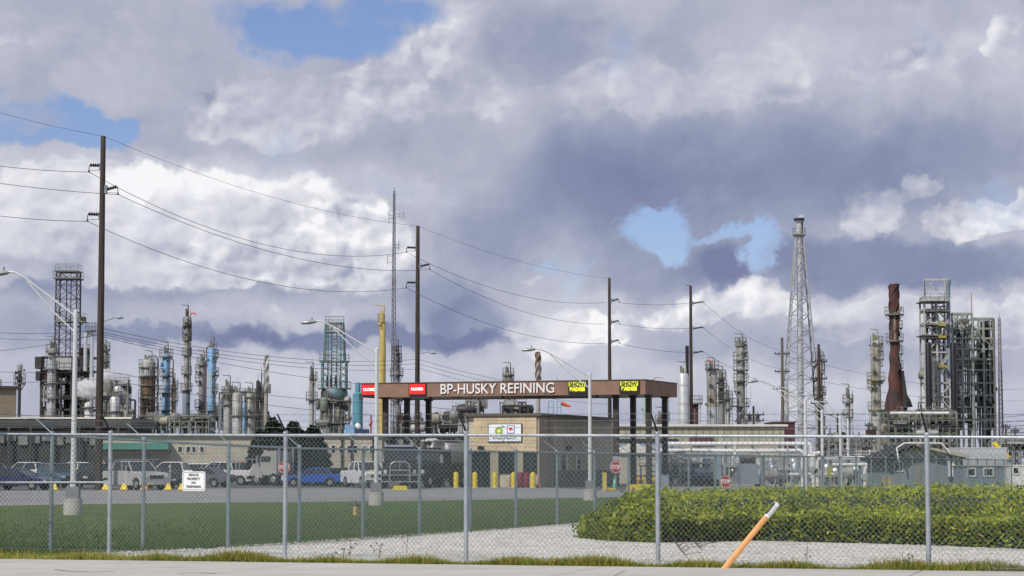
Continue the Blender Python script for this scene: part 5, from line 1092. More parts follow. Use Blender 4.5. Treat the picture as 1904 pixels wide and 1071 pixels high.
# ---- right of the canopy
column('storage_silo', 'silver banded silo just right of the canopy end', 1270.5, 300, [(699, 10, SILVER)], (), gear=True, ladder=0, bands=2.4, cat='silo', nozz=2); column('chimney', 'short black chimney between the silver silo and the fourth wooden pole', 1277.5, 330, [(643, 3.3, BLACK)], gear=False, ladder=0, cat='chimney', top='open', nozz=0)
column('vessel', 'small mauve column right of the fourth wooden pole with a tray top', 1293, 330, [(752, 5.5, PURPLE)], [(750, 8)], gear=False, cat='vessel')
column('distillation_column', 'tan and silver column with a ringed crown top, right of the canopy', 1324, 315, [(690, 8.5, LGREY), (735, 9.5, TANV), (757, 9.5, SILVER)], [(686, 4.5)], bands=3.5, ladder=2)
Tq = T('windsock_pole', 'small red windsock on the ringed crown column', 'windsock', 1315, 672, 315); b = MB(); z = Tq.z(673); b.path([(0, 0, z + .3), (.5, 0, z + .1), (.9, 0, z - .2)], [.12, .1, .05], 6); b.build('sock', REDMK, Tq.t, True); MB().tube((0, 0, 0), (0, 0, z + .4), .04, .03, 4).build('pole', GREY, Tq.t)
column('distillation_column', 'dark cluttered column right beside the ringed crown column', 1341, 322, [(705, 5.5, DARK), (745, 6.5, GREY)], [(702, 3), (720, 5), (745, 4)]); column('distillation_column', 'short grey column with saucer top left of the cage-topped column', 1353, 326, [(741, 4.2, LGREY)], [(741, 5), (760, 4)])
T12 = column('distillation_column', 'tall grey column with many balconies and a caged top, right of the canopy', 1377, 325, [(645, 7.5, INSUL), (662, 7.8, LGREY), (757, 8.3, LGREY)], [(642, 3.5), (655, 5, 'R'), (669, 6.5), (688, 6.5), (709, 6.5), (727, 5, 'L'), (755, 8)])
b = MB(); k = T12.k
for dx in (-7, -2, 5, 7): b.tube((dx * k, 0, T12.z(650)), (dx * k, 0, T12.z(634)), .1, .1, 4)
b.build('cage_posts', GREY, T12.t)
b = MB()
for s in (-1, 1): b.tube((s * 12 * k, -1, 0), (s * 4 * k, -1, T12.z(756)), .15, .12, 5).tube((s * 12 * k, -1, T12.z(785)), (-s * 6 * k, -1, T12.z(756)), .12, .12, 5)
b.build('support_legs', GREY, T12.t)
# flare tower
FL = mat('flare_steel', (.42, .44, .45), .5, .3, .12, 1)
T13 = T('flare_tower', 'tall tapering lattice flare tower with a smoking tip, right of centre', 'flare tower', 1486, 435, 350)
lattice(T13, (437, None), (6.5, 41), FL, 15, True, .085, rl=.16); k = T13.k
b = MB(); b.tube((0, 0, 0), (0, 0, T13.z(412)), .55, .42, 10); b.tube((0, 0, T13.z(412)), (0, 0, T13.z(407)), .75, .75, 10); b.build('flare_pipe', SILVER, T13.t, True)
b = MB(); b.tube((0, 0, T13.z(411)), (0, 0, T13.z(406)), .62 + .2, .62 + .2, 10); b.build('flare_tip', BLACK, T13.t)
for dx in (3.5, 6): MB().tube((dx * k, 0, T13.z(436)), (dx * k, 0, T13.z(410)), .12, .12, 5).build('pilot_pipe', GREY, T13.t)
b = MB(); z = T13.z(436); q = 11 * k; b.box(-q, q, -q, q, z - .2, z + .05); rails(b, [(-q, -q), (0, -q), (q, -q), (q, q), (-q, q)], z, .9, .05); b.build('platform', GREENISH, T13.t)
c = W(1489, 403, 350); b = MB(); b.ball((0, 0, 0), 1.0, None, 16, 10); o = b.build('steam_puff', STEAM); o.location = c; o.scale = (7 * 350 / F, .5, 5.5 * 350 / F); tag(o, 'small white puff of steam at the flare tower tip', 'steam', None, 'stuff')
column('distillation_column', 'tan column behind the switchgear pole right of the flare tower', 1524, 335, [(672, 5, TANV), (720, 6.5, TANV), (775, 8.5, LGREY)], [(668, 3), (688, 5, 'R'), (733, 5)]); column('chimney', 'slim grey stack just left of the flare tower foot', 1463, 335, [(720, 3, LGREY)], gear=False, ladder=0, cat='chimney', top='open', nozz=0)
column('distillation_column', 'short pale column with two round balconies between flare and rusty stack', 1576.5, 330, [(738, 4, INSUL), (775, 4.5, LGREY)], [(748, 6), (776, 5)])
# ---- right complex
column('distillation_column', 'cream column with yellow-green balconies left of the rusty stack', 1628, 320, [(637, 9, INSUL), (690, 9, INSUL), (764, 13.5, LGREY)], [(640, 5, 'R'), (652, 5, 'R'), (668, 6, 'R'), (707, 8), (720, 8, 'L'), (762, 7)], ladder=2, pm=mat('olive_steel', (.22, .21, .10), .6, .1, .3, 1), bands=4)
T14 = T('stack', 'dark red rusty stack with curved flared base', 'stack', 1662, 530, 330); k = T14.k
prof = [(540 - 12, 9.6), (545, 9.4), (575, 9.2), (610, 9.0), (640, 9.6), (655, 9.5), (680, 11), (700, 12), (725, 14), (745, 18), (757, 22)]
b = MB(); pr = []
for py, r_ in prof[::-1]: pr.append((r_ * k, T14.z(py)))
pr = [(22 * k, 0)] + pr + [(8.4 * k, T14.z(528)), (8.4 * k, T14.z(532)), (.05, T14.z(532))]; 
vs = []; n_ = 20
P2 = []; zt = T14.z(528)
for i in range(60):
    z = zt * i / 59
    rr = next((pr[j][0] + (pr[j + 1][0] - pr[j][0]) * (z - pr[j][1]) / max(.01, pr[j + 1][1] - pr[j][1]) for j in range(len(pr) - 2) if pr[j][1] <= z <= pr[j + 1][1]), 8.6 * k)
    P2.append((rr * .97, z, .085 * math.sin(z * 2.1) * (z > zt * .35), .085 * math.cos(z * 2.1) * (z > zt * .35)))
for rr, z, ox, oy in P2:
    for j in range(n_): a = 2 * math.pi * j / n_; vs.append((ox + rr * math.cos(a), oy + rr * math.sin(a), z))
b.add(vs, [(i * n_ + j, i * n_ + (j + 1) % n_, (i + 1) * n_ + (j + 1) % n_, (i + 1) * n_ + j) for i in range(59) for j in range(n_)]); b.build('shell', RUST, T14.t, True)
for ph in (0, 2.09, 4.19):
    pts = []; z0, z1 = T14.z(625), T14.z(531)
    for i in range(30): f = i / 29; a = ph + f * 5.0; pts.append((9.2 * k * math.cos(a), 9.2 * k * math.sin(a), z0 + (z1 - z0) * f))
    b = MB(); b.path(pts, .13, 4); b.build('strake', RUST, T14.t)
platform(T14, 585, 9 * k, 9 * k); platform(T14, 634, 9.5 * k, 7 * k)
for py in (610, 658, 684): platform(T14, py, 9.5 * k, 6 * k, 'R')
b = MB(); b.box(12 * k, 15 * k, -1, 1, T14.z(745), T14.z(690)); b.prism([(10 * k, T14.z(757)), (28 * k, T14.z(757)), (24 * k, T14.z(745)), (18 * k, T14.z(735)), (12 * k, T14.z(690)), (10 * k, T14.z(690))], -2, 2); b.build('side_duct', DARK, T14.t)
b = MB(); b.box(-3 * k, 1 * k, -9.9 * k, -9 * k, T14.z(634), T14.z(578)); b.tube((3 * k, -9.8 * k, T14.z(585)), (14 * k, 0, T14.z(572)), .12, .12, 4); b.build('ladder_cage', TANV, T14.t)
T15 = T('process_tower', 'open pale steel tower holding a grey inclined column and two black columns', 'tower', 1744, 620, 330); k = T15.k
steelwork(T15, -25, 21, [552, 575, 600, 628, 655, 683, 712, 738, 760], 2, mat('pale_steel', (.46, .47, .46), .55, .2, .2, 1), 3.4, .11, True, 12, False); 
b = MB(); zt_ = T15.z(520); z5 = T15.z(552)
for x in (-24, -23, 14, 18): b.tube((x * k, 0, z5), (x * k, 0, zt_), .14, .14, 4)
b.tube((-24 * k, 0, zt_), (18 * k, 0, zt_), .2, .2, 4).tube((-24 * k, 0, T15.z(538)), (18 * k, 0, T15.z(538)), .1, .1, 4).tube((-22 * k, 0, T15.z(522)), (14 * k, 0, z5), .1, .1, 4).tube((-22 * k, 0, T15.z(548)), (-10 * k, 0, T15.z(524)), .08, .08, 4); b.build('top_frame', mat('pale_steel', (.36, .37, .36), .55), T15.t)
for py, a, c_ in ((560, -32, 20), (578, -25, 22), (603, -25, 20), (623, -32, 20)):
    z = T15.z(py); b = MB(); b.box(a * k, c_ * k, -1.2, 3.6, z - .15, z); rails(b, [(x * k, -1.2) for x in (a, a / 2, 0, c_ / 2, c_)], z, 1.0, .05, False); b.build('deck', GREENISH, T15.t)
b = MB(); b.lathe(0, 1.7, [(6 * k, T15.z(770)), (8.5 * k, T15.z(740)), (8.5 * k, T15.z(625)), (7.5 * k, T15.z(605)), (3 * k, T15.z(598)), (1.5 * k, T15.z(560))], 18); b.build('vessel', mat('dark_silver', (.33, .34, .36), .5, .2, .15, 1), T15.t, True)
for dx in (-24.5, 21.5):
    b = MB(); b.lathe(dx * k, -2.6, [(5.6 * k, T15.z(770)), (5.6 * k, T15.z(642)), (4.6 * k, T15.z(639)), (.05, T15.z(638))], 16)
    b.build('black_column', BLACK, T15.t, True)
b = MB(); b.path([(-14 * k, -1, T15.z(740)), (-14 * k, -1, T15.z(680)), (-12 * k, -1, T15.z(672)), (-7 * k, -1, T15.z(670))], .35, 8); b.build('bright_pipe', SILVER, T15.t, True)
b = MB(); b.lathe(20 * k, 0, [(4 * k, T15.z(552)), (4 * k, T15.z(530)), (5.5 * k, T15.z(528)), (5.5 * k, T15.z(520)), (3 * k, T15.z(518))], 10); b.box(16 * k, 24 * k, -1, 1, T15.z(640), T15.z(545)) if False else b.tube((20 * k, 0, T15.z(552)), (20 * k, 0, T15.z(700)), .3, .3, 6); b.build('corner_tower', SLATE, T15.t, True)
OLV = mat('yellow_steel', (.36, .30, .07), .6, 0, .2, 2); b = MB()
for py in (603, 625, 680, 765): b.box(-2 * k, 12 * k, -1.5, .4, T15.z(py + 4), T15.z(py)); b.tube((0, -1.5, T15.z(py)), (6 * k, -1.5, T15.z(py - 6)), .1, .1, 4)
b.build('yellow_platforms', OLV, T15.t)
jumble(T15, -22, 20, 555, 770, 24, 61, [GREY, LGREY, DARK, GREENISH], (0, 3.2), big=.6)
b = MB()
for i, py in enumerate((552, 600, 655, 712)):
    z0, z1 = T15.z(py), T15.z((600, 655, 712, 760)[i])
    for s in (-1, 1): b.tube((-s * 25 * T15.k, -.15, z0), (s * 21 * T15.k, -.15, z1), .13, .13, 4, False)
b.build('cross_bracing', mat('pale_steel', (.46, .47, .46), .55), T15.t)
T16 = T('process_structure', 'taller multi-storey green-grey steel frame packed with pipework, right', 'process structure', 1790, 582, 335); fm = mat('green_grey_steel', (.27, .31, .27), .6, .15, .25, 1)
steelwork(T16, -20, 17, [583, 611, 629, 649, 668, 688, 712, 735, 757, 780], 2, fm, 3.6, .13, True, 13, False); jumble(T16, -19, 16, 588, 800, 46, 62, [DARK, GREY, INSUL, GREENISH, LGREY], (.2, 3.3), big=.62)
T17 = T('process_structure', 'right-hand multi-storey steel frame with a dark clad stair tower', 'process structure', 1828, 592, 340); k = T17.k
steelwork(T17, -19, 19, [592, 611, 629, 649, 668, 688, 712, 735, 757, 780], 2, fm, 3.6, .13, True, 14, False); jumble(T17, -18, 18, 596, 800, 40, 63, [DARK, GREY, LGREY, GREENISH, INSUL], (.2, 3.3), big=.62)
b = MB(); b.box(3 * k, 12 * k, 1, 3.4, 0, T17.z(596)); b.build('clad_column', BLACK, T17.t); b = MB(); b.box(18 * k, 21 * k, -.3, 1, 0, T17.z(593))
b.build('end_column', mat('mauve_steel', (.16, .12, .14), .6, .1, .2, 1), T17.t)
column('vent_pipe', 'thin pink-grey mast rising from the top of the taller steel frame', 1806, 345, [(545, 1.2, mat('pale_mast_steel', (.33, .27, .30), .5)), (590, 1.6, GREY)], gear=False, ladder=0, cat='mast', nozz=0)
T18 = T('crane_mast', 'slim red and grey lattice mast near the right edge', 'mast', 1858, 590, 350); lattice(T18, (592, None), (1.8, 4), mat('red_grey_mast', (.27, .25, .26), .5, .2, .2, 1, col2=(.24, .10, .10), amt=.3), 34, True, .04, rl=.08); MB().tube((0, 0, T18.z(592)), (0, 0, T18.z(582)), .06, .02, 4).build('spike', DARK, T18.t)
T19 = T('pipe_rack', 'wide low pipe rack in front of the rusty stack and pale tower', 'pipe rack', 1700, 780, 312); steelwork(T19, -48, 78, [766, 778, 792, 806, 825], 10, GREENISH, 6, .12, True, 15); jumble(T19, -46, 76, 766, 835, 70, 64, [GREENISH, GREY, LGREY, DARK, TANV, INSUL], (-1, 6), big=.8)
b = MB(); k = T19.k; b.tube((-48 * k, -1.5, T19.z(769)), (60 * k, -1.5, T19.z(769)), .22, .22, 8); b.build('white_header_pipe', WHITE, T19.t, True)
# low pipework between the flare tower and the right complex and far right
T20 = T('pipe_rack', 'dark pipe rack behind the white pipework, right of the flare tower', 'pipe rack', 1590, 825, 300); steelwork(T20, -62, 40, [812, 826, 840], 8, GREY, 5, .12, True, 16); jumble(T20, -60, 38, 808, 850, 40, 65, [DARK, GREY, LGREY, RUST, GREENISH], (-1, 5), big=.8)
T21 = T('pipe_rack', 'scattered thin steel posts and pipes at the far right edge', 'pipe rack', 1880, 830, 300); steelwork(T21, -26, 60, [820, 838, 850], 6, GREY, 5, .12, True, 17); jumble(T21, -24, 50, 800, 860, 30, 66, [GREY, LGREY, SLATE, GREENISH], (-1, 5), big=.8)
# ---------------------------------------------------------------- buildings
BTAN = panel_wall('tan_stucco', (.32, .265, .185), bs=(6, 4)); BBEI = panel_wall('beige_panels', (.42, .40, .29), bs=(1.5, 1.2)); BBRK = panel_wall('buff_block', (.50, .46, .37), bs=(.8, .4)); WTR = mat('pale_trim', (.62, .60, .55), .6)
def building(name, label, x0, x1, pytop, D, dep, wall, roofm, eave=.3, roofh=.35, windows=(), over=.35, cat='building', doors=(), gz_=None):
    a = W(x0, pytop, D); c = W(x1, pytop, D); T_ = thing(name, label, cat, ((a.x + c.x) / 2, D, 0)); w = (c.x - a.x) / 2; h = a.z
    MB().box(-w, w, 0, dep, 0, h - roofh).build('wall', wall, T_); MB().box(-w - over, w + over, -over, dep + over, h - roofh, h).build('roof', roofm, T_)
    k = D / F; cx_ = (x0 + x1) / 2
    for px0, px1, p0, p1 in windows:
        b = MB(); X0, X1, Z0, Z1 = (px0 - cx_) * k, (px1 - cx_) * k, W(cx_, p1, D).z, W(cx_, p0, D).z; b.box(X0, X1, -.03, .02, Z0, Z1); o = b.build('window', GLASS, T_)
        b = MB(); b.box(X0 - .08, X0, -.06, .02, Z0, Z1).box(X1, X1 + .08, -.06, .02, Z0, Z1).box(X0 - .08, X1 + .08, -.06, .02, Z0 - .08, Z0).box(X0 - .08, X1 + .08, -.06, .02, Z1, Z1 + .08); b.build('frame', WTR, o)
    for px0, px1, p0 in doors:
        b = MB(); b.box((px0 - cx_) * k, (px1 - cx_) * k, -.04, .02, 0, W(cx_, p0, D).z); b.build('door', mat('door_grey', (.22, .22, .21), .5), T_)
    return T_, k, cx_, h
# brown building far left: corner facing us
cb_ = W(31, 718, 235); th = 235
bl = thing('brown_building', 'tall tan-brown building at the left edge with a flat roof', 'building', (cb_.x, th, 0), R(28))
hB = cb_.z
b = MB(); b.box(-14, 0, 0, 10, 0, hB - .25); b.build('wall', BTAN, bl); b = MB(); b.box(-14.3, .3, -.3, 10.3, hB - .25, hB); b.build('roof', ROOFB, bl)
for x, y, dx, dy in ((-2.5, -.03, 1.2, .05), (.0, 2.0, .04, 1.4)):
    MB().box(x, x + dx, y, y + dy, hB - 5.3, hB - 3.4).build('window', GLASS, bl)
# long dark open shed in front
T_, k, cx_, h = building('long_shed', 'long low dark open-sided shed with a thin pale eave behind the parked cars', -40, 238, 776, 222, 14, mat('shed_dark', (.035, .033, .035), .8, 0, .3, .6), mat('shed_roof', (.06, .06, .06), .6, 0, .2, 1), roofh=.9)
MB().box(-(139 * k) - .4, 139 * k + .4, -.45, -.36, h - .16, h + .02).build('gutter', WTR, T_)
for px in (20, 60, 100, 150, 190, 222): MB().box((px - cx_) * k - .12, (px - cx_) * k + .12, -.7, -.46, 0, h - .9).build('column', DARK, T_)
b = MB()
for px in range(-30, 230, 22): b.box((px - cx_) * k, (px - cx_) * k + .9, -.3, -.05, 3.6 + (px % 3) * .2, 4.6)
b.build('hanging_ducts', GREY, T_)
T_, k, cx_, h = building('block_building', 'long buff block building with a row of small dark windows behind the conifers', 184, 512, 807, 214, 12, BBRK, WTR, roofh=.2, windows=[(332, 339, 831, 841), (347, 354, 831, 841), (358, 364, 831, 841), (373, 379, 831, 841)], doors=[(205, 214, 858), (420, 436, 856)])
b = MB(); b.box((184 - cx_) * k, (319 - cx_) * k, -2.2, -.05, W(250, 836, 214).z, W(250, 824, 214).z); b.build('canopy', mat('awning_teal', (.06, .25, .20), .6, 0, .15, 1), T_)
b = MB(); b.box((184 - cx_) * k, (319 - cx_) * k, -2.0, -.05, W(250, 842, 214).z, W(250, 836, 214).z - .01); b.build('canopy_soffit', mat('brown_soffit', (.10, .06, .05), .7), T_)
T_, k, cx_, h = building('block_building', 'buff block building right of the conifers with six small dark windows', 600, 716, 806, 214, 12, BBRK, WTR, roofh=.2, windows=[(x, x + 6, 829, 842) for x in (617, 631, 646, 658, 674, 688)])
for px in (636, 654, 694): MB().tube(((px - cx_) * k, -.15, 0), ((px - cx_) * k, -.15, h), .1, .1, 6).build('downpipe', DARK, T_)
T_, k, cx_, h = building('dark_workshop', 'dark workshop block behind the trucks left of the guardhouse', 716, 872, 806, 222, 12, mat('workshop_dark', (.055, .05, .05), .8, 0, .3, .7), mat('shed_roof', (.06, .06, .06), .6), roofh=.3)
for px in (735, 750, 770, 800): MB().box((px - cx_) * k, (px - cx_) * k + .9, -.1, .0, 0, h - .4).build('pier', GREY, T_)
# beige long building right
T_, k, cx_, h = building('long_building', 'long low beige building with a white roof edge right of the canopy', 1138, 1458, 789, 232, 14, BBEI, WTR, roofh=.22)
b = MB(); b.box((1150 - cx_) * k, (1262 - cx_) * k, -.06, -.01, W(1200, 824, 232).z, W(1200, 816, 232).z); b.build('dark_band', mat('dark_band', (.02, .025, .03), .5), T_)
b = MB(); b.box((1142 - cx_) * k, (1262 - cx_) * k, -.7, -.02, W(1200, 835, 232).z, W(1200, 825, 232).z); b.build('blue_fascia', mat('blue_grey_fascia', (.26, .33, .40), .5), T_)
b = MB(); b.box((1283 - cx_) * k, (1325 - cx_) * k, -.4, -.02, W(1300, 823, 232).z, W(1300, 810, 232).z); b.build('maroon_louvre', PURPLE, T_)
b = MB()
for px in range(1150, 1450, 13): b.box((px - cx_) * k, (px - cx_) * k + .12, -.05, -.01, h - 1.7, h - .3)
b.build('wall_ribs', mat('beige_rib', (.24, .23, .16), .7), T_)
T_, k, cx_, h = building('brick_penthouse', 'dark red brick box building left of the flare tower foot', 1438, 1478, 784, 245, 8, mat('dark_red_brick', (.075, .028, .03), .8, 0, .2, 2), mat('brick_cap', (.08, .02, .02), .7), roofh=.15, over=.1)
T_, k, cx_, h = building('small_house', 'cream low-gabled office seen under the canopy right side', 1136, 1224, 842, 205, 6, panel_wall('cream_wall', (.50, .47, .38), bs=(3, 3)), WTR, roofh=.15, over=.2, windows=[(1186, 1191, 846, 851)], doors=[(1200, 1210, 858)])
b = MB(); w = 46 * k; b.prism([(-w, h), (w, h), (0, h + .9)], -.3, 6.3); b.build('gable', WTR, T_)
T_, k, cx_, h = building('site_trailer', 'white office trailer with a blue roof edge right of the fourth wooden pole', 1276, 1364, 843, 196, 3.5, panel_wall('white_siding', (.62, .63, .62), bs=(1.2, 3)), mat('trailer_roof_blue', (.35, .42, .50), .5), roofh=.18, over=.1, windows=[(1346, 1352, 848, 862)], doors=[(1316, 1330, 852)], cat='trailer')
b = MB(); b.box((1330 - cx_) * k, (1341 - cx_) * k, -.12, -.01, .4, 2.6); b.build('louvre', mat('louvre_blue', (.22, .32, .40), .5), T_)
T_, k, cx_, h = building('open_shelter', 'grey open shelter with a sloping white roof beside the fourth wooden pole', 1228, 1290, 862, 188, 4, mat('shelter_grey', (.17, .17, .16), .7, 0, .2, 1), WTR, roofh=.1, over=.1, cat='shelter')
b = MB(); w = 31 * k; b.prism([(-w - .3, h + 1.3), (w, h), (w, h + .15), (-w - .3, h + 1.45)], -.3, 4.3); b.build('sloping_roof', WTR, T_)
# gabled grey shed
T_, k, cx_, h = building('gabled_shed', 'blue-grey shed with a dark shallow gabled roof behind the hedge on the right', 1652, 1790, 850, 150, 9, panel_wall('blue_grey_siding', (.22, .26, .30), bs=(.9, 5)), mat('shed_trim', (.10, .11, .12), .6), roofh=.12, over=.1, windows=[(1664, 1677, 860, 875)], doors=[(1702, 1712, 862)])
gx = (1700 - cx_) * k; w = 69 * k; gz2 = W(1700, 830, 150).z
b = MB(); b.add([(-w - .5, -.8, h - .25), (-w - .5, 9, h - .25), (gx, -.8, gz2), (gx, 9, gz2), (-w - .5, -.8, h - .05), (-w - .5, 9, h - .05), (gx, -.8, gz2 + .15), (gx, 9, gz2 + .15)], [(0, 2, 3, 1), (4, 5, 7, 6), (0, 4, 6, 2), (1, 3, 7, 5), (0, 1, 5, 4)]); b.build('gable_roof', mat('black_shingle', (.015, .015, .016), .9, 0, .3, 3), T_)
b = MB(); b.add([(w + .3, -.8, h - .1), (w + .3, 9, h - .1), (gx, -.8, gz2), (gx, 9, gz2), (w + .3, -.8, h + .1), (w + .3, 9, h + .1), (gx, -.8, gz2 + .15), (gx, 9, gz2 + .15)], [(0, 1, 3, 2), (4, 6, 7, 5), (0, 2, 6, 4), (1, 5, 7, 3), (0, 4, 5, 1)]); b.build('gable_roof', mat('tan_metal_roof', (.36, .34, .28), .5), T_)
b = MB(); b.prism([(-w, h), (w, h), (gx, gz2 - .05)], -.02, 8.9); b.build('gable_wall', mat('pale_gable', (.42, .43, .42), .7), T_)
b = MB(); b.path([(gx - 1.2, -1, gz2 - .9), (gx - 1.3, -1, gz2 - .1), (gx - .8, -1, gz2 + .2), (gx + 1.6, -1, gz2 + .2), (gx + 2.2, -1, gz2 - .5)], .06, 6); b.build('white_conduit', WHITE, T_, True)
for dx, m_ in ((1762 - cx_, WHITE), (1772 - cx_, WHITE), (1781 - cx_, INSUL)):
    b = MB(); b.tube((dx * k, -.25, .9), (dx * k, -.25, 2.0), .13, .13, 8).tube((dx * k, -.25, 2.05), (dx * k, -.25, 2.2), .10, .04, 8); b.build('gas_bottle', m_, T_, True)
T_, k, cx_, h = building('container_unit', 'large pale grey box unit standing right of the gabled shed', 1786, 1872, 832, 156, 5, mat('pale_grey_panel', (.45, .47, .50), .6, 0, .08, 1), WTR, roofh=.06, over=.02, cat='container')
T_, k, cx_, h = building('site_cabin', 'blue-grey low cabin in front of the pale box unit on the far right', 1790, 1866, 866, 138, 3, panel_wall('blue_grey_siding', (.2, .25, .31), bs=(.9, 5)), mat('shed_trim', (.1, .11, .12), .6), roofh=.08, over=.05, cat='cabin', windows=[(1800, 1812, 872, 884), (1830, 1845, 872, 884)])
T_, k, cx_, h = building('site_cabin', 'small white cabin at the right edge', 1872, 1925, 864, 150, 3, mat('cabin_white', (.6, .61, .62), .6), WTR, roofh=.1, over=.05, cat='cabin', windows=[(1884, 1893, 870, 880)])
# yellow boom lift
Ty = T('boom_lift', 'yellow telescopic boom pointing up left behind the box unit', 'boom lift', 1860, 840, 175); k = Ty.k
b = MB(); b.tube((-12 * k, 0, Ty.z(823)), (10 * k, 0, Ty.z(851)), .22, .30, 4).tube((0, 0, Ty.z(838)), (12 * k, 0, Ty.z(853)), .38, .38, 4); b.build('boom', YELP, Ty.t); MB().box(-1.2, 1.6, -1, 1, .5, 1.5).build('chassis', DARK, Ty.t)
for x in (-.9, 1.2): MB().tube((x, -1.1, .5), (x, -.8, .5), .5, .5, 12).build('wheel', BLACK, Ty.t)
# white pipework banks
def white_header(label, px0, px1, py, D, drops, r=.16, m_=WHITE, bend=None):
    T_ = T('white_pipe', label, 'pipe', (px0 + px1) / 2, py, D); k = T_.k; z = T_.z(py); c_ = (px0 + px1) / 2; b = MB()
    pts = [((px0 - c_) * k, 0, z), ((px1 - c_) * k - .4, 0, z)]
    if bend: pts += [((px1 - c_) * k - .1, 0, z - .1), ((px1 - c_) * k, 0, z - .45), ((px1 - c_) * k, 0, bend)]
    b.path(pts, r, 8); b.build('pipe', m_, T_.t, True)
    for px in drops: MB().box((px - c_) * k - .08, (px - c_) * k + .08, r, r + .2, 0, z).build('support', GALVD, T_.t)
white_header('upper long white pipe crossing right of the fourth wooden pole', 1236, 1508, 825, 190, [1250, 1300, 1350, 1400, 1450, 1490], bend=.6)
white_header('lower long white pipe crossing right of the fourth wooden pole', 1228, 1496, 838, 186, [1260, 1310, 1360, 1410, 1460], bend=1.2)
white_header('white pipe loop right of the flare tower feet', 1534, 1626, 852, 180, [1545, 1580, 1612], bend=.8); white_header('mid-height white pipe right of the flare tower', 1548, 1640, 864, 178, [1560, 1600], .13, bend=.5); white_header('low white pipe run among valves behind the far fence', 1468, 1560, 882, 176, [1480, 1520], .12)
for px, py, h_, lb in ((1492, 848, 32, 'leftmost short thick white riser pipe beside the first far lamp post'), (1512, 842, 52, 'tall slim white riser pipe between two far lamp posts'), (1520, 852, 45, 'white riser pipe with elbow near the second far lamp post'), (1608, 868, 28, 'white riser with round valve in the pipework left of the shed'), (1634, 866, 30, 'white riser nearest the gabled shed')):
    Tz = T('riser_pipe', lb, 'pipe', px, py, 174, 'white riser pipes'); k = Tz.k; z = Tz.z(py); b = MB(); b.path([(0, 0, 0), (0, 0, z - .3), (.1, 0, z - .05), (.5, 0, z)], .14, 8); b.build('pipe', WHITE, Tz.t, True); b = MB(); b.tube((0, -.2, z * .5), (0, .2, z * .5), .3, .3, 10); b.build('valve', SILVER, Tz.t)
VM = [WHITE, SILVER, LGREY, SLATE, INSUL, GALV]
for i, (px, w, lb) in enumerate([(1300, 26, 'low valves and meters in front of the white trailer'), (1385, 28, 'grey switchgear and small meters right of the white trailer'), (1428, 26, 'cluttered valve skid beneath the long white pipes'), (1470, 22, 'white valve skid left of the far lamp posts'), (1580, 32, 'dense white valve pipework skid left of the gabled shed'), (1625, 20, 'pale valve skid with small tanks nearest the gabled shed'), (1255, 20, 'blue-grey pump skid right of the yellow barrier')]):
    Tv = T('valve_skid', lb, 'pipework', px, 880, 180, 'valve skids behind the far fence'); jumble(Tv, -w, w, 856, 899, 20, 100 + i, VM, (0, 4), big=.45)
    b = MB(); k = Tv.k; b.box(-w * k, w * k, -.4, 4, 0, .15); b.build('skid_base', CONC, Tv.t)
g = W(1540, 876, 178); Tx = T('warning_board', 'yellow slatted board among the white pipes', 'board', 1542, 877, 172); b = MB(); k = Tx.k
for j in range(5): b.box(-6 * k, 6 * k, 0, .05, Tx.z(886 - 4 * j + 1.5), Tx.z(886 - 4 * j - 1.5))
b.build('slats', mat('olive_yellow', (.40, .38, .06), .6), Tx.t); MB().box(-.05, .05, .06, .12, 0, Tx.z(868)).build('post', GALVD, Tx.t)
Tx = T('transformer', 'grey transformer with a row of black insulators behind the thick fence post', 'transformer', 1388, 870, 176); k = Tx.k; b = MB(); b.box(-13 * k, 22 * k, 0, 2, .2, Tx.z(862)); b.build('tank', mat('cabinet_grey', (.27, .31, .36), .45), Tx.t)
for j in range(6): x = (-10 + 5 * j) * k; MB().tube((x, 1, Tx.z(862)), (x + .15, 1, Tx.z(850)), .12, .07, 6).build('insulator', BLACK, Tx.t)
Tx = T('barricade', 'tan timber trestle just above the hedge left of the shed', 'barricade', 1646, 892, 118); k = Tx.k; b = MB()
for x in (-7, -2, 4, 8): b.tube((x * k, 0, 0), ((x + 2) * k, 0, Tx.z(884)), .05, .05, 4)
b.tube((-7 * k, 0, Tx.z(886)), (10 * k, 0, Tx.z(886)), .06, .06, 4); b.build('trestle', mat('raw_timber', (.40, .31, .17), .8), Tx.t)

# ---------------------------------------------------------------- trees
def conifer(px, pytop, wpx, D, lb, seed):
    T_ = T('conifer_tree', lb, 'tree', px, pytop + 40, D, 'dark conifers behind the parked trucks'); H = T_.z(pytop); R0 = wpx * .64 * T_.k; rnd = random.Random(seed); b = MB()
    b.tube((0, 0, 0), (0, 0, H * .95), .22, .03, 8); b.build('trunk', TWIG, T_.t)
    b = MB()
    for i in range(13000):
        f = 1 - math.sqrt(rnd.random()) if rnd.random() < .9 else rnd.random(); z = .15 + f * (H - .2); whorl = .82 + .25 * abs(math.sin(z * 4.5 + .8 * math.sin(seed)))
        a = rnd.uniform(0, 6.283); rr = R0 * (1 - f) ** .62 * whorl * (.85 + .2 * math.sin(a * 3 + seed + z)) * (rnd.random() ** .35); x, y = rr * math.cos(a), rr * math.sin(a)
        L = rnd.uniform(.16, .36); d = Vector((math.cos(a + rnd.gauss(0, .5)), math.sin(a + rnd.gauss(0, .5)), rnd.uniform(-.5, .35))).normalized(); u = d.cross(Vector((rnd.gauss(0, 1), rnd.gauss(0, 1), rnd.gauss(0, 1)))).normalized() * L * .32; c = Vector((x, y, z - .12 * rr / max(R0, .1)))
        b.add([c, c + d * L * .5 + u, c + d * L, c + d * L * .5 - u], [(0, 1, 2, 3)])
    b.build('crown', mat('conifer_needles', (.014, .028, .013), .8, 0, .3, 1, island=[(.006, .013, .007), (.016, .030, .014), (.035, .052, .022)]), T_.t)
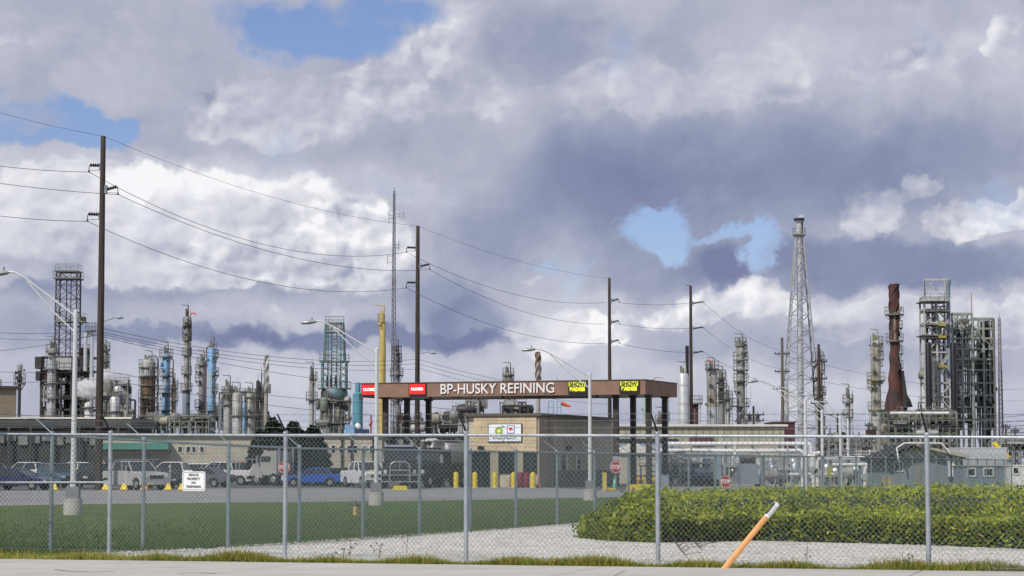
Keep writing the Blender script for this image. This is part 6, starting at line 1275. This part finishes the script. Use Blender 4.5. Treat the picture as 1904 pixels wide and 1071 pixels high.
for px, pt, w, lb, s in ((484, 800, 52, 'leftmost low conifer of the dark group', 1), (507, 775, 70, 'tallest pointed conifer of the dark group', 2), (545, 783, 84, 'broad conifer in the middle of the dark group', 3), (582, 790, 68, 'right-hand conifer of the dark group beside the buff building', 4), (526, 796, 64, 'shorter conifer standing in front of the dark group', 5), (566, 800, 70, 'front right conifer of the dark group above the blue car', 6)):
    conifer(px, pt, w, 196 - s * 1.5, lb, s)
def bush(px, py, w, D, lb, seed):
    T_ = T('shrub', lb, 'shrub', px, py, D, 'low shrubs along the road'); H = T_.z(py); r = w / 2 * T_.k; rnd = random.Random(seed); b = MB(); b.tube((0, 0, 0), (0, 0, H * .6), .05, .02, 5); b.build('stem', TWIG, T_.t); b = MB()
    for i in range(900):
        v = Vector((rnd.gauss(0, .45), rnd.gauss(0, .35), rnd.random())); c = Vector((v.x * r, v.y * 1.0, v.z * H)); L = .14; d = Vector((rnd.gauss(0, 1), rnd.gauss(0, 1), rnd.gauss(0, 1))).normalized(); u = d.orthogonal() * L * .4
        b.add([c, c + d * L * .5 + u, c + d * L, c + d * L * .5 - u], [(0, 1, 2, 3)])
    b.build('leaves', mat('conifer_needles', (.014, .028, .013), .8), T_.t)
for i, (px, w, lb) in enumerate([(620, 26, 'low dark shrub right of the blue car'), (645, 28, 'low dark shrub left of the white pickup'), (1300, 40, 'low green shrub at the foot of the fourth wooden pole'), (1325, 30, 'low green shrub left of the near stop sign')]): bush(px, 893 if px > 1000 else 873, w, 180, lb, i)

# ---------------------------------------------------------------- vehicles
TYRE = mat('tyre', (.015, .015, .015), .85); RIM = mat('rim', (.35, .35, .36), .35, .6); HL = mat('headlight', (.7, .72, .74), .15, .2); TLM = mat('taillight', (.5, .02, .02), .3); CGL = mat('car_glass', (.02, .028, .032), .06, 0, .1, 1, spec=.8); BMP = mat('bumper_black', (.03, .03, .032), .6); CHR = mat('chrome', (.65, .66, .68), .15, .9)
def loft(b, poly, W_, inset=.05, tum=None):
    ys = [(-W_ / 2, inset), (-W_ / 2 + .07, 0), (W_ / 2 - .07, 0), (W_ / 2, inset)]; n = len(poly); cx_ = sum(p[0] for p in poly) / n; cz_ = sum(p[1] for p in poly) / n; vs = []
    for y, ins in ys:
        for x, z in poly:
            vs.append((x - (x - cx_) / max(.3, abs(x - cx_)) * ins * .8, y, z - (z - cz_) / max(.3, abs(z - cz_)) * ins))
    fs = [tuple(range(n)), tuple(range(3 * n, 4 * n))[::-1]]
    for j in range(3):
        for i in range(n): fs.append((j * n + i, (j + 1) * n + i, (j + 1) * n + (i + 1) % n, j * n + (i + 1) % n))
    b.add(vs, fs)
def vehicle(kind, name, label, px, pybase, heading, col, group='vehicles in the parking lot', rack=False, cat=None, scale=1.0):
    g = G(px, pybase); t = thing(name, label, cat or {'pickup': 'pickup truck', 'suv': 'car', 'sedan': 'car', 'van': 'van'}[kind], g, R(heading), group)
    L, W_, H, belt, hood = {'sedan': (4.7, 1.82, 1.46, .95, .86), 'suv': (4.8, 1.92, 1.80, 1.15, 1.08), 'pickup': (5.8, 2.0, 1.92, 1.28, 1.18), 'van': (5.3, 2.0, 2.15, 1.25, 1.12)}[kind]
    wr = .33 if kind == 'sedan' else .39; xf, xr = L / 2 - .92, -L / 2 + (1.0 if kind != 'pickup' else 1.15)
    def arch(x): return [(x + (wr + .09) * math.cos(a), wr + (wr + .09) * math.sin(a)) for a in [R(d) for d in (200, 165, 130, 90, 50, 15, -20)]]
    bot = [(-L / 2, .42)] + [(x, max(.3, z)) for x, z in arch(xr)] + [(x, max(.3, z)) for x, z in arch(xf)] + [(L / 2, .42)]
    if kind == 'pickup': top = [(L / 2, hood - .22), (L / 2 - .12, hood - .04), (L / 2 - 1.45, hood + .05), (L / 2 - 1.6, belt), (-L / 2 + 1.75, belt), (-L / 2 + 1.74, belt - .03), (-L / 2, belt - .04)]
    elif kind == 'sedan': top = [(L / 2, hood - .28), (L / 2 - .25, hood - .10), (L / 2 - 1.35, hood + .03), (L / 2 - 1.5, belt), (-L / 2 + .95, belt + .02), (-L / 2 + .1, belt - .02), (-L / 2, belt - .25)]
    else: top = [(L / 2, hood - .25), (L / 2 - .15, hood - .06), (L / 2 - 1.15, hood + .04), (L / 2 - 1.3, belt), (-L / 2 + .05, belt), (-L / 2, belt - .2)]
    b = MB(); loft(b, bot + top, W_); b.build('body', col, t, False)
    cab = {'sedan': (L / 2 - 1.40, L / 2 - 2.15, -L / 2 + 1.35, -L / 2 + .75), 'suv': (L / 2 - 1.2, L / 2 - 1.85, -L / 2 + .3, -L / 2 + .08), 'pickup': (L / 2 - 1.5, L / 2 - 2.15, -L / 2 + 2.0, -L / 2 + 1.82), 'van': (L / 2 - 1.1, L / 2 - 1.8, -L / 2 + .2, -L / 2 + .05)}[kind]
    wb, wt_ = W_ / 2 - .05, W_ / 2 - .19; z0, z1 = belt - .02, H - .06
    P = [(cab[0], -wb, z0), (cab[0], wb, z0), (cab[3], wb, z0), (cab[3], -wb, z0), (cab[1], -wt_, z1), (cab[1], wt_, z1), (cab[2], wt_, z1), (cab[2], -wt_, z1)]
    b = MB(); b.hexa([P[3], P[0], P[1], P[2], P[7], P[4], P[5], P[6]]); b.build('windows', CGL, t)
    b = MB(); b.hexa([(cab[2] - .03, -wt_ - .03, z1), (cab[1] + .05, -wt_ - .03, z1), (cab[1] + .05, wt_ + .03, z1), (cab[2] - .03, wt_ + .03, z1), (cab[2] + .1, -wt_ + .08, H), (cab[1] - .12, -wt_ + .08, H), (cab[1] - .12, wt_ - .08, H), (cab[2] + .1, wt_ - .08, H)]); rb = b
    def lp(a, c, f): return Vector(a).lerp(Vector(c), f)
    for s in (0, 1):
        A0, A1_, C0, C1 = (P[0], P[4], P[3], P[7]) if s == 0 else (P[1], P[5], P[2], P[6])
        for f, w in ((0, .045), (.48 if kind != 'van' else .3, .035), (1, .06)): b.tube(lp(A0, C0, f), lp(A1_, C1, f), w, w * .9, 4)
        if kind in ('suv', 'van'): b.tube(lp(A0, C0, .75), lp(A1_, C1, .75), .06, .05, 4)
    b.build('roof', col, t)
    if kind == 'pickup':
        b = MB(); b.box(-L / 2 + .1, -L / 2 + 1.7, -W_ / 2 + .14, W_ / 2 - .14, belt - .045, belt - .025); b.build('bed_floor', BMP, t)
        if rack:
            b = MB()
            for x in (-L / 2 + .2, -L / 2 + 1.6, cab[1] - .3):
                for y in (-.85, .85): b.tube((x, y, belt - .05), (x, y, H + .22), .035, .035, 4)
                b.tube((x, -.85, H + .22), (x, .85, H + .22), .035, .035, 4)
            for y in (-.85, .85): b.tube((-L / 2 + .1, y, H + .22), (cab[1], y, H + .22), .035, .035, 4)
            b.build('ladder_rack', GALV, t)
    for x in (xf, xr):
        for s in (-1, 1):
            b = MB(); b.hlathe((x, s * (W_ / 2 - .22), wr), (x, s * (W_ / 2 + .01), wr), [(wr * .6, 0), (wr, .1), (wr, .85), (wr * .88, 1)], 16); w_o = b.build('wheel', TYRE, t, True)
            b = MB(); b.tube((x, s * (W_ / 2 + .00), wr), (x, s * (W_ / 2 + .02), wr), wr * .6, wr * .55, 12); b.build('rim', RIM, w_o)
    for s in (-1, 1):
        b = MB(); b.box(L / 2 - .14, L / 2 + .01, s * (W_ / 2 - .28) - .16, s * (W_ / 2 - .28) + .16, hood - .34, hood - .18); b.build('headlight', HL, t)
        b = MB(); b.box(-L / 2 - .01, -L / 2 + .1, s * (W_ / 2 - .15) - .1, s * (W_ / 2 - .15) + .1, belt - .4, belt - .12); b.build('taillight', TLM, t)
        b = MB(); b.box(cab[0] - .35, cab[0] - .2, s * (W_ / 2 + .08) - .08, s * (W_ / 2 + .08) + .08, belt + .0, belt + .16); b.build('mirror', BMP, t)
    b = MB(); b.box(L / 2 - .04, L / 2 + .07, -W_ / 2 + .08, W_ / 2 - .08, .38, .58); b.build('front_bumper', BMP if kind != 'pickup' else CHR, t); b = MB(); b.box(-L / 2 - .08, -L / 2 + .03, -W_ / 2 + .08, W_ / 2 - .08, .42, .6); b.build('rear_bumper', BMP if kind != 'pickup' else CHR, t)
    b = MB(); b.box(L / 2 - .02, L / 2 + .02, -.5, .5, hood - .42, hood - .2); b.build('grille', BMP, t)
    return t
def paint(n, c): return mat('car_' + n, c, .25, .1, .05, 2, spec=.6)
pw, ps, pn, pb, pr_, pbl, pg, ptl = paint('white', (.72, .72, .72)), paint('silver', (.42, .42, .43)), paint('navy', (.025, .025, .10)), paint('black', (.015, .016, .018)), paint('red', (.28, .03, .025)), paint('blue', (.03, .10, .48)), paint('grey', (.12, .13, .15)), paint('teal', (.06, .11, .17))
vehicle('sedan', 'parked_car', 'dark purple-blue car at the left edge of the front row', 36, 911, -18, pn); vehicle('suv', 'parked_car', 'dark teal car beside the purple-blue one, left of the street lamp', 112, 907, -58, ptl)
vehicle('suv', 'parked_car', 'black car facing forward between the lamp base and the first tall fence post', 168, 909, -72, pb); vehicle('pickup', 'pickup_truck', 'silver pickup in the front row right of the first tall fence post', 246, 911.3, -48, ps); vehicle('sedan', 'parked_car', 'black car in the front row right of the silver pickup', 314, 908.6, -58, pb)
vehicle('pickup', 'pickup_truck', 'white pickup facing left in the back row, leftmost', 52, 900, 172, pw); vehicle('suv', 'parked_car', 'black car just behind the leftmost white pickup', 104, 897.6, 170, pb); vehicle('pickup', 'pickup_truck', 'white pickup in the back row behind the street lamp', 146, 900.5, 14, pw)
vehicle('suv', 'parked_car', 'maroon car between the first wooden pole and the dark van', 192, 898, 165, paint('maroon', (.16, .02, .03))); vehicle('van', 'parked_van', 'dark grey van with pale roof in the back row right of the first tall post', 238, 902, 168, pg); vehicle('suv', 'parked_car', 'black car behind the dark van in the back row', 276, 899.6, 165, pb)
vehicle('pickup', 'pickup_truck', 'white pickup facing left right of the dark van', 322, 902.4, 172, pw); vehicle('suv', 'parked_car', 'white car partly behind the private property sign', 366, 899.8, 172, pw); vehicle('pickup', 'pickup_truck', 'white work pickup with ladder rack right of the private property sign', 412, 902.6, 176, pw, rack=True)
vehicle('sedan', 'parked_car', 'dark grey car in the gap below the white work pickup', 378, 906, 160, pg); vehicle('pickup', 'pickup_truck', 'dark red flat pickup left of the pale grey lorry', 458, 899.8, 2, pr_)
vehicle('sedan', 'parked_car', 'bright blue car with red tail lights below the conifers', 580, 905, 186, pbl, cat='car'); vehicle('sedan', 'parked_car', 'dark car with a pale roof just behind the blue car', 612, 903.2, 190, pg)
vehicle('pickup', 'pickup_truck', 'white pickup with black front facing us left of the second street lamp', 679, 906.5, -68, pw); vehicle('suv', 'parked_car', 'black car in shadow among the parked vehicles on the far left', -10, 905, 5, pb)
vehicle('van', 'parked_van', 'white van standing beyond the right canopy columns', 1178, 893, 165, pw); vehicle('sedan', 'parked_car', 'dark car beyond the low shrubs right of the blue car', 640, 901.5, 180, pn)
# box-cab lorry seen from behind, grey tractor
def truck_front(label, px, py, heading, col, guard=True, W_=2.5, H=2.95, hood_L=2.0, rear=4.0, cabm=None, name='truck'):
    g = G(px, py); t = thing(name, label, 'truck', g, R(heading)); zc = 1.0
    b = MB(); loft(b, [(0, .75), (hood_L, .75), (hood_L, 1.45), (hood_L - .2, 1.7), (0, 1.85)], W_ * .72); b.build('bonnet', col, t)
    b = MB(); loft(b, [(-1.9, .8), (0, .8), (0, 1.85), (-.35, H - .25), (-.7, H), (-1.9, H)], W_ * .92); b.build('cab', col, t)
    b = MB(); b.hexa([(-.02, -W_ * .40, 1.95), (.03, -W_ * .40, 1.95), (.03, W_ * .40, 1.95), (-.02, W_ * .40, 1.95), (-.34, -W_ * .36, H - .35), (-.29, -W_ * .36, H - .35), (-.29, W_ * .36, H - .35), (-.34, W_ * .36, H - .35)]); b.build('windscreen', CGL, t)
    for s in (-1, 1):
        b = MB(); b.box(-1.3, -.35, s * W_ * .462 - .01, s * W_ * .462 + .01, 1.9, H - .4); b.build('side_window', CGL, t)
        b = MB(); b.box(hood_L - .35, hood_L - .1, s * W_ * .38 - .16, s * W_ * .38 + .16, 1.05, 1.32); b.build('headlight', HL, t)
        b = MB(); b.box(-.25, -.1, s * (W_ / 2 + .15) - .1, s * (W_ / 2 + .15) + .1, 1.8, 2.4); b.tube((-.2, s * W_ * .45, 2.1), (-.2, s * (W_ / 2 + .12), 2.1), .03, .03, 4); b.build('mirror', CHR, t)
        b = MB(); b.prism([(hood_L - 1.45, .62), (hood_L - 1.3, 1.15), (hood_L - .9, 1.3), (hood_L - .3, 1.25), (hood_L - .1, .9)], s * W_ * .35, s * W_ * .5) if s > 0 else b.prism([(hood_L - 1.45, .62), (hood_L - 1.3, 1.15), (hood_L - .9, 1.3), (hood_L - .3, 1.25), (hood_L - .1, .9)], -W_ * .5, -W_ * .35); b.build('mudguard', col, t)
        for x in (hood_L - .85, -rear + .4, -rear + 1.6):
            b = MB(); b.hlathe((x, s * (W_ / 2 - .35), .5), (x, s * (W_ / 2 - .02), .5), [(.3, 0), (.5, .1), (.5, .9), (.42, 1)], 16); w_o = b.build('wheel', TYRE, t, True); b = MB(); b.tube((x, s * (W_ / 2 - .03), .5), (x, s * (W_ / 2 - .0), .5), .28, .2, 12); b.build('rim', RIM, w_o)
        b = MB(); b.tube((-1.98, s * .95, .9), (-1.98, s * .95, H + .3), .09, .09, 8); b.build('exhaust', CHR, t)
    b = MB(); b.box(-rear - .3, 0, -.45, .45, .7, .95); b.build('chassis', DARK, t)
    b = MB(); b.box(hood_L + .003, hood_L + .03, -.45, .45, .95, 1.6); b.build('grille', CHR if not guard else DARK, t); b = MB(); b.box(hood_L - .1, hood_L + .15, -W_ / 2 + .05, W_ / 2 - .05, .5, .78); b.build('bumper', BMP, t)
    b = MB(); b.box(-.75, -.45, -W_ * .4, W_ * .4, H - .02, H + .12) ; b.build('sun_visor', cabm or col, t)
    if guard:
        b = MB(); x = hood_L + .35
        b.path([(x, -.68, .45), (x, -.68, 1.5), (x, -.6, 1.75), (x, -.35, 1.88), (x, .35, 1.88), (x, .6, 1.75), (x, .68, 1.5), (x, .68, .45)], .05, 6); b.tube((x, 0, 1.3), (x, 0, 1.88), .04, .04, 6).tube((x, -.68, 1.28), (x, .68, 1.28), .045, .045, 6)
        for z in (.5, .95): b.tube((x, -1.25, z), (x, 1.25, z), .045, .045, 6)
        for s in (-1, 1): b.path([(x, s * 1.25, .5), (x, s * 1.32, .72), (x, s * 1.25, .95)], .045, 6); b.tube((hood_L + .1, s * .6, .65), (x, s * .68, .65), .04, .04, 4)
        b.build('grille_guard', CHR, t)
        b = MB(); b.lathe(hood_L + .45, 0, [(.02, .38), (.14, .42), (.14, .55), (.02, .6)], 10); b.build('horn', CHR, t)
    return t
truck_front('dark semi tractor with a shiny tubular grille guard facing us', 742, 908.6, -86, mat('truck_dark', (.03, .028, .035), .35, .1, .2, 1), cabm=mat('visor_lilac', (.30, .30, .40), .4))
g = G(744, 911); t = thing('wheel_chock', 'small yellow chock under the dark truck bumper', 'chock', g); MB().prism([(-.55, 0), (.55, 0), (.4, .28), (-.4, .28)], -.1, .2).build('block', YELP, t); MB().tube((-.3, .05, .28), (.3, .05, .28), .02, .02, 4).build('handle', DARK, t)
truck_front('pale grey square-cabbed lorry parked right of the red pickup', 494, 903, 150, mat('lorry_grey', (.33, .33, .31), .5, 0, .1, 1), guard=False, H=2.75, hood_L=.9, rear=3.2, name='lorry')
# tank trailer and its tractor
Tt = T('tank_trailer', 'silver tank trailer with a pale domed end, left of the guardhouse', 'tank trailer', 824, 845, 171); k = Tt.k; Tt.t.rotation_euler = (0, 0, R(60)); r = 23 * k; zc = Tt.z(843)
b = MB(); b.hlathe((-.9, 0, zc), (6.8, 0, zc), [(.05, 0), (r * .5, .008), (r * .85, .03), (r, .07), (r, .95), (r * .8, .985), (.05, 1)], 28); b.build('tank', mat('tank_silver', (.50, .52, .55), .25, .6, .1, 1), Tt.t, True)
b = MB(); b.hlathe((-.62, 0, zc), (-.45, 0, zc), [(r * .86, 0), (r * 1.04, .4), (r * 1.04, 1)], 28); b.build('end_ring', mat('ring_cream', (.62, .60, .55), .4), Tt.t, True)
b = MB(); b.hlathe((-.98, 0, zc), (-.62, 0, zc), [(.05, 0), (r * .5, .3), (r * .84, .85), (r * .85, 1)], 28); b.build('end_cap', mat('cap_pale', (.56, .56, .52), .4, .1), Tt.t, True)
b = MB(); b.box(-2.2, 3, -.5, .5, zc + r * .98, zc + r * 1.06); b.path([(-2.3, 0, zc + r * 1.05), (-1.2, 0, zc + r * 1.1), (-.5, 0, zc + r * .9)], .12, 6); b.build('top_walkway', WHITE, Tt.t)
b = MB(); b.box(0, 6.6, -.5, .5, .95, zc - r * .9); b.build('chassis', DARK, Tt.t)
for x in (4.6, 5.9):
    for s in (-1, 1): b = MB(); b.hlathe((x, s * .85, .5), (x, s * 1.2, .5), [(.3, 0), (.5, .1), (.5, .9), (.4, 1)], 14); b.build('wheel', TYRE, Tt.t, True)
for s in (-1, 1): MB().box(.9, 1.05, s * .5, s * .62, 0.02, 1.0).build('landing_leg', DARK, Tt.t)
truck_front('black tractor unit coupled in front of the silver tank trailer', 789, 907.0, 240, mat('truck_black', (.018, .017, .02), .35, .1, .2, 1), guard=False, H=2.8, name='tractor_unit')
